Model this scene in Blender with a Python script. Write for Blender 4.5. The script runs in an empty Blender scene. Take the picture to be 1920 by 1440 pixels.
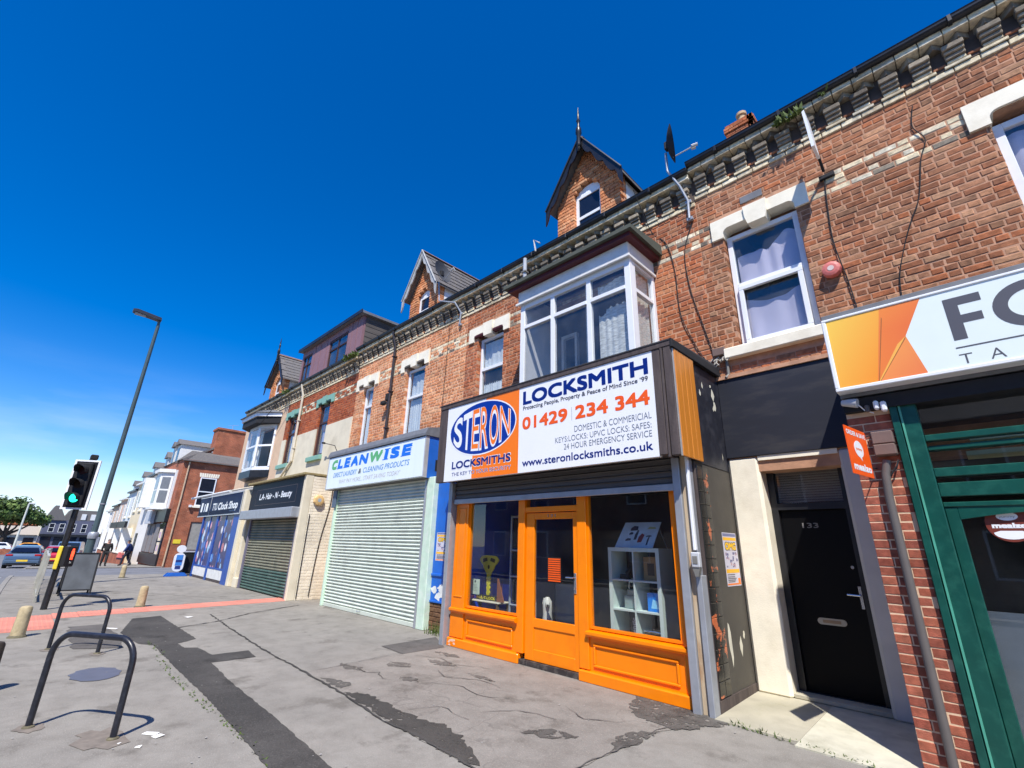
import bpy, bmesh, math, random
from mathutils import Vector, Matrix
rnd = random.Random(11)
C = bpy.context.scene.collection
scene = bpy.context.scene

# ------------------------------------------------------------------ camera
CAM_F, CAM_PITCH, CAM_YAW, CAM_ROLL = 863.6, 0.33674, 0.78826, 0.02741
cp, sp, cyw, syw = math.cos(CAM_PITCH), math.sin(CAM_PITCH), math.cos(CAM_YAW), math.sin(CAM_YAW)
fw0, rt0, up0 = Vector((-syw, cyw, 0)), Vector((cyw, syw, 0)), Vector((0, 0, 1))
fw = fw0 * cp + up0 * sp
up_ = up0 * cp - fw0 * sp
cr, sr = math.cos(CAM_ROLL), math.sin(CAM_ROLL)
rt = rt0 * cr + up_ * sr
upv = up_ * cr - rt0 * sr
cam_data = bpy.data.cameras.new('camera')
cam = bpy.data.objects.new('camera', cam_data)
C.objects.link(cam)
M3 = Matrix((rt, upv, -fw)).transposed()
cam.matrix_world = Matrix.Translation((0, 0, 1.6)) @ M3.to_4x4()
cam_data.sensor_width = 36.0
cam_data.lens = CAM_F * 36.0 / 1920.0
cam_data.clip_start = 0.05
cam_data.clip_end = 2000
scene.camera = cam

# ------------------------------------------------------------------ sky, sun, exposure
SUN = Vector((0.9, -1.0, 2.0)).normalized()
sun_el = math.asin(SUN.z)
sun_rot = math.atan2(SUN.x, SUN.y)
world = bpy.data.worlds.new('World')
scene.world = world
world.use_nodes = True
wn, wl = world.node_tree.nodes, world.node_tree.links
wn.clear()
w_out = wn.new('ShaderNodeOutputWorld')
w_bg = wn.new('ShaderNodeBackground')
w_sky = wn.new('ShaderNodeTexSky')
w_sky.sky_type = 'NISHITA'
w_sky.sun_disc = False
w_sky.sun_elevation = sun_el
w_sky.sun_rotation = sun_rot
w_sky.air_density = 0.9
w_sky.dust_density = 0.1
w_sky.ozone_density = 2.4
w_bg.inputs['Strength'].default_value = 0.105
w_hs = wn.new('ShaderNodeHueSaturation')          # the phone's vivid colour, the same over the whole sky
w_hs.inputs['Hue'].default_value = 0.512
w_hs.inputs['Saturation'].default_value = 1.5
w_hs.inputs['Value'].default_value = 1.36
wl.new(w_sky.outputs['Color'], w_hs.inputs['Color'])
# thin high cloud lying low over the horizon
w_tc = wn.new('ShaderNodeTexCoord')
w_map = wn.new('ShaderNodeMapping'); w_map.inputs['Scale'].default_value = (1.0, 1.0, 5.5)
w_noise = wn.new('ShaderNodeTexNoise'); w_noise.inputs['Scale'].default_value = 2.6
w_noise.inputs['Detail'].default_value = 7.0; w_noise.inputs['Roughness'].default_value = 0.55
w_ramp = wn.new('ShaderNodeValToRGB')
w_ramp.color_ramp.elements[0].position = 0.40; w_ramp.color_ramp.elements[0].color = (0, 0, 0, 1)
w_ramp.color_ramp.elements[1].position = 0.78; w_ramp.color_ramp.elements[1].color = (1, 1, 1, 1)
w_sep = wn.new('ShaderNodeSeparateXYZ')
w_hr = wn.new('ShaderNodeMapRange'); w_hr.interpolation_type = 'SMOOTHSTEP'
for k, v in (('From Min', 0.0), ('From Max', 0.30), ('To Min', 0.9), ('To Max', 0.0)):
    w_hr.inputs[k].default_value = v
w_mul = wn.new('ShaderNodeMath'); w_mul.operation = 'MULTIPLY'
w_mix = wn.new('ShaderNodeMixRGB'); w_mix.inputs['Color2'].default_value = (6.0, 7.0, 8.6, 1)
wl.new(w_tc.outputs['Generated'], w_map.inputs['Vector'])
wl.new(w_map.outputs['Vector'], w_noise.inputs['Vector'])
wl.new(w_noise.outputs['Fac'], w_ramp.inputs['Fac'])
wl.new(w_tc.outputs['Generated'], w_sep.inputs['Vector'])
wl.new(w_sep.outputs['Z'], w_hr.inputs['Value'])
wl.new(w_ramp.outputs['Color'], w_mul.inputs[0]); wl.new(w_hr.outputs['Result'], w_mul.inputs[1])
wl.new(w_mul.outputs['Value'], w_mix.inputs['Fac'])
wl.new(w_hs.outputs['Color'], w_mix.inputs['Color1'])
wl.new(w_mix.outputs['Color'], w_bg.inputs['Color'])
wl.new(w_bg.outputs['Background'], w_out.inputs['Surface'])

sun_data = bpy.data.lights.new('sun', 'SUN')
sun_data.energy = 4.7
sun_data.angle = math.radians(0.53)
sun_data.color = (1.0, 0.955, 0.89)
sun = bpy.data.objects.new('sun', sun_data)
C.objects.link(sun)
sun.location = (30, -40, 60)
sun.rotation_euler = SUN.to_track_quat('Z', 'Y').to_euler()

scene.view_settings.view_transform = 'Standard'
scene.view_settings.look = 'None'
scene.view_settings.exposure = 0.45
scene.view_settings.gamma = 1.0
scene.view_settings.use_curve_mapping = False
scene.cycles.use_denoising = True
scene.cycles.max_bounces = 8
scene.cycles.transparent_max_bounces = 16
scene.cycles.caustics_reflective = False
scene.cycles.caustics_refractive = False

# ------------------------------------------------------------------ helpers: materials
def srgb(r, g, b):
    def f(c):
        c /= 255.0
        return c / 12.92 if c <= 0.04045 else ((c + 0.055) / 1.055) ** 2.4
    return (f(r), f(g), f(b))

MATS = {}
def mat(name, col, rough=0.6, metal=0.0, var=0.12, scale=6.0, bump=0.0, bscale=60.0, spec=0.5, tint=False,
        dirt=None, dirt_amt=0.0, dirt_scale=2.0, stretch=(1, 1, 1), emit=None, coat=0.0, objrand=0.0):
    """Principled surface: base colour broken up by noise, optional dirt patches and fine relief."""
    if name in MATS:
        return MATS[name]
    m = bpy.data.materials.new(name)
    m.use_nodes = True
    n, l = m.node_tree.nodes, m.node_tree.links
    b = n['Principled BSDF']
    b.inputs['Roughness'].default_value = rough
    b.inputs['Metallic'].default_value = metal
    b.inputs['Specular IOR Level'].default_value = spec
    if coat: b.inputs['Coat Weight'].default_value = coat
    tc = n.new('ShaderNodeTexCoord')
    mp = n.new('ShaderNodeMapping'); mp.inputs['Scale'].default_value = stretch
    geo = n.new('ShaderNodeNewGeometry')
    l.new(geo.outputs['Position'], mp.inputs['Vector'])
    nz = n.new('ShaderNodeTexNoise'); nz.inputs['Scale'].default_value = scale; nz.inputs['Detail'].default_value = 5.0
    l.new(mp.outputs['Vector'], nz.inputs['Vector'])
    mr = n.new('ShaderNodeMapRange')
    for k, v in (('From Min', 0.3), ('From Max', 0.7), ('To Min', 1.0 - var), ('To Max', 1.0 + var)):
        mr.inputs[k].default_value = v
    l.new(nz.outputs['Fac'], mr.inputs['Value'])
    mul = n.new('ShaderNodeVectorMath'); mul.operation = 'SCALE'
    if tint:
        at = n.new('ShaderNodeAttribute'); at.attribute_name = 'tint'
        l.new(at.outputs['Color'], mul.inputs[0])
    else:
        mul.inputs[0].default_value = col[:3]
    l.new(mr.outputs['Result'], mul.inputs['Scale'])
    out = mul.outputs['Vector']
    if tint:      # broad weathering over the whole wall
        wz = n.new('ShaderNodeTexNoise'); wz.inputs['Scale'].default_value = 1.1; wz.inputs['Detail'].default_value = 6.0
        l.new(geo.outputs['Position'], wz.inputs['Vector'])
        wr = n.new('ShaderNodeMapRange')
        for k, v in (('From Min', .35), ('From Max', .65), ('To Min', .80), ('To Max', 1.14)): wr.inputs[k].default_value = v
        l.new(wz.outputs['Fac'], wr.inputs['Value'])
        wv_ = n.new('ShaderNodeVectorMath'); wv_.operation = 'SCALE'
        l.new(out, wv_.inputs[0]); l.new(wr.outputs['Result'], wv_.inputs['Scale']); out = wv_.outputs['Vector']
    if objrand:
        oi = n.new('ShaderNodeObjectInfo')
        m2 = n.new('ShaderNodeMapRange')
        m2.inputs['To Min'].default_value = 1 - objrand; m2.inputs['To Max'].default_value = 1 + objrand
        l.new(oi.outputs['Random'], m2.inputs['Value'])
        v2 = n.new('ShaderNodeVectorMath'); v2.operation = 'SCALE'
        l.new(out, v2.inputs[0]); l.new(m2.outputs['Result'], v2.inputs['Scale'])
        out = v2.outputs['Vector']
    if dirt is not None:
        dn = n.new('ShaderNodeTexNoise'); dn.inputs['Scale'].default_value = dirt_scale; dn.inputs['Detail'].default_value = 8.0
        dn.inputs['Roughness'].default_value = 0.65
        l.new(mp.outputs['Vector'], dn.inputs['Vector'])
        dr = n.new('ShaderNodeMapRange')
        for k, v in (('From Min', 0.48), ('From Max', 0.72), ('To Min', 0.0), ('To Max', dirt_amt)):
            dr.inputs[k].default_value = v
        l.new(dn.outputs['Fac'], dr.inputs['Value'])
        mx = n.new('ShaderNodeMixRGB'); mx.inputs['Color2'].default_value = (*dirt, 1)
        l.new(dr.outputs['Result'], mx.inputs['Fac']); l.new(out, mx.inputs['Color1'])
        out = mx.outputs['Color']
    l.new(out, b.inputs['Base Color'])
    if bump:
        bn = n.new('ShaderNodeTexNoise'); bn.inputs['Scale'].default_value = bscale; bn.inputs['Detail'].default_value = 4.0
        l.new(geo.outputs['Position'], bn.inputs['Vector'])
        bp = n.new('ShaderNodeBump'); bp.inputs['Strength'].default_value = bump; bp.inputs['Distance'].default_value = 0.01
        l.new(bn.outputs['Fac'], bp.inputs['Height']); l.new(bp.outputs['Normal'], b.inputs['Normal'])
    if emit:
        b.inputs['Emission Color'].default_value = (*emit[:3], 1); b.inputs['Emission Strength'].default_value = emit[3]
    MATS[name] = m
    return m

def glass_mat(name, tint=(0.95, 0.97, 0.97), ior=1.5, rough=0.0, gain=1.0, film=.05):
    m = bpy.data.materials.new(name); m.use_nodes = True
    n, l = m.node_tree.nodes, m.node_tree.links
    n.clear()
    o = n.new('ShaderNodeOutputMaterial')
    tr = n.new('ShaderNodeBsdfTransparent'); tr.inputs['Color'].default_value = (*tint, 1)
    gl = n.new('ShaderNodeBsdfGlossy'); gl.inputs['Roughness'].default_value = rough
    # Schlick reflectance, the same from both sides of the sheet
    lw = n.new('ShaderNodeLayerWeight'); lw.inputs['Blend'].default_value = .5
    pw = n.new('ShaderNodeMath'); pw.operation = 'POWER'; pw.inputs[1].default_value = 5.0
    fr = n.new('ShaderNodeMath'); fr.operation = 'MULTIPLY_ADD'; fr.inputs[1].default_value = .96; fr.inputs[2].default_value = .04
    l.new(lw.outputs['Facing'], pw.inputs[0]); l.new(pw.outputs['Value'], fr.inputs[0])
    mu = n.new('ShaderNodeMath'); mu.operation = 'MULTIPLY'; mu.inputs[1].default_value = gain; mu.use_clamp = True
    mx = n.new('ShaderNodeMixShader')
    # gentle waviness of float glass
    nz = n.new('ShaderNodeTexNoise'); nz.inputs['Scale'].default_value = 1.3
    bp = n.new('ShaderNodeBump'); bp.inputs['Strength'].default_value = 0.06; bp.inputs['Distance'].default_value = 0.02
    l.new(nz.outputs['Fac'], bp.inputs['Height']); l.new(bp.outputs['Normal'], gl.inputs['Normal'])
    l.new(fr.outputs['Value'], mu.inputs[0]); l.new(mu.outputs['Value'], mx.inputs['Fac'])
    l.new(tr.outputs['BSDF'], mx.inputs[1]); l.new(gl.outputs['BSDF'], mx.inputs[2])
    # a thin film of street dust, heavier in smears
    df = n.new('ShaderNodeBsdfDiffuse'); df.inputs['Color'].default_value = (.62, .64, .66, 1)
    fz = n.new('ShaderNodeTexNoise'); fz.inputs['Scale'].default_value = 2.4; fz.inputs['Detail'].default_value = 6
    geo = n.new('ShaderNodeNewGeometry'); l.new(geo.outputs['Position'], fz.inputs['Vector'])
    fm = n.new('ShaderNodeMapRange'); fm.inputs['From Min'].default_value = .35; fm.inputs['From Max'].default_value = .7
    fm.inputs['To Min'].default_value = film * .4; fm.inputs['To Max'].default_value = film * 1.7
    l.new(fz.outputs['Fac'], fm.inputs['Value'])
    m2 = n.new('ShaderNodeMixShader'); l.new(fm.outputs['Result'], m2.inputs['Fac'])
    l.new(mx.outputs['Shader'], m2.inputs[1]); l.new(df.outputs['BSDF'], m2.inputs[2])
    l.new(m2.outputs['Shader'], o.inputs['Surface'])
    MATS[name] = m
    return m

# ------------------------------------------------------------------ helpers: mesh building
class MB:
    def __init__(self):
        self.v = []; self.f = []; self.t = None
    def add(self, verts, faces):
        o = len(self.v)
        self.v += [tuple(p) for p in verts]
        self.f += [tuple(i + o for i in q) for q in faces]
        return o
    def box(self, x0, x1, y0, y1, z0, z1, c=0.0):
        if c <= 0:
            self.add([(x0, y0, z0), (x1, y0, z0), (x1, y1, z0), (x0, y1, z0), (x0, y0, z1), (x1, y0, z1), (x1, y1, z1), (x0, y1, z1)],
                     [(0, 3, 2, 1), (4, 5, 6, 7), (0, 1, 5, 4), (1, 2, 6, 5), (2, 3, 7, 6), (3, 0, 4, 7)])
            return self
        c = min(c, (x1 - x0) * .45, (y1 - y0) * .45, (z1 - z0) * .45)
        vs, fs = [], []
        idx = {}
        for sx in (0, 1):
            for sy in (0, 1):
                for sz in (0, 1):
                    X = (x0, x1)[sx]; Y = (y0, y1)[sy]; Z = (z0, z1)[sz]
                    ix = X + (c if sx == 0 else -c); iy = Y + (c if sy == 0 else -c); iz = Z + (c if sz == 0 else -c)
                    for a, p in (('x', (X, iy, iz)), ('y', (ix, Y, iz)), ('z', (ix, iy, Z))):
                        idx[(sx, sy, sz, a)] = len(vs); vs.append(p)
        g = lambda a, *s: idx[(s[0], s[1], s[2], a)]
        def q(*i): fs.append(i)
        q(g('x', 0, 0, 0), g('x', 0, 0, 1), g('x', 0, 1, 1), g('x', 0, 1, 0)); q(g('x', 1, 0, 0), g('x', 1, 1, 0), g('x', 1, 1, 1), g('x', 1, 0, 1))
        q(g('y', 0, 0, 0), g('y', 1, 0, 0), g('y', 1, 0, 1), g('y', 0, 0, 1)); q(g('y', 0, 1, 0), g('y', 0, 1, 1), g('y', 1, 1, 1), g('y', 1, 1, 0))
        q(g('z', 0, 0, 0), g('z', 0, 1, 0), g('z', 1, 1, 0), g('z', 1, 0, 0)); q(g('z', 0, 0, 1), g('z', 1, 0, 1), g('z', 1, 1, 1), g('z', 0, 1, 1))
        for s in (0, 1):
            for t in (0, 1):
                e = [(g('y', 0, s, t), g('y', 1, s, t), g('z', 1, s, t), g('z', 0, s, t)),
                     (g('x', s, 0, t), g('x', s, 1, t), g('z', s, 1, t), g('z', s, 0, t)),
                     (g('x', s, t, 0), g('x', s, t, 1), g('y', s, t, 1), g('y', s, t, 0))]
                for k in e: fs.append(k)
        for sx in (0, 1):
            for sy in (0, 1):
                for sz in (0, 1):
                    fs.append((g('x', sx, sy, sz), g('y', sx, sy, sz), g('z', sx, sy, sz)))
        self.add(vs, fs)
        return self
    def quad(self, a, b, c, d):
        self.add([a, b, c, d], [(0, 1, 2, 3)]); return self
    def prism(self, poly, a0, a1, axis='y'):
        """polygon (two coordinates) pushed along an axis; axis y: poly=(x,z); axis x: poly=(y,z); axis z: poly=(x,y)"""
        n = len(poly)
        def P(p, a):
            return (p[0], a, p[1]) if axis == 'y' else ((a, p[0], p[1]) if axis == 'x' else (p[0], p[1], a))
        vs = [P(p, a0) for p in poly] + [P(p, a1) for p in poly]
        fs = [tuple(range(n)), tuple(range(2 * n - 1, n - 1, -1))]
        for i in range(n):
            j = (i + 1) % n
            fs.append((i, i + n, j + n, j))
        self.add(vs, fs); return self
    def tube(self, pts, r, n=8, caps=True):
        pts = [Vector(p) for p in pts]
        m = len(pts)
        rs = r if isinstance(r, (list, tuple)) else [r] * m
        prev = None
        vs, fs = [], []
        for i, p in enumerate(pts):
            d = (pts[min(i + 1, m - 1)] - pts[max(i - 1, 0)])
            if d.length < 1e-9: d = Vector((0, 0, 1))
            d.normalize()
            if prev is None:
                a = Vector((0, 0, 1)) if abs(d.z) < 0.9 else Vector((1, 0, 0))
                u = d.cross(a).normalized()
            else:
                u = (prev - d * prev.dot(d))
                u = u.normalized() if u.length > 1e-6 else d.orthogonal().normalized()
            prev = u
            w = d.cross(u)
            for k in range(n):
                an = 2 * math.pi * k / n
                vs.append(p + (u * math.cos(an) + w * math.sin(an)) * rs[i])
        for i in range(m - 1):
            for k in range(n):
                k2 = (k + 1) % n
                fs.append((i * n + k, i * n + k2, (i + 1) * n + k2, (i + 1) * n + k))
        if caps:
            fs.append(tuple(range(n - 1, -1, -1))); fs.append(tuple((m - 1) * n + k for k in range(n)))
        self.add(vs, fs); return self
    def cyl(self, cx, cy, z0, z1, r0, r1=None, n=14):
        return self.tube([(cx, cy, z0), (cx, cy, z1)], [r0, r0 if r1 is None else r1], n)
    def lathe(self, cx, cy, prof, n=14):
        return self.tube([(cx, cy, z) for z, r in prof], [max(r, .0005) for z, r in prof], n)
    def disc(self, c, u, v, n=20, r=1.0, r2=None):
        c, u, v = Vector(c), Vector(u), Vector(v)
        self.add([c + u * r * math.cos(2 * math.pi * k / n) + v * (r2 or r) * math.sin(2 * math.pi * k / n) for k in range(n)], [tuple(range(n))])
        return self
    def ext_disc(self, c, u, v, nrm, th, n=20, r=1.0, r2=None):
        c, u, v, nrm = Vector(c), Vector(u), Vector(v), Vector(nrm)
        vs = []
        for s in (0, 1):
            vs += [c + nrm * th * s + u * r * math.cos(2 * math.pi * k / n) + v * (r2 or r) * math.sin(2 * math.pi * k / n) for k in range(n)]
        fs = [tuple(range(n - 1, -1, -1)), tuple(range(n, 2 * n))] + [(k, (k + 1) % n, n + (k + 1) % n, n + k) for k in range(n)]
        self.add(vs, fs); return self
    def xform(self, M):
        self.v = [tuple(M @ Vector(p)) for p in self.v]; return self
    def merge(self, o):
        self.add(o.v, o.f); return self

O = {}          # where each object's origin lies in its thing's frame
def base_name(n): return n
def thing(name, label, cat, loc=(0, 0, 0), group=None, rz=0.0, local=False):
    o = bpy.data.objects.new(name, None); C.objects.link(o)
    o.empty_display_size = 0.2
    o.location = loc; o.rotation_euler = (0, 0, rz)
    o['label'] = label; o['category'] = cat
    if group: o['group'] = group
    O[o.name] = Vector((0, 0, 0)) if (local or rz) else Vector(loc)
    return o
def mesh_from(mb, name, m, smooth=False, center=None):
    me = bpy.data.meshes.new(name)
    vs = mb.v
    if center is None:
        xs = [p[0] for p in vs]; ys = [p[1] for p in vs]; zs = [p[2] for p in vs]
        center = Vector(((min(xs) + max(xs)) / 2, (min(ys) + max(ys)) / 2, (min(zs) + max(zs)) / 2))
    me.from_pydata([(p[0] - center[0], p[1] - center[1], p[2] - center[2]) for p in vs], [], mb.f)
    me.materials.append(m)
    if mb.t is not None:
        at = me.color_attributes.new('tint', 'FLOAT_COLOR', 'POINT')
        flat = []
        for c in mb.t: flat += [c[0], c[1], c[2], 1.0]
        at.data.foreach_set('color', flat)
    bm = bmesh.new(); bm.from_mesh(me)
    bmesh.ops.recalc_face_normals(bm, faces=bm.faces)
    bm.to_mesh(me); bm.free()
    if smooth:
        me.polygons.foreach_set('use_smooth', [True] * len(me.polygons))
        try: me.set_sharp_from_angle(angle=math.radians(40))
        except Exception: pass
    me.update()
    return me, Vector(center)
NOSPLIT = ('letter', 'logo', 'number', 'line', 'patch', 'slat', 'brick', 'serif', 'stripe', 'crown', 'trunk', 'red_man', 'key', 'cable', 'hand', 'plaster', 'cloth', 'pane', 'lens', 'hood', 'glass', 'window', 'frame', 'casement', 'crowd')
def islands(mb):
    """separate pieces of a builder: connected faces, touching pieces kept together"""
    par = list(range(len(mb.v)))
    def find(a):
        while par[a] != a: par[a] = par[par[a]]; a = par[a]
        return a
    for f in mb.f:
        for i in f[1:]: par[find(i)] = find(f[0])
    g = {}
    for i in range(len(mb.v)): g.setdefault(find(i), []).append(i)
    gs = [[ids, [min(mb.v[i][k] for i in ids) - .003 for k in range(3)], [max(mb.v[i][k] for i in ids) + .003 for k in range(3)]] for ids in g.values()]
    if len(gs) > 40: return None
    ch = True
    while ch:
        ch = False
        for a in range(len(gs)):
            for b_ in range(a + 1, len(gs)):
                if all(gs[a][1][k] <= gs[b_][2][k] and gs[b_][1][k] <= gs[a][2][k] for k in range(3)):
                    A, B = gs[a], gs[b_]
                    gs[a] = [A[0] + B[0], [min(A[1][k], B[1][k]) for k in range(3)], [max(A[2][k], B[2][k]) for k in range(3)]]
                    del gs[b_]; ch = True; break
            if ch: break
    return [x[0] for x in gs]
def part(name, mb, m, parent, label=None, kind=None, smooth=False):
    if kind is None and mb.t is None and not any(k in name for k in NOSPLIT):
        isl = islands(mb)
        if isl and 1 < len(isl) <= 16:
            first = None
            for ids in isl:
                mp = {i: k for k, i in enumerate(ids)}; q = MB(); q.v = [mb.v[i] for i in ids]; q.f = [tuple(mp[i] for i in f) for f in mb.f if f[0] in mp]
                o = _part(name, q, m, parent, label, kind, smooth); first = first or o
            return first
    return _part(name, mb, m, parent, label, kind, smooth)
def _part(name, mb, m, parent, label=None, kind=None, smooth=False):
    me, c = mesh_from(mb, name, m, smooth)
    o = bpy.data.objects.new(name, me); C.objects.link(o)
    o.parent = parent
    o.location = c - O[parent.name]
    O[o.name] = c
    if label: o['label'] = label
    if kind: o['kind'] = kind
    return o
def solo(name, mb, m, label=None, cat=None, group=None, kind=None, smooth=False):
    me, c = mesh_from(mb, name, m, smooth)
    o = bpy.data.objects.new(name, me); C.objects.link(o)
    o.location = c
    O[o.name] = c
    if label: o['label'] = label
    if cat: o['category'] = cat
    if group: o['group'] = group
    if kind: o['kind'] = kind
    return o
def inst(name, me, loc, parent):
    o = bpy.data.objects.new(name, me); C.objects.link(o)
    o.parent = parent
    o.location = Vector(loc) - O[parent.name]
    return o
def copy_tree(o, parent=None):
    c = o.copy(); C.objects.link(c)
    if parent is not None: c.parent = parent
    O[c.name] = O[o.name].copy()
    for ch in list(o.children): copy_tree(ch, c)
    return c

# ------------------------------------------------------------------ helpers: lettering
_txt = {}
def text_verts(s, bold=0.0, res=3):
    key = (s, bold, res)
    if key in _txt: return _txt[key]
    cu = bpy.data.curves.new('lettering_curve', 'FONT')
    cu.body = s; cu.size = 1.0; cu.resolution_u = res; cu.offset = bold; cu.fill_mode = 'FRONT'
    ob = bpy.data.objects.new('lettering_curve', cu); C.objects.link(ob)
    dg = bpy.context.evaluated_depsgraph_get(); dg.update()
    me = bpy.data.meshes.new_from_object(ob.evaluated_get(dg))
    vs = [(v.co.x, v.co.y) for v in me.vertices]; fs = [tuple(p.vertices) for p in me.polygons]
    bpy.data.objects.remove(ob); bpy.data.curves.remove(cu); bpy.data.meshes.remove(me)
    _txt[key] = (vs, fs)
    return vs, fs
_cap = [None]
def cap_height():
    if _cap[0] is None:
        vs, _ = text_verts('H'); _cap[0] = max(v[1] for v in vs)
    return _cap[0]
def text_mb(s, u0, u1, v0, v1, org=(0, 0, 0), U=(1, 0, 0), V=(0, 0, 1), bold=0.0, shear=0.0, warp=None, mb=None, res=3):
    """lettering fitted between u0..u1, baseline v0, capital height v1-v0, on the plane org + u U + v V"""
    vs, fs = text_verts(s, bold, res)
    x0 = min(v[0] for v in vs); x1 = max(v[0] for v in vs)
    ch = cap_height() + (bold if bold > 0 else 0)
    sx = (u1 - u0) / (x1 - x0); sz = (v1 - v0) / ch
    if bold > .009 and not warp:
        # thicken with a few overlaid copies a hair apart, which keeps the letter corners clean
        mb = mb or MB(); d = bold * sz * 1.1; N_ = Vector(U).cross(Vector(V)).normalized()
        for k, (a, b_) in enumerate(((-d, -d), (d, -d), (-d, d), (d, d), (0, 0))):
            text_mb(s, u0 + d + a, u1 - d + a, v0 + d + b_, v1 - d + b_, tuple(Vector(org) + N_ * (.00012 * k)), U, V, 0.0, shear, warp, mb, res)
        return mb
    org, U, V = Vector(org), Vector(U), Vector(V)
    out = []
    for x, y in vs:
        u = u0 + (x - x0) * sx + y * sz * shear; v = v0 + y * sz
        if warp: u, v = warp(u, v)
        out.append(org + U * u + V * v)
    mb = mb or MB()
    mb.add(out, fs)
    return mb
# ================================================================== materials
M_mortar = mat('lime_mortar', srgb(192, 146, 116), .95, var=.18, scale=9, bump=.4, bscale=120, dirt=srgb(150, 112, 90), dirt_amt=.4)
M_mortar_red = mat('red_mortar', srgb(150, 104, 84), .95, var=.2, scale=9, bump=.4, bscale=120)
M_brick = mat('brick_clay', (0, 0, 0), .9, var=.28, scale=17, bump=.55, bscale=150, tint=True, spec=.2, dirt=srgb(104, 82, 68), dirt_amt=.36, dirt_scale=11)
M_cream = mat('cream_masonry_paint', srgb(226, 216, 190), .8, var=.06, scale=3, bump=.15, bscale=50, dirt=srgb(150, 136, 108), dirt_amt=.35, dirt_scale=1.2)
M_stone = mat('painted_stone', srgb(246, 238, 216), .8, var=.05, scale=5, bump=.2, bscale=60, dirt=srgb(190, 176, 144), dirt_amt=.3, dirt_scale=3)
M_white = mat('white_upvc', srgb(236, 238, 240), .35, var=.03, scale=4, dirt=srgb(190, 188, 180), dirt_amt=.25, dirt_scale=4)
M_whitew = mat('white_paint_wood', srgb(226, 226, 222), .55, var=.05, dirt=srgb(160, 156, 146), dirt_amt=.3, dirt_scale=5)
M_black = mat('black_gloss_paint', srgb(30, 31, 35), .38, var=.2, scale=8, dirt=srgb(66, 62, 60), dirt_amt=.35)
M_blackmatt = mat('black_matt', srgb(26, 27, 31), .8, var=.2, scale=8)
M_slate = mat('slate', srgb(104, 100, 98), .75, var=.16, scale=14, bump=.2, bscale=40, dirt=srgb(140, 128, 104), dirt_amt=.3, dirt_scale=6, objrand=.12)
M_orange = mat('orange_gloss_paint', srgb(252, 136, 0), .33, var=.05, scale=3, bump=.05, bscale=25, dirt=srgb(226, 104, 10), dirt_amt=.3, dirt_scale=5)
M_greymetal = mat('galvanised_grey', srgb(168, 172, 178), .45, metal=.35, var=.1, scale=14, dirt=srgb(122, 110, 98), dirt_amt=.35, dirt_scale=7)
M_rust = mat('rust_streaked_cream', srgb(196, 176, 146), .7, var=.12, scale=10, dirt=srgb(150, 96, 48), dirt_amt=.8, dirt_scale=9, stretch=(1, 1, .25))
M_darkwood = mat('dark_weathered_wood', srgb(74, 64, 62), .75, var=.25, scale=16, stretch=(1, 1, .15), bump=.3, bscale=40, dirt=srgb(120, 108, 100), dirt_amt=.35, dirt_scale=10)
M_signwhite = mat('sign_white', srgb(240, 241, 243), .3, var=.015, scale=2, dirt=srgb(205, 205, 205), dirt_amt=.15, dirt_scale=2)
M_signorange = mat('sign_orange', srgb(252, 124, 0), .3, var=.02)
M_signblue = mat('sign_blue', srgb(8, 48, 148), .3, var=.02)
M_navy = mat('sign_navy_lettering', srgb(6, 34, 118), .35, var=.02)
M_orangelet = mat('sign_orange_lettering', srgb(244, 92, 14), .35, var=.02)
M_greylet = mat('sign_grey_lettering', srgb(120, 128, 140), .4, var=.02)
M_dkgreylet = mat('sign_charcoal_lettering', srgb(86, 86, 92), .4, var=.02)
M_blueboard = mat('blue_paint', srgb(24, 102, 200), .45, var=.06, scale=5, dirt=srgb(60, 90, 140), dirt_amt=.35, dirt_scale=4)
M_mint = mat('mint_paint', srgb(206, 232, 208), .6, var=.06, dirt=srgb(150, 160, 136), dirt_amt=.4, dirt_scale=5)
M_green = mat('dark_green_gloss', srgb(8, 72, 62), .35, var=.1, scale=6, dirt=srgb(60, 130, 110), dirt_amt=.25, dirt_scale=8)
M_lead = mat('lead_grey', srgb(112, 114, 118), .6, var=.15, scale=8)
M_maroon = mat('maroon_paint', srgb(82, 26, 30), .5, var=.15)
M_brownpaint = mat('brown_window_stain', srgb(64, 36, 32), .5, var=.15)
M_mauve = mat('mauve_cladding', srgb(140, 104, 108), .6, var=.08, scale=3)
M_teal = mat('pale_teal_paint', srgb(132, 178, 160), .6, var=.08, dirt=srgb(90, 110, 100), dirt_amt=.4, dirt_scale=6)
M_inside = mat('interior_plaster_dark', srgb(120, 114, 110), .9, var=.1)
M_curtain = mat('lilac_curtain', srgb(206, 202, 222), .9, var=.06, scale=3)
M_net = mat('net_curtain', srgb(214, 218, 212), .9, var=.3, scale=9, stretch=(1.6, 1.6, 5))
M_blind = mat('pale_blind', srgb(226, 234, 234), .8, var=.05)
M_iron = mat('black_iron', srgb(34, 36, 44), .35, var=.2, scale=20, dirt=srgb(84, 84, 92), dirt_amt=.3, dirt_scale=18)
M_rubber = mat('rubber', srgb(22, 22, 24), .8)
M_greyplastic = mat('grey_plastic', srgb(120, 118, 112), .55, var=.1)
M_yellow = mat('yellow_plastic', srgb(232, 206, 60), .45, var=.05)
M_redplastic = mat('red_plastic', srgb(216, 116, 106), .5, var=.08, dirt=srgb(160, 110, 104), dirt_amt=.4)
M_chrome = mat('polished_metal', srgb(200, 200, 202), .25, metal=.9, var=.03)
M_leaf = mat('weed_leaves', srgb(78, 96, 36), .7, var=.35, scale=30)
M_treeleaf = mat('tree_foliage', srgb(62, 88, 34), .75, var=.5, scale=1.2, tint=True)
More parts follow.
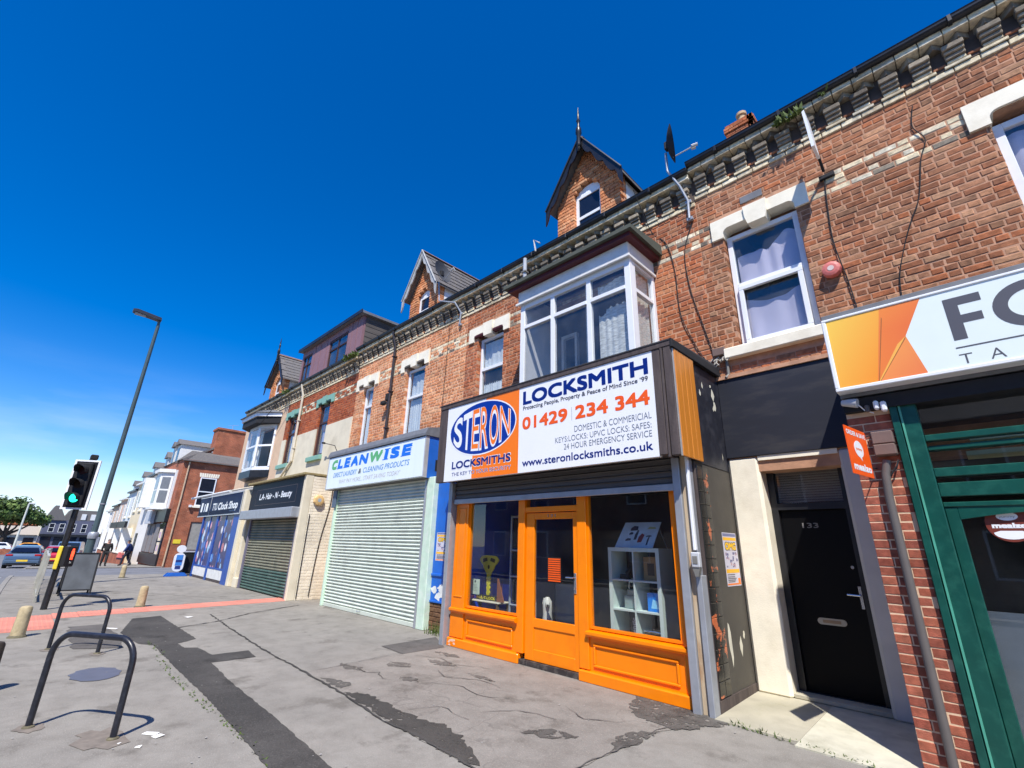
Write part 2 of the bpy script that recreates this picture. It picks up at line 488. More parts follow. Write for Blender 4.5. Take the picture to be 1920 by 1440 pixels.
M_bark = mat('bark', srgb(74, 62, 50), .9, var=.3, scale=10, bump=.4)
G_glass = glass_mat('window_glass', tint=(.98, .985, .985), gain=1.6, film=.03)
G_shop = glass_mat('shop_glass', tint=(.95, .975, .975), gain=1.2, film=.006)
G_car = glass_mat('car_glass', tint=(.12, .14, .15), gain=1.3)

# ================================================================== ground
def gz(x):
    """the street falls gently away to the west beyond the last shop"""
    return 0.0 if x > -26 else (-.0263 * (-26 - x) if x > -80 else -1.42)
def kerb_y(x):
    """line of the kerb: nearly straight by the shops, then curving to the right"""
    t = max(0.0, -12 - x)
    return -.05 + .0006 * t * t * 1.6

def asphalt(name, base, light, stain, crack_amt, speck=.25, ragged=0):
    m = bpy.data.materials.new(name); m.use_nodes = True
    n, l = m.node_tree.nodes, m.node_tree.links
    b = n['Principled BSDF']; b.inputs['Roughness'].default_value = .9; b.inputs['Specular IOR Level'].default_value = .25
    g = n.new('ShaderNodeNewGeometry')
    def noise(sc, det, ro=.55):
        q = n.new('ShaderNodeTexNoise'); q.inputs['Scale'].default_value = sc; q.inputs['Detail'].default_value = det
        q.inputs['Roughness'].default_value = ro; l.new(g.outputs['Position'], q.inputs['Vector']); return q
    def ramp(src, a, bq, c0, c1):
        r = n.new('ShaderNodeMapRange'); r.inputs['From Min'].default_value = a; r.inputs['From Max'].default_value = bq
        r.inputs['To Min'].default_value = c0; r.inputs['To Max'].default_value = c1
        l.new(src, r.inputs['Value']); return r.outputs['Result']
    def mix(f, a, bq):
        x = n.new('ShaderNodeMixRGB')
        l.new(f, x.inputs['Fac'])
        for k, v in (('Color1', a), ('Color2', bq)):
            if isinstance(v, tuple): x.inputs[k].default_value = (*v, 1)
            else: l.new(v, x.inputs[k])
        return x.outputs['Color']
    big = noise(.7, 4); mid = noise(3.2, 6, .7); fine = noise(95, 2); st = noise(1.6, 7, .62)
    col = mix(ramp(big.outputs['Fac'], .35, .65, 0, 1), base, light)
    col = mix(ramp(mid.outputs['Fac'], .42, .68, 0, .5), col, stain)
    col = mix(ramp(st.outputs['Fac'], .58, .68, 0, .75), col, stain)
    col = mix(ramp(fine.outputs['Fac'], .58, .75, 0, speck), col, tuple(min(1, c * 2.1) for c in light))
    col = mix(ramp(fine.outputs['Fac'], .42, .28, 0, speck), col, tuple(c * .4 for c in base))
    if crack_amt:
        wob = noise(2.2, 3)
        add = n.new('ShaderNodeVectorMath'); add.operation = 'ADD'
        sc = n.new('ShaderNodeVectorMath'); sc.operation = 'SCALE'; sc.inputs['Scale'].default_value = .5
        l.new(wob.outputs['Color'], sc.inputs[0]); l.new(g.outputs['Position'], add.inputs[0]); l.new(sc.outputs['Vector'], add.inputs[1])
        v = n.new('ShaderNodeTexVoronoi'); v.feature = 'DISTANCE_TO_EDGE'; v.inputs['Scale'].default_value = 1.7
        l.new(add.outputs['Vector'], v.inputs['Vector'])
        line = ramp(v.outputs['Distance'], .0, .022, 1, 0)
        msk = noise(.55, 2)
        mm = n.new('ShaderNodeMath'); mm.operation = 'MULTIPLY'; l.new(line, mm.inputs[0])
        l.new(ramp(msk.outputs['Fac'], .47, .56, 0, crack_amt), mm.inputs[1])
        col = mix(mm.outputs['Value'], col, tuple(c * .3 for c in base))
    l.new(col, b.inputs['Base Color'])
    bp = n.new('ShaderNodeBump'); bp.inputs['Strength'].default_value = .5; bp.inputs['Distance'].default_value = .006
    l.new(fine.outputs['Fac'], bp.inputs['Height']); l.new(bp.outputs['Normal'], b.inputs['Normal'])
    if ragged:      # thin worn layer with holes in it
        rz = noise(9, 9, .75)
        l.new(ramp(rz.outputs['Fac'], ragged - .025, ragged + .025, 0, 1), b.inputs['Alpha'])
    MATS[name] = m
    return m
M_pave = asphalt('pavement_asphalt', srgb(133, 129, 121), srgb(147, 142, 133), srgb(106, 101, 93), .0, .34)
M_apron = asphalt('cracked_pavement_asphalt', srgb(130, 124, 116), srgb(144, 138, 129), srgb(102, 96, 88), .35, .34)
M_trench = asphalt('dark_patch_asphalt', srgb(64, 62, 59), srgb(82, 79, 75), srgb(49, 47, 44), 0, .6)
M_worn = asphalt('worn_patch_asphalt', srgb(84, 80, 75), srgb(100, 96, 90), srgb(66, 62, 58), 0, .5, .45)
M_worn_light = asphalt('worn_light_patch_asphalt', srgb(98, 93, 87), srgb(114, 108, 101), srgb(78, 74, 68), 0, .4, .48)
M_midpatch = asphalt('mid_patch_asphalt', srgb(92, 88, 84), srgb(106, 102, 97), srgb(70, 67, 63), 0)
M_road = asphalt('road_asphalt', srgb(112, 113, 116), srgb(126, 127, 130), srgb(92, 92, 95), 0, .35)
M_kerb = mat('concrete_kerb', srgb(142, 138, 130), .9, var=.14, scale=7, bump=.3, dirt=srgb(100, 96, 88), dirt_amt=.4, objrand=.12)
M_tactile = mat('red_tactile_concrete', srgb(204, 130, 112), .85, var=.1, scale=6, bump=.3, bscale=90, dirt=srgb(150, 96, 84), dirt_amt=.45, dirt_scale=3, objrand=.1)
M_linepaint = mat('road_line_paint', srgb(214, 214, 206), .7, var=.1, scale=20, dirt=srgb(140, 140, 138), dirt_amt=.6, dirt_scale=18)
M_slab = mat('entrance_concrete', srgb(176, 170, 150), .9, var=.14, scale=5, bump=.3, bscale=80, dirt=srgb(110, 108, 84), dirt_amt=.5, dirt_scale=2.5)
M_dirt = mat('damp_dirt', srgb(66, 58, 50), .95, var=.3, scale=20, bump=.5)

# one sheet under everything, to the horizon
g = MB()
xs = [600, 60, 20, 0, -26, -40, -60, -80, -140, -300, -700]
for i in range(len(xs) - 1):
    a, b_ = xs[i], xs[i + 1]
    g.quad((b_, -500, gz(b_) - .135), (a, -500, gz(a) - .135), (a, 500, gz(a) - .135), (b_, 500, gz(b_) - .135))
solo('ground', g, M_road, kind='structure')
def strip_sheet(name, x_list, y0f, y1f, dz, m):
    s = MB()
    for i in range(len(x_list) - 1):
        a, b_ = x_list[i], x_list[i + 1]
        s.quad((b_, y0f(b_), gz(b_) + dz), (a, y0f(a), gz(a) + dz), (a, y1f(a), gz(a) + dz), (b_, y1f(b_), gz(b_) + dz))
    return solo(name, s, m, kind='structure')
xr = [30 - 3 * i for i in range(46)]
road = strip_sheet('road', xr, lambda x: -8.2, lambda x: kerb_y(x) - .14, -.115, M_road)
side = strip_sheet('side_road', [-27, -30, -33, -36, -39.2], lambda x: kerb_y(x) - .14, lambda x: 60, -.03, M_road)
pave = strip_sheet('pavement', [16, 6, 0, -3, -6, -9, -12, -15, -18, -21, -24, -27], lambda x: kerb_y(x), lambda x: 7.2, 0.0, M_pave)
strip_sheet('far_pavement', [-39.2, -42, -46, -50, -56, -62, -70, -80, -92], lambda x: kerb_y(x), lambda x: kerb_y(x) + 6.5, 0.0, M_pave)
strip_sheet('opposite_pavement', [30, 0, -26, -40, -60, -80], lambda x: -11.5, lambda x: -8.4, -.0, M_pave)

# kerb stones
kerb = thing('kerb', '', '', (-18, 0, 0)); del kerb['label'], kerb['category']; kerb['kind'] = 'structure'
kme = {}
x = 12.0
i = 0
while x > -62:
    if not (-39 < x < -27.4):
        ln = .9
        mb = MB(); mb.box(-ln / 2, ln / 2, -.065, .065, -.16, .0, .012)
        if 'k' not in kme: kme['k'], _ = mesh_from(mb, 'kerb_stone', M_kerb, center=(0, 0, 0))
        xm = x - ln / 2
        o = inst('kerb_stone', kme['k'], (xm, kerb_y(xm) - .07, gz(xm) + .004 - (.09 if -14.4 < xm < -11.8 else 0)), kerb)
        o.rotation_euler = (0, math.atan2(gz(xm - .5) - gz(xm + .5), 1.0), math.atan2(kerb_y(xm + .5) - kerb_y(xm - .5), 1.0))
    x -= .915

_sheets = [0]
def sheet(name, poly, dz, m, parent=None):
    _sheets[0] += 1; dz += .00012 * _sheets[0]
    mb = MB(); mb.add([(p[0], p[1], gz(p[0]) + dz) for p in poly], [tuple(range(len(poly)))])
    o = solo(name, mb, m, kind='structure')
    return o
def rough_edge(poly, step=.12, amp=.015, seed=1):
    r = random.Random(seed); out = []
    for i in range(len(poly)):
        a, b_ = Vector((*poly[i], 0)), Vector((*poly[(i + 1) % len(poly)], 0))
        k = max(1, int((b_ - a).length / step))
        for j in range(k):
            p = a.lerp(b_, j / k)
            if j: p += Vector((r.uniform(-amp, amp), r.uniform(-amp, amp), 0))
            out.append((p.x, p.y))
    return out
# cracked apron in front of the locksmith and the patched trenches
sheet('cracked_pavement', rough_edge([(-6.62, 3.0), (-5.5, 2.95), (-4.1, 2.86), (-3.15, 2.84), (-2.63, 3.3), (-2.6, 4.6), (-2.36, 5.2), (-2.36, 5.5), (-6.95, 5.5), (-6.75, 4.5)]), .004, M_apron)
sheet('trench_patch', rough_edge([(-3.3, 1.66), (-4.18, 1.71), (-6.08, 1.80), (-7.73, 1.82), (-9.55, 1.86), (-9.83, 1.70), (-11.03, 1.62), (-12.7, 2.0), (-12.84, 2.49),
      (-9.74, 2.47), (-9.49, 2.16), (-9.08, 2.17), (-8.97, 2.32), (-8.33, 2.36), (-8.33, 2.84), (-7.84, 2.79), (-7.85, 2.23), (-6.7, 2.16), (-5.12, 2.12), (-3.87, 2.06), (-3.0, 2.03)], .06, .008, 2), .005, M_trench)
sheet('wedge_patch', rough_edge([(-5.51, 2.955), (-5.29, 3.14), (-4.7, 3.12), (-4.27, 3.12), (-4.0, 3.22), (-3.6, 3.13), (-3.15, 2.90), (-3.28, 2.85), (-4.08, 2.865)], .04, .03, 3), .008, asphalt('wedge_asphalt', srgb(62, 60, 56), srgb(80, 76, 71), srgb(48, 46, 43), 0, .5, .40))
sheet('small_patch', rough_edge([(-6.25, 3.02), (-5.98, 3.16), (-5.75, 3.18), (-5.66, 3.0)], .05, .03, 4), .008, M_worn)
sheet('right_patch', rough_edge([(-2.62, 3.83), (-2.78, 4.19), (-2.70, 4.5), (-2.55, 4.62), (-2.58, 4.1)], .05, .03, 5), .008, M_worn)
sheet('corner_patch', rough_edge([(-2.9, 4.8), (-2.5, 4.75), (-2.2, 5.3), (-2.37, 5.42), (-3.3, 5.42), (-3.2, 5.1)], .05, .035, 6), .008, M_worn)
sheet('centre_patch', rough_edge([(-3.42, 3.62), (-3.12, 3.72), (-3.0, 3.95), (-3.3, 3.86)], .05, .03, 26), .008, M_worn)
for k, (cx, cy, rx, ry, sd) in enumerate([(-6.45, 3.55, .32, .1, 7), (-6.2, 4.1, .22, .16, 8), (-5.9, 4.62, .34, .13, 9), (-6.3, 5.0, .3, .1, 10), (-4.95, 4.55, .3, .07, 11), (-5.5, 3.8, .2, .1, 12)]):
    sheet('worn_patch', rough_edge([(cx - rx, cy), (cx, cy - ry), (cx + rx, cy + ry * .3), (cx + rx * .2, cy + ry)], .05, .035, sd), .0075, M_worn_light)
sheet('utility_patch', rough_edge([(-7.41, 4.55), (-6.72, 4.5), (-6.72, 5.3), (-7.5, 5.7)], .2, .006, 13), .0062, M_midpatch)
sheet('lower_patch', rough_edge([(-12.2, 1.0), (-9.9, .95), (-9.6, 1.5), (-11.0, 1.58), (-12.2, 1.5)], .2, .04, 23), .004, M_midpatch)
def crack(pts, w, seed, dz=.0095, m=None):
    r = random.Random(seed)
    L, Rr = [], []
    P = [Vector((*p, 0)) for p in pts]
    path = []
    for i in range(len(P) - 1):
        k = max(2, int((P[i + 1] - P[i]).length / .09))
        for j in range(k): path.append(P[i].lerp(P[i + 1], j / k))
    path.append(P[-1])
    if w < .02:      # fine cracks wander
        acc = Vector((0, 0, 0))
        for p in path:
            acc = acc * .8 + Vector((r.uniform(-.03, .03), r.uniform(-.03, .03), 0)); p += acc
    for i, p in enumerate(path):
        d = (path[min(i + 1, len(path) - 1)] - path[max(i - 1, 0)]).normalized()
        nn = Vector((-d.y, d.x, 0)); off = r.uniform(-.014, .014); ww = w * r.uniform(.3, 1.3) * (1 if w > .02 else .25 + .75 * math.sin(math.pi * min(1, (i + .3) / len(path))))
        L.append(p + nn * (off + ww / 2)); Rr.append(p + nn * (off - ww / 2))
    mb = MB()
    n = len(path); dz += .00012 * (seed - 30)
    mb.add([(p.x, p.y, dz) for p in L] + [(p.x, p.y, dz) for p in Rr], [(i, i + 1, n + i + 1, n + i) for i in range(n - 1)])
    solo('pavement_crack', mb, m or (M_trench if w > .02 else M_midpatch), kind='structure')
crack([(-12.54, 3.35), (-10.5, 3.17), (-8.1, 3.02), (-6.81, 2.99), (-5.51, 2.94), (-4.46, 2.85), (-3.86, 2.88), (-3.16, 2.84), (-2.3, 2.82)], .03, 31)
crack([(-2.65, 3.2), (-2.62, 3.83), (-2.62, 4.63), (-2.5, 5.1)], .02, 32)
crack([(-6.61, 3.0), (-6.73, 3.69), (-6.8, 4.5)], .018, 33)
crack([(-11.03, 2.43), (-11.46, 3.23), (-12.26, 4.08), (-13.07, 5.47)], .045, 34, m=M_midpatch)
crack([(-19.2, 2.1), (-17.2, 3.4), (-15.6, 4.3), (-14.5, 5.0)], .03, 35, m=M_midpatch)
crack([(-2.63, 3.2), (-1.9, 2.95), (-.9, 2.8)], .012, 36)
for k, pth in enumerate([[(-5.2, 3.9), (-4.9, 4.1), (-4.5, 4.05), (-4.2, 4.25)], [(-5.6, 4.35), (-5.3, 4.2), (-4.9, 4.5), (-4.5, 4.42)], [(-6.3, 3.4), (-6.0, 3.75), (-5.7, 3.6), (-5.5, 3.75)],
                         [(-4.0, 3.7), (-3.8, 4.0), (-3.4, 4.1)], [(-3.6, 4.5), (-3.2, 4.4), (-2.9, 4.6)], [(-6.5, 4.6), (-6.1, 4.8), (-5.7, 4.7), (-5.2, 4.95)], [(-4.6, 3.2), (-4.4, 3.5), (-4.0, 3.45)]]):
    crack(pth, .014, 40 + k)
# shallow stain around the cover in the pavement
M_wet = mat('oily_stain', srgb(96, 96, 104), .45, var=.1)
sheet('pavement_stain', [(-8.05 + .36 * math.cos(a * .314), 1.05 + .24 * math.sin(a * .314) + .02 * math.sin(3 * a)) for a in range(20)], .004, M_wet)
# red tactile stem of the crossing: slabs 400 mm
tac = thing('tactile_strip', '', '', (-13.5, 2.5, 0)); del tac['label'], tac['category']; tac['kind'] = 'structure'
mb = MB(); mb.box(-.197, .197, -.197, .197, -.03, .012, .006)
for a in range(6):
    for b_ in range(6):
        cx, cy = -.165 + .066 * a, -.165 + .066 * b_
        mb.add([(cx - .016, cy - .016, .012), (cx + .016, cy - .016, .012), (cx + .016, cy + .016, .012), (cx - .016, cy + .016, .012), (cx - .009, cy - .009, .017), (cx + .009, cy - .009, .017), (cx + .009, cy + .009, .017), (cx - .009, cy + .009, .017)],
               [(4, 5, 6, 7), (0, 1, 5, 4), (1, 2, 6, 5), (2, 3, 7, 6), (3, 0, 4, 7)])
me_slab, _ = mesh_from(mb, 'paving_slab', M_tactile, center=(0, 0, 0))
for j in range(14):
    y = .25 + .4 * j
    x0 = -13.65 - .10 * j * .55
    cols = 5 if j < 2 else 2
    for i in range(cols):
        inst('paving_slab', me_slab, (x0 - .2 + (.4 * i if j < 2 else .4 * i - .15), y, rnd.uniform(-.002, .002)), tac)
# road markings
M = MB()
def line_strip(pts, w, dz=-.109):
    mb = MB()
    for a, b_ in zip(pts[:-1], pts[1:]):
        a, b2 = Vector((*a, 0)), Vector((*b_, 0)); d = (b2 - a).normalized(); nn = Vector((-d.y, d.x, 0)) * w / 2
        a2, b3 = a - d * w * .3, b2 + d * w * .3
        mb.quad(*[(p.x, p.y, gz(p.x) + dz) for p in (a2 - nn, b3 - nn, b3 + nn, a2 + nn)])
    return mb
mbz = line_strip([(-19.0 - 2.0 * i, -.55 + (.22 if i % 2 else -.22) + .0016 * (2 * i) ** 2) for i in range(7)], .1)
solo('zigzag_line', mbz, M_linepaint, kind='structure')
mbz = line_strip([(-26.5, -3.6), (-60, -2.2)], .1); solo('centre_line', mbz, M_linepaint, kind='structure')
mbz = line_strip([(-38.9, 2.2), (-39.0, 9.0)], .12, -.024); solo('give_way_line', mbz, M_linepaint, kind='structure')
# sloping concrete slab at the side door
mb = MB(); mb.prism([(5.33, .0), (5.33, .015), (6.72, .05), (6.9, .05), (6.9, 0)], -2.36, -1.62, 'x')
solo('entrance_slab', mb, M_slab, kind='structure')
mb = MB(); mb.prism([(5.22, .0), (5.22, .012), (6.72, .05), (6.9, .05), (6.9, 0)], -1.617, -.78, 'x')
solo('entrance_slab', mb, mat('entrance_concrete_pale', srgb(196, 192, 172), .9, var=.1, scale=6, bump=.3, dirt=srgb(120, 116, 90), dirt_amt=.45, dirt_scale=2.5), kind='structure')
# ================================================================== the terrace
FY = 6.6                      # face of the upper walls
CO = .085                     # brick course
BAND_TOP = 6.60               # top of the cream band at lintel height
PAL = {
    'red':    [srgb(174, 114, 86), srgb(166, 108, 82), srgb(182, 122, 94), srgb(160, 104, 80), srgb(178, 126, 100), srgb(184, 114, 82), srgb(152, 102, 80), srgb(186, 134, 106), srgb(170, 116, 90), srgb(196, 148, 120), srgb(158, 116, 94)],
    'orange': [srgb(194, 118, 84), srgb(186, 110, 80), srgb(202, 126, 92), srgb(180, 108, 80), srgb(198, 134, 102), srgb(188, 108, 74), srgb(172, 110, 86)],
    'clean':  [srgb(226, 154, 114), srgb(218, 146, 108), srgb(232, 164, 124), srgb(210, 138, 104), srgb(226, 168, 132), srgb(220, 142, 100)],
    'deep':   [srgb(186, 96, 60), srgb(174, 88, 56), srgb(194, 104, 66), srgb(164, 82, 56), srgb(188, 108, 76)],
    'cream':  [srgb(234, 218, 182), srgb(226, 208, 172), srgb(240, 226, 194), srgb(214, 198, 166), srgb(230, 220, 194)],
    'grime':  [srgb(140, 130, 114), srgb(162, 150, 130), srgb(118, 110, 98)],
    'modern': [srgb(172, 98, 82), srgb(164, 92, 78), srgb(180, 106, 88), srgb(156, 86, 74)],
}
def brick_geo(mb, x0, x1, z0, z1, yf, dep, tint, r, j=.0035, c=.009):
    """one brick: five sides, arrised front, corners a little uneven"""
    q = lambda: r.uniform(-j, j)
    pf = yf + r.uniform(-.002, .0035)
    tl = r.uniform(-.002, .002)
    a = [(x0 + q(), z0 + q()), (x1 + q(), z0 + q()), (x1 + q(), z1 + q()), (x0 + q(), z1 + q())]
    ins = [(c, c), (-c, c), (-c, -c), (c, -c)]
    vs = [(p[0], yf + dep, p[1]) for p in a] + [(p[0], pf + c * .8, p[1]) for p in a] + \
         [(p[0] + i[0], pf + (tl if k in (0, 3) else -tl), p[1] + i[1]) for k, (p, i) in enumerate(zip(a, ins))]
    fs = []
    for o in (0, 4):
        for k in range(4):
            fs.append((o + k, o + (k + 1) % 4, o + 4 + (k + 1) % 4, o + 4 + k))
    fs.append((8, 9, 10, 11))
    mb.add(vs, fs)
    if mb.t is None: mb.t = []
    mb.t += [tint] * 12
def jit_tint(t, r, a=.09):
    k = 1 + r.uniform(-a, a); h = r.uniform(-.03, .03)
    if t[2] > .42 * t[0]: return (t[0] * k, t[1] * k, t[2] * k)
    return (t[0] * k * (1 + h) * .91, t[1] * k * .91, t[2] * k * (1 - h) * .80)
_bmesh = {}
def brick_mesh(L, H, pal, k):
    key = (round(L, 3), round(H, 3), pal, k)
    if key not in _bmesh:
        r = random.Random(str(key))
        mb = MB(); brick_geo(mb, -L / 2, L / 2, -H / 2, H / 2, 0, .09, jit_tint(r.choice(PAL[pal]), r), r)
        _bmesh[key] = mesh_from(mb, 'brick', M_brick, center=(0, 0, 0))[0]
    return _bmesh[key]
def free_spans(x0, x1, za, zb, ops):
    spans = [(x0, x1)]
    for o in ops:
        if o[2] < zb - .012 and o[3] > za + .012:
            ns = []
            for s in spans:
                if o[1] <= s[0] or o[0] >= s[1]: ns.append(s); continue
                if o[0] > s[0]: ns.append((s[0], o[0]))
                if o[1] < s[1]: ns.append((o[1], s[1]))
            spans = ns
    return [s for s in spans if s[1] - s[0] > .03]
def brick_field(wall, x0, x1, z0, z1, yf, ops, palf, n_ind=0, seed=1, BL=.225, BH=.0745, J=.0105, course=CO, ztop=BAND_TOP, bond=4):
    r = random.Random(seed)
    singles, rest = [], MB(); rest.t = []
    n0 = int(math.floor((ztop - z1) / course + .5)); n1 = int(math.ceil((ztop - z0) / course))
    for n in range(n0, n1):
        zt = ztop - n * course; zb = zt - course
        za, zc = zb + J / 2, zt - J / 2
        if zc > z1 + .02 or za < z0 - .02: continue
        hdr = (n % bond == 2)
        for s in free_spans(x0, x1, za, zc, ops):
            x = s[0] - r.uniform(0, .2); i = 0
            while x < s[1]:
                L = .108 if (hdr or r.random() < .22) else BL
                a, b_ = max(x, s[0]), min(x + L, s[1])
                if b_ - a > .025:
                    pal = palf(n, (a + b_) / 2, i, r)
                    cx, cz = (a + b_) / 2, (za + zc) / 2
                    if b_ - a > L - .001 and n_ind: singles.append((cx, cz, L, pal))
                    else: brick_geo(rest, a, b_, za, zc, yf, .12, jit_tint(r.choice(PAL[pal]), r), r)
                x += L + J; i += 1
    singles.sort(key=lambda t: t[0] ** 2 + (t[1] - 1.6) ** 2 if t[0] < 1.75 else 1e6 + t[0])
    for k, (cx, cz, L, pal) in enumerate(singles):
        if k < n_ind:
            inst('brick', brick_mesh(L, BH, pal, r.randrange(24)), (cx, yf + r.uniform(-.0025, .002), cz), wall)
        else:
            brick_geo(rest, cx - L / 2, cx + L / 2, cz - BH / 2, cz + BH / 2, yf, .12, jit_tint(r.choice(PAL[pal]), r), r)
    if rest.v: part('brick', rest, M_brick, wall, kind='stuff')
def wall_slab(x0, x1, z0, z1, yf, yb, ops):
    xs = sorted({x0, x1, *[min(max(o[0], x0), x1) for o in ops], *[min(max(o[1], x0), x1) for o in ops]})
    zs = sorted({z0, z1, *[min(max(o[2], z0), z1) for o in ops], *[min(max(o[3], z0), z1) for o in ops]})
    nx, nz = len(xs) - 1, len(zs) - 1
    solid = [[not any(o[0] - 1e-6 <= xs[i] and xs[i + 1] <= o[1] + 1e-6 and o[2] - 1e-6 <= zs[j] and zs[j + 1] <= o[3] + 1e-6 for o in ops) for j in range(nz)] for i in range(nx)]
    mb = MB()
    S = lambda i, j: 0 <= i < nx and 0 <= j < nz and solid[i][j]
    for i in range(nx):
        for j in range(nz):
            if not solid[i][j]: continue
            a, b_, c, d = xs[i], xs[i + 1], zs[j], zs[j + 1]
            mb.quad((a, yf, c), (b_, yf, c), (b_, yf, d), (a, yf, d)); mb.quad((b_, yb, c), (a, yb, c), (a, yb, d), (b_, yb, d))
            if not S(i - 1, j): mb.quad((a, yb, c), (a, yf, c), (a, yf, d), (a, yb, d))
            if not S(i + 1, j): mb.quad((b_, yf, c), (b_, yb, c), (b_, yb, d), (b_, yf, d))
            if not S(i, j - 1): mb.quad((a, yb, c), (b_, yb, c), (b_, yf, c), (a, yf, c))
            if not S(i, j + 1): mb.quad((a, yf, d), (b_, yf, d), (b_, yb, d), (a, yb, d))
    return mb
def window(house, x0, x1, z0, z1, y, m=None, mull=(), trans=None, fwid=.062, bar=.05, depth=.07, glass=None, tbar=None, name='window'):
    """framed window facing -y; every light gets its own pane, thin edges slightly proud of the frame"""
    m = m or M_white
    w = MB()
    w.box(x0, x0 + fwid, y, y + depth, z0, z1, .006); w.box(x1 - fwid, x1, y, y + depth, z0, z1, .006)
    w.box(x0 + fwid, x1 - fwid, y + .001, y + depth, z0, z0 + fwid, .006); w.box(x0 + fwid, x1 - fwid, y + .001, y + depth, z1 - fwid, z1, .006)
    ex = [x0 + fwid] + [v for mx in mull for v in (mx - bar / 2, mx + bar / 2)] + [x1 - fwid]
    for mx in mull: w.box(mx - bar / 2, mx + bar / 2, y + .003, y + depth - .004, z0 + fwid, z1 - fwid, .005)
    panes = []
    for k in range(0, len(ex), 2):
        a, b_ = ex[k], ex[k + 1]
        t = trans[k // 2] if isinstance(trans, (list, tuple)) else trans
        tb = tbar or bar
        if t:
            w.box(a, b_, y - .006, y + depth - .006, t - tb / 2, t + tb / 2, .005)
            panes += [(a, b_, z0 + fwid, t - tb / 2), (a, b_, t + tb / 2, z1 - fwid)]
        else: panes.append((a, b_, z0 + fwid, z1 - fwid))
    wo = part(name, w, m, house)
    for a, b_, c, d in panes:
        p = MB(); p.box(a - .004, b_ + .004, y + .030, y + .036, c - .004, d + .004)
        part('pane', p, glass or G_glass, wo)
    return wo
def cloth(x0, x1, z0, z1, y, folds, amp, m, parent, name='curtain', top=None, seed=1, taper=0.0):
    r = random.Random(seed); n = max(8, folds * 6); mb = MB(); rows = 10; amp *= .55
    ph = [r.uniform(0, 6.28) for _ in range(4)]
    vs = []
    for j in range(rows + 1):
        t = j / rows
        for i in range(n + 1):
            u = i / n
            zt = z1 if top is None else z1 - top(u)
            xx = x0 + (x1 - x0) * u + taper * (1 - t) * (u - .5) * 0
            yy = y + amp * math.sin(u * folds * 6.283 + ph[0] + .6 * math.sin(2 * t + ph[1])) + amp * .5 * math.sin(u * folds * 2.7 * 3 + ph[2] + t)
            vs.append((xx, yy, z0 + (zt - z0) * t))
    fs = [(j * (n + 1) + i, j * (n + 1) + i + 1, (j + 1) * (n + 1) + i + 1, (j + 1) * (n + 1) + i) for j in range(rows) for i in range(n)]
    mb.add(vs, fs)
    return part(name, mb, m, parent, smooth=True)
def shaped_lintel(house, x0, x1, z0, z1, m, under=None, y0=None, y1=None, key=True):
    """painted stone lintel: raised soffit with rounded shoulders and a keystone block hanging in the middle"""
    y0 = FY - .035 if y0 is None else y0; y1 = FY + .2 if y1 is None else y1
    w = x1 - x0; leg = w * .13; h = z1 - z0; zs = z0 + h * .44; r = min(.09, h * .3)
    poly = [(x0, z0), (x0 + leg, z0), (x0 + leg, zs - r)]
    for k in range(5):
        a = math.pi - k * math.pi / 8; poly.append((x0 + leg + r + r * math.cos(a), zs - r + r * math.sin(a)))
    for k in range(5):
        a = math.pi / 2 - k * math.pi / 8; poly.append((x1 - leg - r + r * math.cos(a), zs - r + r * math.sin(a)))
    poly += [(x1 - leg, zs - r), (x1 - leg, z0), (x1, z0), (x1, z1), (x0, z1)]
    lm = MB(); lm.prism(poly, y0, y1)
    lo = part('lintel', lm, m, house)
    if key:
        c = (x0 + x1) / 2; kw = w * .115
        km = MB(); km.prism([(c - kw * .8, z0 + h * .12), (c + kw * .8, z0 + h * .12), (c + kw, zs + .02), (c + kw * 1.05, z1 + .015), (c - kw * 1.05, z1 + .015), (c - kw, zs + .02)], y0 - .03, y1 - .05)
        part('keystone', km, m, lo)
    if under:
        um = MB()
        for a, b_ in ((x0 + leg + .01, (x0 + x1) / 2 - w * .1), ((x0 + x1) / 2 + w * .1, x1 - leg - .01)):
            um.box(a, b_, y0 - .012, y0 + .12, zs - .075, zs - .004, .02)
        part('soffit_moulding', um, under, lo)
    return lo
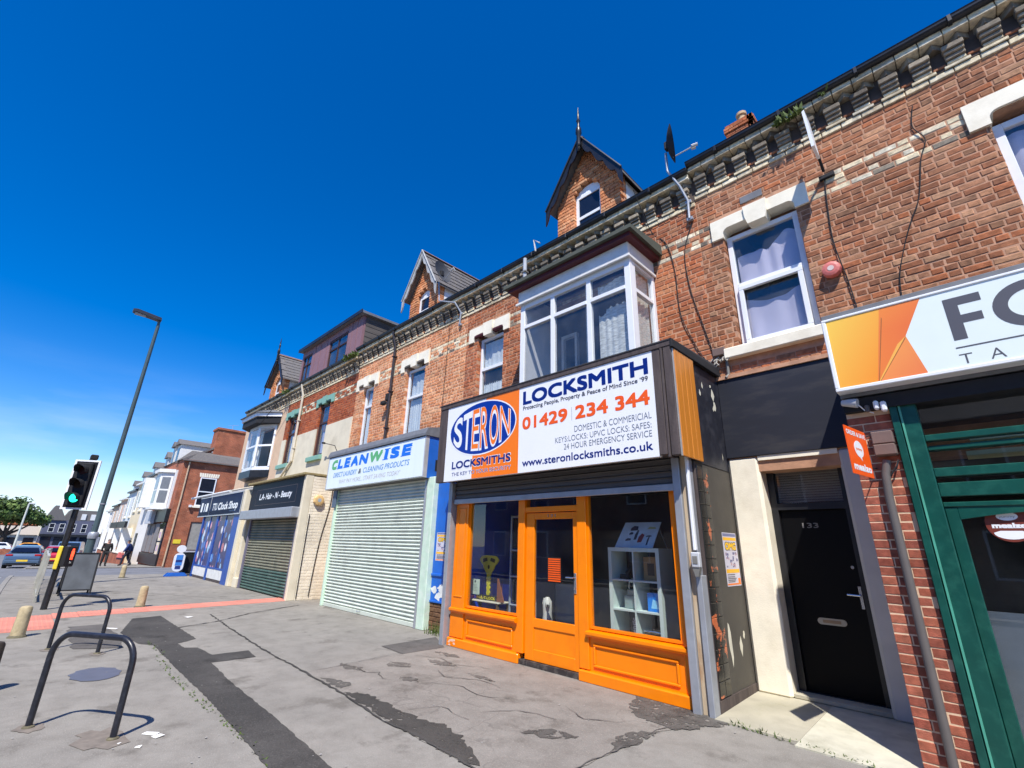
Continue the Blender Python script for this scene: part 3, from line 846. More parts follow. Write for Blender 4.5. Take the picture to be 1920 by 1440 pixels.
def cornice(house, x0, x1, zt, detail, gut=True, pal='red', gx=None):
    """dentilled brick eaves: cream course, dogtooth, stepped corbels, cream string; gutter on top"""
    r = random.Random(int(abs(x0) * 100))
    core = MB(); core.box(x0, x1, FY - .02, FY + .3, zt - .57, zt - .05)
    co = part('cornice', core, mat('sooty_shaded_brickwork', srgb(84, 72, 64), .95, var=.25), house)  # soot, with the shade between the corbels darkened into the same colour
    L = .228; xx = x0 + .004
    def put(nm, key, build, locs, m):
        if detail:
            me = None
            for p in locs:
                k = r.randrange(4)
                kk = ('cor', nm, key, k)
                if kk not in _bmesh:
                    b_ = MB(); b_.t = []; build(b_, k); _bmesh[kk] = mesh_from(b_, nm, M_brick, center=(0, 0, 0))[0]
                inst(nm, _bmesh[kk], p, co)
        else:
            b_ = MB(); b_.t = []
            for p in locs:
                q = MB(); q.t = []; build(q, r.randrange(4)); q.v = [(v[0] + p[0], v[1] + p[1], v[2] + p[2]) for v in q.v]
                b_.add(q.v, q.f); b_.t += q.t
            part(nm, b_, M_brick, co, kind='stuff')
    def tinted_box(q, pal_, k, *a):
        n0 = len(q.v); q.box(*a); t = jit_tint(PAL[pal_][k % len(PAL[pal_])], random.Random(k + 5), .1); q.t += [t] * (len(q.v) - n0)
    n = int((x1 - x0) / L)
    L = (x1 - x0) / n
    locs = [(x0 + L * (i + .5), FY - .165, zt - .18) for i in range(n)]
    def top_brick(q, k):
        tinted_box(q, 'cream', k, -L / 2 + .005, L / 2 - .005, 0, .3, .045, .14, .006); tinted_box(q, 'cream', k + 1, -L / 2 + .004, L / 2 - .004, -.014, .3, .0, .042, .006)
    put('cornice_brick', 'c%d' % int(detail), top_brick, locs, None)
    def tooth(q, k):
        a = .105; n0 = len(q.v); q.prism([(-a, .125), (0, 0), (a, .125)], 0, .09, 'z')
        q.t += [jit_tint(PAL['grime'][k % 3], random.Random(k), .1)] * (len(q.v) - n0)
    put('dogtooth_brick', 'd', tooth, [(x0 + L * (i + .5), FY - .135, zt - .275) for i in range(n)], None)
    ncb = int((x1 - x0) / .30); S = (x1 - x0) / ncb
    def corbel(q, k):
        tinted_box(q, 'grime', k, -.10, .10, 0, .12, .12, .195, .008); tinted_box(q, 'grime', k + 1, -.092, .092, .025, .12, .065, .113, .008)
        tinted_box(q, 'grime', k, -.092, .092, .05, .12, .005, .058, .008)
    put('corbel', 'k', corbel, [(x0 + S * (i + .5), FY - .12, zt - .48) for i in range(ncb)], None)
    def step(q, k):
        tinted_box(q, 'cream', k, -.085, .085, 0, .1, .045, .085, .005); tinted_box(q, 'cream', k + 2, -.118, .118, .006, .1, .0, .043, .005)
    put('stepped_brick', 's', step, [(x0 + S * (i + .5), FY - .045, zt - .57) for i in range(ncb)], None)
    def redb(q, k): tinted_box(q, pal, k, -.058, .058, 0, .1, 0.044, .08, .005)
    put('filler_brick', 'r' + pal, redb, [(x0 + S * i, FY - .036, zt - .57) for i in range(1, ncb)], None)
    def string(q, k): tinted_box(q, 'cream', k, -L / 2 + .005, L / 2 - .005, 0, .12, 0, .074, .006)
    put('string_brick', 'g%d' % int(detail), string, [(x0 + L * (i + .5), FY - .02, zt - .652) for i in range(n)], None)
    if gut:
        a, b_ = gx or (x0, x1)
        gm = MB()
        pr = [(-.06 * math.cos(t * math.pi / 8), -.06 * math.sin(t * math.pi / 8)) for t in range(9)]
        pr = [(-.07, .02)] + pr + [(.07, .02)]
        gm.prism([(FY - .185 + p[0], zt - .02 + p[1]) for p in pr], a, b_, 'x')
        go = part('gutter', gm, M_black, house)
        nb = MB()
        for k in range(int((b_ - a) / .95)):
            xx = a + .5 + k * .95
            nb.box(xx - .02, xx + .02, FY - .256, FY - .12, zt - .098, zt + .005, .004)
        part('gutter_bracket', nb, M_black, go)
    return co
def roof(house, x0, x1, zt, ridge_y=10.6, slope=.72, cut=None):
    z0 = zt + .02; y0 = FY - .22
    zr = z0 + (ridge_y - y0) * slope
    mb = MB(); mb.prism([(y0, z0), (ridge_y, zr), (2 * ridge_y - y0, z0), (2 * ridge_y - y0, z0 - .1), (ridge_y, zr - .12), (y0 + .02, z0 - .06)], x0, x1, 'x')
    ro = part('roof', mb, M_slate, house)
    rt_ = MB(); rt_.prism([(ridge_y - .13, zr - .07), (ridge_y, zr + .05), (ridge_y + .13, zr - .07)], x0, x1, 'x')
    part('ridge_tile', rt_, mat('ridge_tile_clay', srgb(120, 96, 84), .85), ro)
    return ro
def shell(house, x0, x1, zt, zfloor=2.95):
    """party walls, rear wall and the first floor, so that the rooms behind the glass are real and dim"""
    mb = MB()
    mb.box(x0 + .001, x0 + .1, FY + .31, 14.6, 0, zt - .05); mb.box(x1 - .1, x1 - .001, FY + .31, 14.6, 0, zt - .05)
    mb.box(x0 + .1, x1 - .1, 14.5, 14.6, 0, zt - .05); mb.box(x0 + .1, x1 - .1, FY + .31, 14.5, zfloor, zfloor + .2)
    mb.box(x0 + .1, x1 - .1, FY + .31, 14.5, zt - .2, zt - .06); mb.box(x0 + .1, x1 - .1, 10.0, 10.1, zfloor + .2, zt - .2)
    part('inner_wall', mb, M_inside, house)
def gable_roof_dormer(house, cx, hw, eave_h, eave_z, apex_z, zt, yb, yw, m_board, finial=True, win=None, cheek=None, brickpal='clean', seed=5, scal=True):
    """brick dormer with a steep slated gable, carved bargeboards and a turned finial"""
    depth = 10.2
    ops = [win] if win else []
    wb = MB()
    z_at = lambda x: eave_z + .06 + (apex_z - eave_z - .06) * (1 - abs(x - cx) / eave_h)
    wx0, wx1 = cx - hw, cx + hw
    # gable wall of bricks laid inside the roof slope
    core = MB(); core.prism([(wx0 + .008, zt - .4), (wx1 - .008, zt - .4), (wx1 - .008, z_at(wx1) - .14), (cx, apex_z - .2), (wx0 + .008, z_at(wx0) - .14)], yw + .12, yw + .2)
    dw = part('dormer_wall', core, M_mortar, house)
    b = MB(); b.t = []; r = random.Random(seed)
    z = zt - .02; n = 0
    while z < apex_z - .25:
        half = hw if z < z_at(wx0) - .2 else hw * max(0, (apex_z - .18 - z) / (apex_z - .18 - (z_at(wx0) - .2)))
        opn = []
        if win:
            if z + .04 < win[3] - (win[1] - win[0]) * .3: opn = [(win[0], win[1], z - .01, z + .1)]
            elif z < win[3]:
                f = (win[3] - z) / ((win[1] - win[0]) * .3); k = (win[1] - win[0]) / 2 * math.sqrt(max(0, min(1, f)))
                c0 = (win[0] + win[1]) / 2; opn = [(c0 - k, c0 + k, z - .01, z + .1)]
        for s in free_spans(cx - half, cx + half, z, z + .074, opn):
            x = s[0] - (.118 if n % 2 else 0)
            while x < s[1]:
                a, e = max(x, s[0]), min(x + .225, s[1])
                if e - a > .03: brick_geo(b, a, e, z, z + .074, yw, .2, jit_tint(r.choice(PAL[brickpal]), r), r)
                x += .235
        z += CO; n += 1
    part('brick', b, M_brick, dw, kind='stuff')
    # cheeks
    ck = MB()
    for xx in (wx0, wx1 - .1): ck.box(xx, xx + .1, yw + .21, 9.4, zt - .3, eave_z + .02)
    part('dormer_cheek', ck, cheek or mat('pale_cheek_cladding', srgb(206, 208, 208), .6), dw)
    rb = MB()
    for s in (-1, 1):
        rb.prism([(cx + .002 * s, apex_z), (cx + s * eave_h, eave_z), (cx + s * eave_h, eave_z - .05), (cx + .002 * s, apex_z - .06)], yb + .03, depth)
    ro = part('dormer_roof', rb, M_slate, house)
    # slates on both slopes, in rows
    sl = {}
    ln = math.hypot(eave_h, apex_z - eave_z); rows = int(ln / .23)
    for s in (-1, 1):
        ux, uz = s * eave_h / ln, (eave_z - apex_z) / ln; nx_, nz_ = s * (apex_z - eave_z) / ln, eave_h / ln
        sm = MB()
        for i in range(rows):
            for j in range(9):
                ya = yb + .02 + j * .42 + (.21 if i % 2 else 0) ; yb2 = min(ya + .412, yb + 3.8)
                t0, t1 = i * .23 + .02, i * .23 + .27
                p = lambda t, y, h: (cx + ux * t + nx_ * h, y, apex_z + uz * t + nz_ * h)
                h0 = .005; h1 = .022 + rnd.uniform(0, .006)
                sm.add([p(t0, ya, h0), p(t1, ya, h1), p(t1, yb2, h1), p(t0, yb2, h0), p(t1, ya, h1 - .012), p(t1, yb2, h1 - .012)], [(0, 1, 2, 3), (1, 4, 5, 2)])
        part('slate', sm, M_slate, ro, kind='stuff')
    rg = MB(); rg.prism([(cx - .1, apex_z - .05), (cx, apex_z + .05), (cx + .1, apex_z - .05)], yb, depth)
    part('ridge_tile', rg, mat('ridge_tile_clay', srgb(120, 96, 84), .85), ro)
    # bargeboards with a scalloped lower edge
    for s in (-1, 1):
        n = 26; top, bot = [], []
        for i in range(n + 1):
            t = i / n; x = cx + s * (eave_h + .04) * t; z = apex_z + .03 + (eave_z - apex_z - .06) * t
            top.append((x, z)); w = .12 + (.085 * abs(math.sin(t * math.pi * 3.5)) if scal else .05) + (.05 if i > n - 3 else 0)
            bot.append((x - s * .0, z - w * 1.5))
        mb = MB(); 
        for i in range(n):
            q = [top[i], top[i + 1], bot[i + 1], bot[i]]
            mb.prism(q, yb, yb + .035)
        part('bargeboard', mb, m_board, ro)
        mo = MB()
        mo.tube([(top[0][0], yb - .012, top[0][1]), (top[-1][0], yb - .012, top[-1][1])], .022, 6)
        part('roof_edge_moulding', mo, m_board, ro)
    if finial:
        fm = MB(); fm.lathe(cx, yb - .03, [(apex_z - .42, .0), (apex_z - .40, .03), (apex_z - .35, .045), (apex_z - .31, .025), (apex_z - .27, .05), (apex_z - .25, .055), (apex_z + .05, .05), (apex_z + .08, .07), (apex_z + .2, .065), (apex_z + .3, .03), (apex_z + .42, .035), (apex_z + .45, .05), (apex_z + .48, .03), (apex_z + .6, .03), (apex_z + .86, .004)], 10)
        part('finial', fm, m_board, ro, smooth=True)
    if win:
        w = MB(); x0, x1, z0, z1 = win; f = .07; yy = yw + .1; zs = z1 - (x1 - x0) * .28; c0 = (x0 + x1) / 2; hwid = (x1 - x0) / 2
        arch = [(c0 + hwid * math.cos(a * math.pi / 12), zs + (z1 - zs) * math.sin(a * math.pi / 12)) for a in range(13)]
        w.prism([(x0, zs), (x1, zs)] + arch[1:-1], yy, yy + .05)
        w.box(x0, x0 + f, yy - .01, yy + .06, z0, zs); w.box(x1 - f, x1, yy - .01, yy + .06, z0, zs); w.box(x0 + f, x1 - f, yy - .008, yy + .06, zs - f, zs)
        tz = z0 + (zs - z0) * .62; w.box(x0 + f, x1 - f, yy - .008, yy + .06, tz - .035, tz + .035); w.box(x0 + f, x1 - f, yy - .008, yy + .06, z0, z0 + f)
        wo = part('dormer_window', w, M_white, house)
        for a, e in ((z0 + f, tz - .035), (tz + .035, zs - f)):
            p = MB(); p.box(x0 + f, x1 - f, yy + .012, yy + .018, a, e); part('pane', p, mat('dark_window_glass', srgb(28, 34, 48), .06), wo)
    return ro
def chimney(house, x0, x1, y0, y1, z0, z1, pots=2, seed=3, pal='orange'):
    m = MB(); m.box(x0 + .01, x1 - .01, y0 + .01, y1 - .01, z0, z1 - .05)
    ch = part('chimney', m, M_mortar, house)
    b = MB(); b.t = []; r = random.Random(seed); z = z0; n = 0
    while z < z1:
        o = .0 if z < z1 - .42 else (.03 if z < z1 - .26 else (.06 if z < z1 - .1 else .03))
        for (ax, ux0, ux1, f) in (('y', x0 - o, x1 + o, y0 - o), ('x', y0 - o, y1 + o, None)):
            x = ux0 - (.118 if n % 2 else 0)
            while x < ux1:
                a, e = max(x, ux0), min(x + .225, ux1)
                if e - a > .03:
                    n0 = len(b.v); t = jit_tint(r.choice(PAL[pal]), r)
                    if ax == 'y': b.box(a, e, y0 - o, y0 + .1, z, z + .074, .005)
                    else: b.box(x1 - .1, x1 + o + .003, a, e, z, z + .074, .005)
                    b.t += [t] * (len(b.v) - n0)
                x += .235
        z += CO; n += 1
    part('brick', b, M_brick, ch, kind='stuff')
    for k in range(pots):
        p = MB(); px = x0 + (x1 - x0) * (k + .5) / pots; py = (y0 + y1) / 2
        p.lathe(px, py, [(z1 - .02, .13), (z1 + .1, .13), (z1 + .14, .1), (z1 + .5, .095), (z1 + .52, .13), (z1 + .6, .13), (z1 + .62, .09)], 10)
        part('chimney_pot', p, mat('buff_clay_pot', srgb(190, 160, 124), .8), ch, smooth=True)
    return ch
def band_pal(base):
    def f(n, x, i, r):
        if n in (0, 3): return 'cream' if r.random() < .75 else 'grime'
        if n in (1, 2): return ('cream' if r.random() < .8 else 'grime') if (i + n) % 3 == 0 else base
        if n < -6: return base
        return base
    return f

# ------------------------------------------------------------------ house above the side door and the takeaway (right)
ZE = 7.85
hE = thing('terrace_house', 'red brick terraced house over the takeaway sign, with red bell beside its curtained window', 'house', (0.2, FY, 0), 'brick terraced houses over the shops')
opsE = [(-2.0, -.98, 4.38, 6.42), (1.0, 2.05, 4.38, 6.42)]
wE = part('wall', wall_slab(-2.36, 3.0, 2.6, ZE - .4, FY + .0065, FY + .3, [(o[0] - .004, o[1] + .004, o[2], o[3]) for o in opsE]), M_mortar, hE)
brick_field(wE, -2.36, 3.0, 3.9, ZE - .65, FY, opsE + [(-2.16, -.81, 6.25, 6.62), (.83, 2.25, 6.25, 6.65), (-2.2, -.95, 4.2, 4.38)], band_pal('red'), 298, 21)
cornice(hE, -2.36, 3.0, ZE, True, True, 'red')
roof(hE, -2.36, 3.0, ZE); shell(hE, -2.36, 3.0, ZE)
chimney(hE, -2.62, -2.02, 10.2, 11.0, 9.8, 11.95, 1)
shaped_lintel(hE, -2.16, -.81, 6.25, 6.6, M_stone)
shaped_lintel(hE, .83, 2.25, 6.27, 6.65, M_stone, key=False)
for x0, x1 in ((-2.2, -.95), (.82, 2.2)):
    s = MB(); s.box(x0, x1, FY - .10, FY + .2, 4.225, 4.38, .012); part('sill', s, M_stone, hE)
wv = window(hE, -1.99, -.99, 4.385, 6.30, FY + .11, trans=5.40, fwid=.075, bar=.09)
cloth(-1.9, -1.08, 5.45, 6.18, FY + .2, 4, .02, M_curtain, wv, top=lambda u: .16 + (.07 if u < .45 else 0) - .1 * math.sin(u * 9) * (u > .45), seed=3)
cloth(-1.9, -1.08, 4.46, 5.3, FY + .2, 3, .02, M_curtain, wv, top=lambda u: .1 + .12 * math.sin(math.pi * u), seed=4)
ws = MB()
ws.box(-1.915, -1.065, FY + .055, FY + .1095, 4.425, 4.49, .006); ws.box(-1.915, -1.065, FY + .055, FY + .1095, 5.3, 5.37, .006)
ws.box(-1.915, -1.85, FY + .055, FY + .1095, 4.49, 5.3, .006); ws.box(-1.13, -1.065, FY + .055, FY + .1095, 4.49, 5.3, .006)
part('casement', ws, M_white, wv)
wv2 = window(hE, 1.01, 2.04, 4.385, 6.32, FY + .11, trans=5.35, fwid=.085, bar=.09)
cloth(1.1, 1.95, 4.5, 6.2, FY + .22, 4, .02, M_curtain, wv2, seed=8)
sv = MB(); sv.box(-1.68, -1.36, FY - .012, FY + .05, 6.72, 6.84, .004); part('air_brick', sv, M_lead, hE)
# ------------------------------------------------------------------ house above the locksmith
ZD = 7.74
hD = thing('terrace_house', 'orange brick house with boxed white bay above the locksmith sign and black gabled dormer', 'house', (-5.3, FY, 0), 'brick terraced houses over the shops')
opsD = [(-7.84, -6.96, 4.1, 6.42), (-5.6, -3.25, 3.9, 6.2)]
wD = part('wall', wall_slab(-8.3, -2.36, 2.8, ZD - .4, FY + .0065, FY + .3, [(o[0] - .004, o[1] + .004, o[2], o[3]) for o in opsD]), M_mortar, hD)
brick_field(wD, -8.3, -2.36, 3.6, ZD - .65, FY, opsD + [(-8.15, -6.76, 6.25, 6.62)], band_pal('orange'), 298, 22)
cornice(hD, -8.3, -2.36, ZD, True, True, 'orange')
roof(hD, -8.3, -2.36, ZD); shell(hD, -8.3, -2.36, ZD, 2.95)
shaped_lintel(hD, -8.15, -6.76, 6.25, 6.62, M_stone, under=M_maroon)
wv = window(hD, -7.83, -6.97, 4.1, 6.3, FY + .10, trans=5.5, fwid=.07, bar=.075)
cloth(-7.76, -7.04, 4.15, 5.32, FY + .19, 12, .012, M_blind, wv, name='blind', top=lambda u: .14 + .05 * abs(math.sin(u * 38)), seed=5)
cloth(-7.76, -7.04, 5.55, 6.2, FY + .19, 5, .012, M_blind, wv, name='blind', seed=6)
gable_roof_dormer(hD, -4.62, .82, .94, 8.76, 10.22, ZD, FY - .1, FY + .12, M_black, True, (-4.98, -4.3, 7.4, 9.12), seed=7)
# boxed bay window
bay = MB(); BY = 5.74
bay.box(-5.66, -3.2, BY, BY + .09, 6.06, 6.34, .008)
bay.box(-3.29, -3.2, BY + .0905, FY - .002, 6.06, 6.34); bay.box(-5.66, -5.57, BY + .0905, FY - .002, 6.06, 6.34)
bay.box(-5.70, -3.16, BY - .035, BY - .001, 6.04, 6.09, .006); bay.box(-3.199, -3.165, BY - .001, FY - .002, 6.04, 6.09, .006)
bfl = MB(); bfl.box(-5.62, -3.24, BY + .03, FY - .002, 3.95, 4.10)
bo = part('bay_window', bay, M_whitew, hD)
part('bay_floor', bfl, M_whitew, bo)
rf = MB(); rf.prism([(-5.9, 5.55), (-3.02, 5.55), (-3.02, FY - .002), (-5.9, FY - .002)], 6.42, 6.49, 'z')
rf.add([(-5.9, 5.55, 6.49), (-3.02, 5.55, 6.49), (-3.02, FY - .004, 6.62), (-5.9, FY - .004, 6.62)], [(0, 1, 2, 3)])
rf.add([(-3.02, 5.55, 6.491), (-3.02, FY - .004, 6.491), (-3.02, FY - .004, 6.62)], [(0, 1, 2)])
part('bay_roof', rf, mat('green_grey_felt', srgb(78, 82, 72), .85, var=.15), bo)
sf = MB(); sf.box(-5.82, -3.08, 5.62, FY - .003, 6.343, 6.418); part('soffit_board', sf, M_maroon, bo)
wf = window(hD, -5.62, -3.2, 4.1, 6.055, BY + .035, mull=(-4.82, -4.02), trans=[5.55, 5.55, 5.55], fwid=.11, bar=.09, tbar=.07, depth=.08, name='bay_window_frame')
wsd = MB()
for y0, y1 in ((BY + .116, BY + .21), (FY - .09, FY - .003)): wsd.box(-3.29, -3.205, y0, y1, 4.1, 6.055, .005)
for a, b_ in ((4.1, 4.16), (5.5, 5.57), (6.0, 6.055)): wsd.box(-3.285, -3.21, BY + .21, FY - .09, a, b_, .004)
so = part('bay_side_window', wsd, M_white, hD)
for a, b_ in ((4.16, 5.5), (5.57, 6.0)):
    p = MB(); p.box(-3.25, -3.244, BY + .205, FY - .085, a, b_); part('pane', p, G_glass, so)
wsl = MB(); wsl.box(-5.62, -5.54, BY + .116, FY - .003, 4.1, 6.055); part('bay_side_panel', wsl, M_white, hD)
def net_panel(name, x0, x1, z0, z1, y, parent, axis='x', xx=0):
    """net curtain: horizontal lace bands, scalloped top"""
    cloth(x0, x1, z0, z1, y, 6, .012, M_net, parent, name=name, seed=int(abs(x0) * 77), top=lambda u: .03 * abs(math.sin(u * 20)))
cloth(-3.93, -3.32, 4.12, 5.42, BY + .2, 5, .012, None or M_net, wf, name='net_curtain', top=lambda u: .05 * abs(math.sin(u * 16)) + .1 * (u < .25), seed=61)
cloth(-3.93, -3.32, 5.62, 5.98, BY + .2, 5, .012, M_net, wf, name='net_curtain', top=lambda u: .12 + .03 * math.sin(u * 7), seed=62)
cloth(-4.2, -4.07, 4.12, 6.0, BY + .2, 2, .02, M_net, wf, name='net_curtain', seed=63)
side = MB(); nn = 14
side.add([(-3.33 + .012 * math.sin(i * 2.1), BY + .2 + i * .045, z) for z in (4.12, 6.0) for i in range(nn)], [(i, i + 1, nn + i + 1, nn + i) for i in range(nn - 1)])
part('net_curtain', side, M_net, so, smooth=True)
ip = MB(); ip.box(-5.35, -5.30, 6.7, 6.78, 4.3, 5.55); ip.box(-5.02, -4.97, 6.7, 6.78, 4.3, 5.55); ip.box(-5.35, -4.97, 6.7, 6.78, 5.55, 5.62)
part('inner_door_frame', ip, M_whitew, hD)
# ------------------------------------------------------------------ house above the cleaning shop
ZC = 7.75
hC = thing('terrace_house', 'pale orange brick house with two narrow windows above the laundry sign and grey dormer', 'house', (-11.1, FY, 0), 'brick terraced houses over the shops')
opsC = [(-13.42, -12.78, 3.9, 6.38), (-10.95, -10.02, 3.9, 6.38)]
M_mortar_pale = mat('pale_lime_mortar', srgb(228, 186, 152), .95, var=.15, scale=9, bump=.3, bscale=120)
wC = part('wall', wall_slab(-13.93, -8.3, 0, ZC - .4, FY + .0065, FY + .3, [(o[0] - .004, o[1] + .004, o[2], o[3]) for o in opsC] + [(-12.9, -8.4, -.1, 3.3)]), M_mortar_pale, hC)
brick_field(wC, -13.93, -8.3, 3.6, ZC - .65, FY, opsC + [(-13.9, -12.5, 6.22, 6.62), (-11.22, -9.84, 6.22, 6.62)], band_pal('clean'), 0, 23)
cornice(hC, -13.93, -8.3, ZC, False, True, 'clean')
roof(hC, -13.93, -8.3, ZC); shell(hC, -13.93, -8.3, ZC, 3.3)
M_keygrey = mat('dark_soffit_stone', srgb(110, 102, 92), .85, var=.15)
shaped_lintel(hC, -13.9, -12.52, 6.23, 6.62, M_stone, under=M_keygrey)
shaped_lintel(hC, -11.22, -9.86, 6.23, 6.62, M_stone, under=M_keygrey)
for x0, x1, tz, sd in ((-13.41, -12.79, 5.62, 1), (-10.94, -10.03, 5.42, 2)):
    wv = window(hC, x0, x1, 3.9, 6.26, FY + .09, trans=tz, fwid=.075, bar=.075)
    cloth(x0 + .09, x1 - .09, 3.95, tz - .05, FY + .18, 7, .015, M_blind, wv, name='blind', seed=sd)
    cloth(x0 + .09, x1 - .09, tz + .05, 6.1, FY + .18, 4, .015, M_blind, wv, name='blind', seed=sd + 9)
gable_roof_dormer(hC, -10.62, .74, .84, 8.7, 10.12, ZC, FY - .1, FY + .12, mat('pale_grey_board_paint', srgb(176, 176, 174), .6, dirt=srgb(110, 108, 100), dirt_amt=.5, dirt_scale=8), False, (-10.95, -10.34, 7.4, 8.85), cheek=M_white, seed=9)
# ------------------------------------------------------------------ house above the hairdresser
ZB = 7.61
hB = thing('terrace_house', 'terraced house half brick half cream render with teal lintels and mauve boxed dormer', 'house', (-17.0, FY, 0), 'brick terraced houses over the shops')
opsB = [(-19.62, -18.82, 4.38, 6.35), (-16.68, -15.85, 4.38, 6.35)]
wB = part('wall', wall_slab(-20.0, -13.93, 0, ZB - .4, FY + .0065, FY + .3, [(o[0] - .004, o[1] + .004, o[2], o[3]) for o in opsB] + [(-19.4, -14.4, -.1, 3.0)]), M_mortar_red, hB)
brick_field(wB, -20.0, -13.93, 5.40, ZB - .65, FY, opsB + [(-20.0, -18.4, 6.25, 6.58), (-17.05, -15.55, 6.25, 6.58)], band_pal('deep'), 0, 24)
rd = MB()
for a, b_, c, d in ((-20.0, -19.62, 3.3, 5.42), (-18.82, -16.68, 3.3, 5.42), (-15.85, -13.935, 3.3, 5.42), (-19.62, -18.82, 3.3, 4.25), (-16.68, -15.85, 3.3, 4.25)):
    rd.box(a, b_, FY - .022, FY + .02, c, d)
part('render', rd, M_cream, hB)
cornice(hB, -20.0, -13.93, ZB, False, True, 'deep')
roof(hB, -20.0, -13.93, ZB); shell(hB, -20.0, -13.93, ZB, 3.0)
for x0, x1 in ((-19.98, -18.42), (-17.02, -15.56)):
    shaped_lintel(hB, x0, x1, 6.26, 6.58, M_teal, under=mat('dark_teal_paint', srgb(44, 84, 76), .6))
for x0, x1 in opsB and ((-19.62, -18.82), (-16.68, -15.85)):
    wv = window(hB, x0 + .01, x1 - .01, 4.4, 6.3, FY + .06, M_brownpaint, trans=5.6, fwid=.08, bar=.07)
    cloth(x0 + .1, x1 - .1, 4.5, 5.3, FY + .2, 4, .015, M_curtain, wv, seed=int(-x0))
    s = MB(); s.box(x0 - .28, x1 + .05, FY - .12, FY + .1, 4.22, 4.38, .01); part('sill', s, M_teal, hB)
dm = MB()
DX0, DX1, DZ0, DZ1, DY = -19.75, -14.4, 7.35, 9.32, FY + .1
opd = [(-19.6, -18.7, 7.9, 9.05), (-17.05, -15.5, 7.9, 9.05)]
dwall = part('dormer', wall_slab(DX0, DX1, DZ0, DZ1, DY, DY + .1, opd), M_mauve, hB)
for k, a in enumerate((-18.4, -17.9, -17.3, -15.2, -14.8)):
    q = MB(); q.box(a - .012, a + .012, DY - .012, DY - .001, DZ0, DZ1 - .002); part('cover_strip', q, M_mauve, dwall)
fr = MB(); fr.box(DX0 - .1, DX1 + .16, DY - .16, 10.2, DZ1, DZ1 + .09); part('dormer_roof', fr, M_lead, dwall)
fe = MB(); fe.box(DX0 - .12, DX1 + .18, DY - .19, DY - .1605, DZ1 - .02, DZ1 + .12); part('dormer_fascia', fe, M_black, dwall)
for s in (0, 1):
    for j in range(9):
        q = MB(); z = 7.45 + j * .21; x = DX1 + .004 if s else DX0 - .024
        q.prism([(x, z), (x + .03 if s else x, z), (x + .02, z + .225), (x + .0, z + .225)], DY + .101, 9.6) if s else q.box(x, x + .02, DY + .101, 9.6, z, z + .205)
        part('cheek_board', q, mat('weathered_grey_board', srgb(86, 80, 76), .8, var=.2, scale=9, stretch=(1, .2, 1), objrand=.15), dwall)
ckb = MB(); ckb.box(DX0, DX0 + .1, DY + .1005, 9.7, DZ0, DZ1 - .002); ckb.box(DX1 - .1, DX1, DY + .1005, 9.7, DZ0, DZ1 - .002); part('dormer_cheek', ckb, M_mauve, dwall)
window(hB, -19.59, -18.71, 7.9, 9.04, DY + .02, M_brownpaint, mull=(-19.2,), trans=[8.62, 8.62], fwid=.05, bar=.045, name='dormer_window')
window(hB, -17.04, -15.51, 7.9, 9.04, DY + .02, M_brownpaint, mull=(-16.3,), trans=[8.62, 8.62], fwid=.06, bar=.055, name='dormer_window')
# ------------------------------------------------------------------ cream house with the canted bay (left end of the row)
ZA = 7.58
hA = thing('terrace_house', 'cream rendered end terraced house with canted white bay window above the blue clock shop', 'house', (-22.7, FY, 0), 'brick terraced houses over the shops')
M_pinkcream = mat('pinkish_cream_render', srgb(216, 184, 152), .85, var=.06, dirt=srgb(170, 150, 124), dirt_amt=.3)
wA = part('wall', wall_slab(-25.4, -20.0, 0, ZA - .4, FY + .0065, FY + .3, [(-23.6, -21.2, 4.4, 6.3)]), M_pinkcream, hA)
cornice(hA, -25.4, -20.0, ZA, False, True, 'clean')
roof(hA, -25.4, -20.0, ZA); shell(hA, -25.4, -20.0, ZA, 3.0)
eg = MB(); eg.prism([(FY + .32, 0), (14.6, 0), (14.6, ZA - .05), (10.6, ZA + 3.0), (FY + .32, ZA - .05)], -25.4, -25.25, 'x'); part('end_wall', eg, M_pinkcream, hA)
pts = [(-23.85, FY - .01), (-23.1, 6.16), (-21.75, 6.16), (-20.95, FY - .01)]
bb = MB()
def canted(mb, pts, z0, z1, off=0.0):
    c = Vector((sum(p[0] for p in pts) / 4, FY, 0))
    P2 = [(p[0] + (off if i > 1 else -off), p[1] - (off if i in (1, 2) else 0)) for i, p in enumerate(pts)]
    mb.prism(P2, z0, z1, 'z')
canted(bb, pts, 4.02, 4.32, .06); bay2 = part('bay_base', bb, M_black, hA)
bb = MB(); canted(bb, pts, 4.32, 4.48); canted(bb, pts, 6.16, 6.3)
fm = .09
for a, b_ in zip(pts[:-1], pts[1:]):
    A, B = Vector((a[0], a[1], 0)), Vector((b_[0], b_[1], 0)); d = (B - A).normalized(); nn = Vector((d.y, -d.x, 0))
    def pan(u0, u1, z0, z1, o0, o1):
        q = [A + d * u0 + nn * o0, A + d * u1 + nn * o0, A + d * u1 + nn * o1, A + d * u0 + nn * o1]
        bb.prism([(p.x, p.y) for p in q], z0, z1, 'z')
    Ln = (B - A).length
    pan(0, fm, 4.481, 6.159, -.04, .02); pan(Ln - fm, Ln, 4.481, 6.159, -.04, .02)
    pan(fm, Ln - fm, 5.34, 5.42, -.03, .015)
    if Ln > 1.0 and 0: pass
bwin = part('bay_window', bb, M_white, hA)
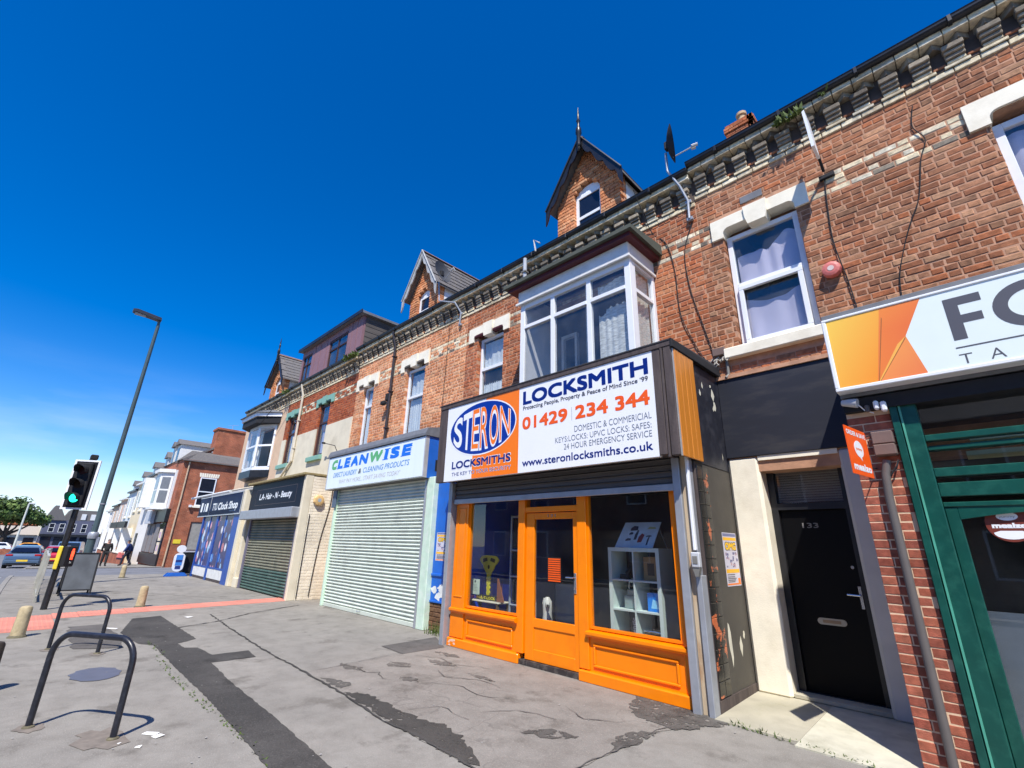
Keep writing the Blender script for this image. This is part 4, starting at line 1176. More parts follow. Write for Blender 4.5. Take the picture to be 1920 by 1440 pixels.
for a, b_ in zip(pts[:-1], pts[1:]):
    A, B = Vector((a[0], a[1], 0)), Vector((b_[0], b_[1], 0)); d = (B - A).normalized(); Ln = (B - A).length; A2 = A + d * fm; B2 = B - d * fm; nn = Vector((d.y, -d.x, 0)) * .004
    for z0, z1 in ((4.48, 5.34), (5.42, 6.16)):
        p = MB(); p.quad(tuple(A2 + nn + Vector((0, 0, z0))), tuple(B2 + nn + Vector((0, 0, z0))), tuple(B2 + nn + Vector((0, 0, z1))), tuple(A2 + nn + Vector((0, 0, z1)))); part('pane', p, G_glass, bwin)
bb = MB(); canted(bb, pts, 6.30, 6.58, .28); part('bay_soffit', bb, M_blackmatt, hA)
bb = MB(); canted(bb, pts, 6.581, 6.74, .34); part('bay_fascia', bb, M_white, hA)
P2 = [(p[0] + (.42 if i > 1 else -.42), p[1] - (.42 if i in (1, 2) else 0)) for i, p in enumerate(pts)]
bb = MB(); bb.add([(p[0], p[1], 6.745) for p in P2] + [(-23.0, FY - .02, 7.1), (-21.8, FY - .02, 7.1)], [(0, 1, 4), (1, 2, 5, 4), (2, 3, 5), (0, 3, 2, 1)]); part('bay_roof', bb, M_lead, hA)
cloth(-22.9, -21.9, 4.5, 6.1, 6.4, 5, .03, M_net, bwin, seed=71)
gable_roof_dormer(hA, -22.45, .92, 1.08, 8.55, 9.95, ZA, FY - .1, FY + .12, M_black, True, (-22.85, -22.1, 7.3, 8.8), seed=13)
# ================================================================== locksmith shop front
M_shutdark = mat('brown_grey_shutter', srgb(92, 88, 86), .55, metal=.2, var=.12, scale=10, stretch=(.2, 1, 4), dirt=srgb(60, 54, 50), dirt_amt=.5)
M_bluewall = mat('royal_blue_wall', srgb(24, 84, 230), .6, var=.04)
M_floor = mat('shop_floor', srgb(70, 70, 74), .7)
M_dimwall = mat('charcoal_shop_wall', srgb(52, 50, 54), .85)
LS = thing('locksmith_shop', 'bright orange timber shop front with glazed centre door under the locksmith sign', 'shop', (-4.7, 5.46, 0))
def door_panel(mb, x0, x1, z0, z1, y, w=.035, d=.018):
    """raised moulding round a panel"""
    mb.box(x0, x1, y - d, y, z0, z0 + w, .008); mb.box(x0, x1, y - d, y, z1 - w, z1, .008)
    mb.box(x0, x0 + w, y - d, y - .0005, z0 + w, z1 - w, .008); mb.box(x1 - w, x1, y - d, y - .0005, z0 + w, z1 - w, .008)
Yf = 5.46
for nm, x0, x1 in (('pilaster', -6.83, -6.49), ('pilaster', -5.26, -5.135), ('pilaster', -4.125, -3.97), ('pilaster', -2.69, -2.605)):
    p = MB(); p.box(x0, x1, Yf, Yf + .14, .14 if x1 - x0 > .1 else .0, 2.42, .006)
    if x1 - x0 > .2:
        door_panel(p, x0 + .06, x1 - .06, .75, 2.2, Yf, .025, .01)
    part(nm, p, M_orange, LS)
for x0, x1, pad in ((-6.489, -5.261, .19), (-3.969, -2.691, .15)):
    p = MB(); p.box(x0, x1, Yf + .025, Yf + .13, .10, .52); part('stall_riser', p, M_orange, LS)
    q = MB(); door_panel(q, x0 + pad * .4, x1 - pad * .5, .18, .44, Yf + .024, .03, .02); part('riser_moulding', q, M_orange, LS)
    s = MB(); s.prism([(Yf - .05, .545), (Yf - .05, .575), (Yf + .1, .605), (Yf + .1, .52), (Yf - .03, .52)], x0 - (.33 if x0 < -6 else .02), x1 + (.0 if x0 < -6 else .07), 'x'); part('window_sill', s, M_orange, LS)
    f = MB()
    f.box(x0, x0 + .035, Yf + .03, Yf + .09, .606, 2.42); f.box(x1 - .035, x1, Yf + .03, Yf + .09, .606, 2.42); f.box(x0 + .035, x1 - .035, Yf + .03, Yf + .09, .606, .636)
    fo = part('window_frame', f, M_orange, LS)
    g_ = MB(); g_.box(x0 + .03, x1 - .03, Yf + .055, Yf + .063, .63, 2.42); part('pane', g_, G_shop, fo)
for x0, x1 in ((-6.85, -5.2), (-4.12, -2.6)):
    p = MB(); p.box(x0, x1, Yf - .035, Yf + .1, .0, .13, .012); part('plinth', p, M_orange, LS)
hd = MB(); hd.box(-5.134, -4.126, Yf + .01, Yf + .12, 2.09, 2.17, .006); hd.box(-5.134, -4.126, Yf + .01, Yf + .12, 2.32, 2.42, .006); part('transom', hd, M_orange, LS)
g_ = MB(); g_.box(-5.134, -4.126, Yf + .06, Yf + .066, 2.17, 2.32); part('fanlight', g_, G_shop, LS)
d = MB()
d.box(-5.12, -4.955, Yf + .03, Yf + .085, .075, 2.08, .005); d.box(-4.215, -4.14, Yf + .03, Yf + .085, .075, 2.08, .005)
d.box(-4.954, -4.216, Yf + .031, Yf + .084, 1.985, 2.079, .005); d.box(-4.954, -4.216, Yf + .031, Yf + .084, .075, .22, .005); d.box(-4.954, -4.216, Yf + .031, Yf + .084, .50, .615, .005)
d.box(-4.953, -4.217, Yf + .045, Yf + .07, .22, .50)
dr = part('door', d, M_orange, LS)
g_ = MB(); g_.box(-4.96, -4.21, Yf + .052, Yf + .058, .61, 1.99); part('pane', g_, G_shop, dr)
h = MB(); h.box(-4.205, -4.165, Yf + .018, Yf + .029, 1.0, 1.26, .004); h.tube([(-4.185, Yf + .02, 1.2), (-4.185, Yf - .03, 1.2), (-4.30, Yf - .035, 1.2)], .011, 8); h.cyl(-4.185, Yf + .01, 1.05, 1.08, .014)
part('handle', h, M_chrome, dr)
nb = MB(); text_mb('131', -4.68, -4.53, 2.015, 2.055, (0, Yf + .0285, 0), mb=nb); part('door_number', nb, M_chrome, dr)
st = MB(); st.box(-5.2, -4.12, Yf - .01, Yf + .12, .0, .07); part('door_step', st, mat('dark_worn_step', srgb(52, 46, 44), .7, var=.3, scale=14, dirt=srgb(150, 140, 130), dirt_amt=.4, dirt_scale=9), LS)
ch = MB(); rr = random.Random(3)
for k in range(7):
    cx, cz = -6.72 + rr.uniform(-.1, .1), .07 + rr.uniform(-.05, .04); ch.add([(cx + rr.uniform(.015, .04) * math.cos(q), Yf - .0353 - .0002 * k, cz + rr.uniform(.01, .025) * math.sin(q)) for q in (0, .9, 1.8, 2.7, 3.6, 4.5, 5.4)], [tuple(range(7))])
part('chipped_paint_patch', ch, mat('pale_filler', srgb(236, 196, 170), .8), LS)
# opening-hours sticker on the door glass
sk = MB(); sk.box(-4.70, -4.45, Yf + .049, Yf + .0518, 1.12, 1.45)
def bars_mb(x0, x1, z0, z1, y, rows, seed=1, fill=.55, ragged=.3):
    r = random.Random(seed); mb = MB(); hh = (z1 - z0) / rows
    for i in range(rows):
        zt = z1 - i * hh
        a, b_ = x0 + r.uniform(0, ragged) * (x1 - x0) * .3, x1 - r.uniform(0, ragged) * (x1 - x0)
        mb.quad((a, y, zt - hh * fill), (b_, y, zt - hh * fill), (b_, y, zt), (a, y, zt))
    return mb
stick = MB()
for k in range(11):
    z = 1.435 - k * .029
    stick.quad((-4.69, Yf + .0478, z - .018), (-4.46, Yf + .0478, z - .018), (-4.46, Yf + .0478, z), (-4.69, Yf + .0478, z))
dark = mat('dark_sticker_film', srgb(40, 26, 24), .5)
so_ = part('hours_sticker', sk, dark, dr); part('printed_lines', stick, M_orangelet, so_)
# roller shutter half drawn behind the sign
sh = thing('roller_shutter', 'brown grey roller shutter rolled up behind the locksmith sign', 'shutter', (-4.7, 5.4, 2.3))
slat = MB(); slat.prism([(5.395, 0), (5.415, .015), (5.415, .06), (5.395, .073), (5.43, .073), (5.43, 0)], -2.1, 2.1, 'x')
sm_, _ = mesh_from(slat, 'slat', M_shutdark, center=(0, 0, 0))
for k in range(6): inst('slat', sm_, (-4.715, 0, 2.36 + k * .075), sh)
bb = MB(); bb.box(-6.82, -2.6, 5.38, 5.43, 2.275, 2.358, .006); part('bottom_bar', bb, M_greymetal, sh)
for x0, x1, y0, y1, m, nm, lab in ((-6.965, -6.87, 5.36, 5.50, M_greymetal, 'guide_rail', None), (-2.598, -2.505, 5.36, 5.50, M_greymetal, 'guide_rail', None)):
    p = MB(); p.box(x0, x1, y0, y1, 0.0, 2.66, .005); part(nm, p, m, sh)
p = MB(); p.box(-2.503, -2.425, 5.40, 5.52, 0.0, 2.70, .004); part('shutter_post', p, M_rust, sh, label='rust streaked cream post')
p = MB(); p.box(-2.424, -2.362, 5.36, 5.50, 0.0, 1.34, .005); p.box(-2.42, -2.39, 5.40, 5.48, 1.34, 2.7, .004); part('guide_rail', p, M_greymetal, sh)
p = MB(); p.box(-2.418, -2.385, 5.345, 5.395, 1.6, 2.66, .006); part('cable_conduit', p, M_white, sh)
kb = thing('control_box', 'grey shutter key switch box on the post beside the orange shop', 'control box', (-2.37, 5.35, 1.4))
p = MB(); p.box(-2.43, -2.335, 5.29, 5.355, 1.42, 1.58, .01); part('casing', p, mat('pale_grey_plastic', srgb(186, 188, 190), .5), kb)
p = MB(); p.box(-2.41, -2.355, 5.284, 5.2895, 1.46, 1.54, .002); part('cover', p, M_greyplastic, kb)
p = MB(); p.prism([(-2.425, 1.419), (-2.34, 1.419), (-2.365, 1.33), (-2.40, 1.33)], 5.30, 5.35); part('shroud', p, M_greyplastic, kb)

# ---- dark side wall with glazed tiles
sw = thing('side_wall', 'dark painted return wall with broken black tiles beside the white doorway pilaster', 'wall', (-2.38, 6.0, 0))
p = MB(); p.box(-2.46, -2.372, 5.53, FY - .002, 0, 2.62)
part('lower_wall', p, mat('grey_brown_paint', srgb(78, 74, 67), .7, var=.12, scale=4, bump=.15, bscale=20, dirt=srgb(206, 204, 190), dirt_amt=.0), sw)
p = MB(); p.box(-2.46, -2.366, 5.50, FY - .002, 2.6205, 3.98)
part('upper_wall', p, mat('flaking_black_paint', srgb(32, 34, 44), .5, var=.2, scale=3, bump=.2, bscale=14, dirt=srgb(92, 92, 98), dirt_amt=.35, dirt_scale=5), sw)
p = MB(); p.box(-2.46, -2.366, 5.50, 5.53, 0, 2.62); p.box(-2.3719, -2.358, 5.5, FY - .002, 0, .13); part('corner_bead', p, M_darkwood, sw)
def tile_mat():
    m = mat('spalled_black_tile', srgb(24, 24, 26), .18, var=.3, scale=9, dirt=srgb(196, 104, 62), dirt_amt=1.0, dirt_scale=4.5, stretch=(1, 1, .8))
    for nd in m.node_tree.nodes:
        if nd.type == 'MAP_RANGE' and abs(nd.inputs['From Min'].default_value - .48) < .001:
            nd.inputs['From Min'].default_value = .60; nd.inputs['From Max'].default_value = .612
    return m
M_tile = tile_mat()
tm = {}
for k in range(3):
    t = MB(); t.box(0, .012, -.074, .074, -.074, .074, .004); tm[k] = mesh_from(t, 'wall_tile', M_tile, center=(0, 0, 0))[0]
for j in range(16):
    for i in range(2):
        inst('wall_tile', tm[(i + j) % 3], (-2.372, 5.61 + i * .153, .215 + j * .1525), sw)
# blistered paint flakes: pale plaster showing
fl = MB(); r = random.Random(4)
def blob(cy, cz, ry, rz, x):
    n = 9; x += .0001 * len(fl.f); fl.add([(x, cy + ry * r.uniform(.6, 1.2) * math.cos(k * 2 * math.pi / n), cz + rz * r.uniform(.6, 1.2) * math.sin(k * 2 * math.pi / n)) for k in range(n)], [tuple(range(n))])
for cy, cz, a, b_ in ((5.98, .62, .05, .22), (6.28, .55, .045, .1), (6.4, .66, .03, .05)): blob(cy, cz, a, b_, -2.3705)
for cy, cz, a, b_ in ((6.33, 3.66, .05, .1), (6.36, 3.5, .06, .06), (6.28, 3.78, .03, .03), (6.0, 3.72, .02, .05), (5.9, 3.6, .025, .05), (6.3, 3.45, .02, .03), (6.42, 2.8, .01, .06)): blob(cy, cz, a, b_, -2.3645)
part('bare_plaster_patch', fl, mat('bare_plaster', srgb(214, 210, 190), .9), sw)

# ---- locksmith sign box
SY = 5.10
SG = thing('shop_sign', 'large white and orange locksmith shop sign in a dark timber box', 'sign', (-4.7, SY, 2.64))
p = MB()
p.box(-7.05, -2.335, SY - .012, SY + .09, 4.012, 4.10, .008)
p.box(-7.05, -6.815, SY, SY + .09, 2.64, 4.0119, .006)
p.box(-2.605, -2.5, SY, SY + .09, 2.66, 4.0119, .006); p.box(-2.49, -2.46, SY - .012, SY + .08, 2.62, 4.0115, .006); p.box(-2.45, -2.345, SY - .004, SY + .09, 2.64, 4.0115, .006)
part('timber_surround', p, M_darkwood, SG)
p = MB(); p.box(-6.8149, -2.606, SY + .004, SY + .07, 2.645, 4.0118); part('face_panel', p, M_signwhite, SG)
p = MB(); p.box(-7.05, -2.345, SY + .0905, SY + .4, 2.68, 2.72); p.box(-7.04, -7.0, SY + .0905, FY - .003, 2.721, 4.01); p.box(-7.05, -2.345, SY + .0905, FY - .003, 4.0121, 4.06)
part('box_carcass', p, M_darkwood, SG)
p = MB(); p.add([(-7.07, SY - .02, 4.102), (-2.32, SY - .02, 4.102), (-2.32, FY - .004, 4.15), (-7.07, FY - .004, 4.15), (-7.07, SY - .02, 4.085), (-2.32, SY - .02, 4.085), (-2.32, FY - .004, 4.085)],
                [(0, 1, 2, 3), (4, 5, 1, 0), (5, 6, 2, 1)]); part('felt_roof', p, mat('black_felt', srgb(56, 56, 60), .8, var=.2), SG)
p = MB(); p.box(-2.3449, -2.31, SY - .02, 6.58, 3.985, 4.10, .006); part('roof_edge_trim', p, M_blackmatt, SG)
pk = mat('varnished_pine', srgb(206, 128, 40), .4, var=.12, scale=14, stretch=(1, 6, .12), dirt=srgb(160, 92, 30), dirt_amt=.5, dirt_scale=10)
for k in range(4):
    q = MB(); y0 = SY + .045 + k * .135; q.box(-2.344, -2.322, y0, y0 + .131, 2.63, 3.98, .005); part('pine_board', q, pk, SG)
p = MB(); p.box(-2.344, -2.331, SY + .02, SY + .044, 2.63, 3.98); part('board_edge', p, mat('aluminium_trim', srgb(190, 188, 184), .4, metal=.4), SG)
y = SY + .0025
p = MB(); p.quad((-6.05, y + .0005, 2.648), (-4.955, y + .0005, 2.648), (-4.955, y + .0005, 4.009), (-5.60, y + .0005, 4.009))
p.v = []; p.f = []
p.add([(-6.05, y + .0005, 2.648), (-4.955, y + .0005, 2.648), (-4.955, y + .0005, 4.009), (-5.75, y + .0005, 4.009), (-6.05, y + .0005, 3.3)], [(0, 1, 2, 3, 4)])
part('orange_panel', p, M_signorange, SG)
ec, ea, eb = (-5.865, 3.505), .835, .455
tilt = .0
def ell(a, b_, yy, n=40):
    mb = MB(); mb.add([(ec[0] + a * math.cos(t), yy, ec[1] + b_ * math.sin(t)) for t in [2 * math.pi * k / n for k in range(n)]], [tuple(range(n))]); return mb
part('oval_outline', ell(ea + .022, eb + .022, y), M_signwhite, SG)
part('blue_oval', ell(ea, eb, y - .0005), M_signblue, SG)
def oval_warp(u, v):
    t = max(-1, min(1, (u - ec[0]) / (ea * 1.03)))
    hh = eb * .80 * math.sqrt(max(0.05, 1 - t * t))
    return u, ec[1] + (v - .5) * 2 * hh
def letters(word, u0, wd, gap, m, dy, bold, nm):
    mb = MB(); u = u0
    for ch, w in zip(word, wd):
        text_mb(ch, u, u + w, 0, 1, (0, y - dy, 0), bold=bold, warp=oval_warp, mb=mb, res=6); u += w + gap
    part(nm, mb, m, SG)
letters('ST', -6.60, (.24, .24), .015, M_signwhite, .001, .02, 'logo_lettering')
letters('ERON', -6.10, (.2, .225, .23, .26), .015, M_signwhite, .001, .035, 'logo_outline')
letters('ERON', -6.085, (.17, .195, .2, .23), .045, M_signorange, .0016, -.005, 'logo_lettering')
def lettering(s, u0, u1, v0, v1, m, bold=0, yy=None, parent=None, shear=0, nm='lettering', res=4):
    return part(nm, text_mb(s, u0, u1, v0, v1, (0, y - .001 if yy is None else yy, 0), bold=bold, shear=shear, res=res), m, parent or SG)
lettering('LOCKSMITH', -4.87, -2.67, 3.715, 3.935, M_navy, .034)
lettering('Protecting People, Property & Peace of Mind Since \u201899', -4.865, -2.68, 3.625, 3.69, M_dkgreylet, .015)
lettering('01429', -4.875, -3.98, 3.31, 3.505, M_orangelet, .028)
lettering('234', -3.84, -3.29, 3.31, 3.505, M_orangelet, .028)
lettering('344', -3.18, -2.675, 3.31, 3.505, M_orangelet, .028)
lettering('DOMESTIC & COMMERICIAL', -3.86, -2.67, 3.13, 3.215, M_greylet, -.004)
lettering('KEYS:LOCKS: UPVC LOCKS: SAFES:', -4.21, -2.68, 3.012, 3.09, M_greylet, -.004)
lettering('24 HOUR EMERGENCY SERVICE', -4.05, -2.68, 2.90, 2.98, M_greylet, -.002)
lettering('www.steronlocksmiths.co.uk', -4.865, -2.68, 2.735, 2.845, M_navy, .014)
lettering('LOCKSMITHS', -6.612, -5.108, 2.838, 2.988, M_signwhite, .03, y - .0005, nm='lettering_outline')
lettering('LOCKSMITHS', -6.60, -5.12, 2.848, 2.98, M_navy, .03)
lettering('THE KEY TO YOUR SECURITY', -6.596, -5.106, 2.724, 2.79, M_signwhite, .03, y - .0005, nm='lettering_outline')
lettering('THE KEY TO YOUR SECURITY', -6.59, -5.11, 2.727, 2.787, M_navy, .004)
lk = MB(); lk.box(-3.904, -3.899, y - .0012, y - .0006, 3.3, 3.5); part('panel_joint', lk, M_greylet, SG)

# ---- inside the shop
rm = MB()
rm.box(-6.98, -2.5, 5.6, 9.6, .02, .06); part('shop_floor', rm, M_floor, LS)
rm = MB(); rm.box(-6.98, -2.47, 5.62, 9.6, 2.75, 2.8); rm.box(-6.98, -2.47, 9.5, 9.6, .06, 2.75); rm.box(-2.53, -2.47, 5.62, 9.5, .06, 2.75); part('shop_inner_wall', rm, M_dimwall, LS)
rm = MB(); rm.box(-6.98, -6.90, 5.62, 9.5, .06, 2.749); part('shop_inner_wall', rm, M_bluewall, LS, label='royal blue shop wall')
rm = MB(); rm.box(-6.88, -6.06, 6.22, 6.26, .06, .95); part('display_backboard', rm, M_bluewall, LS, label='low blue backboard')
# white cube shelf with goods
M_shelf = mat('white_laminate', srgb(214, 226, 218), .5, var=.02)
SH = thing('display_shelf', 'white cube shelving unit with goods in the right shop window', 'shelf', (-3.5, 6.0, .06))
p = MB(); X0, X1, Y0, Y1 = -3.88, -3.11, 5.85, 6.24
p.box(X0, X0 + .05, Y0, Y1, .06, 1.56); p.box(X1 - .05, X1, Y0, Y1, .06, 1.56); p.box(X0, X1, Y0 - .001, Y1 + .001, 1.56, 1.61); p.box(X0 + .05, X1 - .05, Y0, Y1, .06, .11)
p.box(-3.505, -3.485, Y0 + .002, Y1, .11, 1.56)
for z in (.46, .82, 1.185): p.box(X0 + .05, -3.505, Y0 + .002, Y1, z, z + .02); p.box(-3.485, X1 - .05, Y0 + .002, Y1, z, z + .02)
part('frame', p, M_shelf, SH)
def goods(name, label, cat, loc, shapes, group=None):
    t = thing(name, label, cat, loc, group)
    for nm, mb, m in shapes: part(nm, mb, m, t)
    return t
b_ = MB(); b_.box(-3.40, -3.19, 5.95, 6.1, 1.206, 1.50, .004); l_ = MB(); l_.box(-3.34, -3.24, 5.948, 5.9495, 1.27, 1.42)
goods('parcel_box', 'brown cardboard lock box in the top right cube of the white shelf', 'box', (-3.3, 6.0, 1.205), [('carton', b_, mat('brown_card', srgb(158, 120, 76), .8)), ('print_panel', l_, mat('dark_print', srgb(64, 46, 34), .7))])
b_ = MB(); b_.box(-3.36, -3.17, 5.93, 6.1, .841, 1.06, .004); l_ = MB(); l_.add([(-3.31, 5.928, .88), (-3.2, 5.928, .88), (-3.22, 5.928, .97), (-3.28, 5.928, .99)], [(0, 1, 2, 3)])
goods('parcel_box', 'bright blue product box in the middle right cube of the white shelf', 'box', (-3.27, 6.0, .84), [('carton', b_, mat('bright_blue_card', srgb(20, 130, 226), .4)), ('print_panel', l_, mat('pale_blue_print', srgb(150, 214, 250), .4))])
b_ = MB(); b_.box(-3.72, -3.54, 5.95, 6.08, .841, 1.0, .01); b_.box(-3.68, -3.57, 5.97, 6.06, 1.0, 1.08, .01); l_ = MB(); l_.tube([(-3.67, 6.01, 1.08), (-3.66, 6.01, 1.17), (-3.6, 6.01, 1.17), (-3.59, 6.01, 1.08)], .012)
goods('padlock', 'grey heavy padlock in the middle left cube of the white shelf', 'padlock', (-3.63, 6.0, .84), [('body', b_, mat('dull_silver', srgb(150, 168, 166), .4, metal=.3)), ('shackle', l_, M_chrome)])
b_ = MB(); b_.box(-3.76, -3.62, 5.92, 6.02, 1.206, 1.27, .015); b_.tube([(-3.66, 5.95, 1.27), (-3.6, 5.98, 1.38), (-3.52, 5.98, 1.37)], .025); l_ = MB(); l_.box(-3.62, -3.54, 5.95, 6.03, 1.33, 1.42, .02)
goods('door_closer', 'black hand tool in the top left cube of the white shelf', 'tool', (-3.65, 6.0, 1.205), [('body', b_, M_blackmatt), ('head', l_, M_blackmatt)])
b_ = MB(); b_.box(-3.64, -3.52, 5.95, 6.05, .481, .79, .004)
l_ = text_mb('Pentic', 0, .22, 0, .05, (-3.56, 5.9485, .52), U=(0, 0, 1), V=(-1, 0, 0), bold=.02)
goods('product_box', 'tall black product box in the lower left cube of the white shelf', 'box', (-3.58, 6.0, .48), [('carton', b_, M_blackmatt), ('lettering', l_, M_signwhite)])
b_ = MB(); b_.box(-3.42, -3.2, 5.93, 6.02, .58, .6, .004); b_.box(-3.34, -3.3, 5.96, 6.0, .481, .58); l_ = MB(); l_.tube([(-3.44, 5.94, .605), (-3.3, 5.94, .61), (-3.2, 5.94, .605)], .012)
goods('key_stand', 'small dark display stand in the lower right cube of the white shelf', 'stand', (-3.31, 6.0, .48), [('stand', b_, mat('brown_stand', srgb(74, 58, 46), .6)), ('tool', l_, M_chrome)])
# picture board on top
PB = thing('picture_board', 'white board printed with keys leaning on top of the white shelf', 'board', (-3.45, 5.98, 1.61))
p = MB(); p.add([(-3.80, 5.90, 1.612), (-3.22, 5.90, 1.612), (-3.15, 6.06, 1.95), (-3.70, 6.06, 1.95), (-3.80, 5.91, 1.612), (-3.22, 5.91, 1.612), (-3.15, 6.07, 1.95), (-3.70, 6.07, 1.95)],
                [(0, 1, 2, 3), (7, 6, 5, 4), (0, 4, 5, 1), (1, 5, 6, 2), (2, 6, 7, 3), (3, 7, 4, 0)]); part('board', p, mat('pale_blue_board', srgb(208, 224, 238), .4), PB)
def onb(u, v):
    a = Vector((-3.80 + .58 * u, 5.8985, 1.612)); b2 = Vector((-3.70 + .55 * u, 6.0585, 1.95)); return a.lerp(b2, v)
def bshape(pts): 
    m = MB(); m.add([tuple(onb(*q)) for q in pts], [tuple(range(len(pts)))]); return m
kd = MB(); kr = MB(); ky = MB()
for u0, v0, w, h_ in ((.25, .66, .2, .18), (.26, .5, .1, .1), (.22, .26, .14, .1), (.43, .3, .07, .36), (.8, .1, .04, .36), (.74, .42, .14, .06)): kd.merge(bshape([(u0, v0), (u0 + w, v0 + .02), (u0 + w * .9, v0 + h_), (u0 + w * .3, v0 + h_ * 1.1), (u0 - .01, v0 + h_ * .6)]))
kr.merge(bshape([(.55, .2), (.66, .22), (.68, .5), (.6, .56), (.54, .42)])); ky.merge(bshape([(.7, .72), (.93, .74), (.9, .8), (.74, .82)]))
part('printed_keys', kd, mat('dark_blue_print', srgb(44, 54, 78), .5), PB); part('printed_handle', kr, mat('red_print', srgb(150, 60, 60), .5), PB); part('printed_key', ky, mat('yellow_print', srgb(196, 190, 130), .5), PB)
bk = MB(); bk.tube([(-3.2, 6.06, 1.9), (-3.16, 6.2, 1.612)], .006); part('easel_leg', bk, M_chrome, PB)
# large yellow key sign
KS = thing('key_sign', 'large yellow key shaped display standing on the stool in the left shop window', 'display', (-6.42, 5.95, .7))
M_keyy = mat('key_yellow', srgb(214, 206, 70), .5)
def mirror(pts): return pts + [(-a, b_) for a, b_ in reversed(pts)]
prof = [(.0, .0), (.03, .0), (.045, .05), (.03, .09), (.05, .13), (.03, .17), (.05, .21), (.035, .26), (.06, .30), (.04, .33), (.07, .40), (.13, .47), (.15, .52), (.2, .56), (.25, .62), (.2, .68), (.1, .70), (0, .70)]
k = MB(); k.prism([(-6.42 + a, .77 + b_ * .93) for a, b_ in [(-a, b_) for a, b_ in reversed(prof[1:-1])] + prof[:1] + prof[1:]] , 5.93, 5.95); 
ko = part('key_blade', k, M_keyy, KS)
k = MB()
for s in (-1, 1): k.add([(-6.42 + s * .03, 5.9285, 1.33), (-6.42 + s * .15, 5.9285, 1.30), (-6.42 + s * .16, 5.9285, 1.36), (-6.42 + s * .05, 5.9285, 1.385)], [(0, 1, 2, 3)])
k.disc((-6.42, 5.9285, 1.23), (1, 0, 0), (0, 0, 1), 12, .028, .035)
part('printed_emblem', k, mat('dark_olive_print', srgb(66, 60, 24), .6), KS)
k = MB(); k.box(-6.68, -6.18, 5.9, 5.96, .70, .775, .004); part('base_block', k, M_blackmatt, KS)
part('lettering', text_mb('MUL-T-LOCK', -6.66, -6.2, .712, .758, (0, 5.898, 0), bold=.04), M_keyy, KS)
ST = thing('stool', 'pale topped low display stool behind the left shop window', 'stool', (-6.42, 5.95, .06))
k = MB(); k.box(-6.82, -6.04, 5.82, 6.12, .665, .695, .01); part('top', k, mat('pale_wood', srgb(214, 206, 184), .5), ST)
for x_ in (-6.78, -6.08):
    for y_ in (5.85, 6.09): k = MB(); k.box(x_ - .02, x_ + .02, y_ - .02, y_ + .02, .06, .664); part('leg', k, mat('brown_wood', srgb(110, 84, 60), .6), ST)
CF = thing('certificate', 'white certificate card standing left of the yellow key', 'certificate', (-6.66, 5.86, .77))
k = MB(); k.box(-6.78, -6.56, 5.855, 5.862, .775, 1.02); part('card', k, mat('pale_green_white', srgb(208, 228, 214), .5), CF)
k = bars_mb(-6.74, -6.60, .82, .93, 5.8535, 5, 3, .25); part('printed_lines', k, mat('faint_print', srgb(160, 178, 170), .6), CF)
k = MB(); k.box(-6.69, -6.655, 5.853, 5.8538, .965, 1.0); part('crest', k, mat('dark_crest', srgb(70, 80, 86), .6), CF)
AF = thing('sample_board', 'brown wooden sample board leaning on the stool in the left shop window', 'board', (-6.0, 6.05, .7))
k = MB(); k.add([(-6.12, 5.9, .70), (-5.98, 5.86, .70), (-6.14, 6.0, 1.02), (-6.16, 6.02, 1.0)], [(0, 1, 2, 3)]); k.prism([(-6.14, .70), (-5.97, .70), (-6.12, 1.06), (-6.14, 1.06)], 5.88, 5.90); part('panel', k, mat('red_brown_wood', srgb(140, 84, 60), .6), AF)
LD = thing('display_rack', 'silver framed display rack of black key panels in the left shop window', 'rack', (-5.8, 6.1, .06))
k = MB(); k.tube([(-6.0, 6.05, .06), (-5.99, 6.05, 2.1)], .02); k.tube([(-5.42, 6.05, .06), (-5.42, 6.05, 2.1)], .02)
for z in (.66, 1.10, 1.52, 2.08): k.tube([(-5.99, 6.05, z), (-5.42, 6.05, z)], .018)
part('rail', k, mat('silver_tube', srgb(176, 184, 196), .4, metal=.3), LD)
for z0, z1 in ((.7, 1.07), (1.14, 1.49), (1.56, 2.05)):
    k = MB(); k.box(-5.96, -5.45, 6.06, 6.075, z0, z1); part('key_panel', k, M_blackmatt, LD)
k = MB(); rr = random.Random(8)
for _ in range(14): xx, zz = rr.uniform(-5.88, -5.5), rr.choice((.9, 1.3, 1.75)) + rr.uniform(-.12, .12); k.box(xx, xx + .05, 6.054, 6.0595, zz, zz + .02)
part('key_blank', k, mat('brass_keys', srgb(190, 120, 60), .4, metal=.5), LD)
DG = thing('dog_figurine', 'small white dog figurine sitting inside the orange shop door', 'figurine', (-5.08, 5.95, .06))
k = MB(); k.lathe(-5.08, 5.95, [(.06, .09), (.12, .11), (.3, .10), (.5, .085), (.62, .07), (.72, .075), (.80, .07), (.86, .03)], 12); k.tube([(-5.06, 5.93, .78), (-5.0, 5.86, .75)], [.045, .025], 8); k.tube([(-5.12, 5.93, .84), (-5.15, 5.92, .76)], [.02, .01], 6); k.tube([(-5.05, 5.87, .5), (-5.04, 5.85, .07)], [.035, .03], 6); k.tube([(-5.12, 5.87, .5), (-5.13, 5.85, .07)], [.035, .03], 6)
part('body', k, mat('white_glaze', srgb(214, 210, 204), .4), DG, smooth=True)
k = MB(); k.tube([(-5.0, 5.862, .752), (-4.985, 5.845, .75)], [.018, .008], 6); part('nose', k, M_blackmatt, DG)
k = MB(); k.box(-5.5, -5.2, 6.15, 6.18, .06, 1.25); k2 = MB(); k2.add([(-5.3, 5.9, .06), (-4.9, 5.95, .06), (-5.3, 6.0, 1.1)], [(0, 1, 2)])
DW = thing('shop_counter', 'grey white counter end inside the orange shop door', 'counter', (-5.0, 6.6, .06))
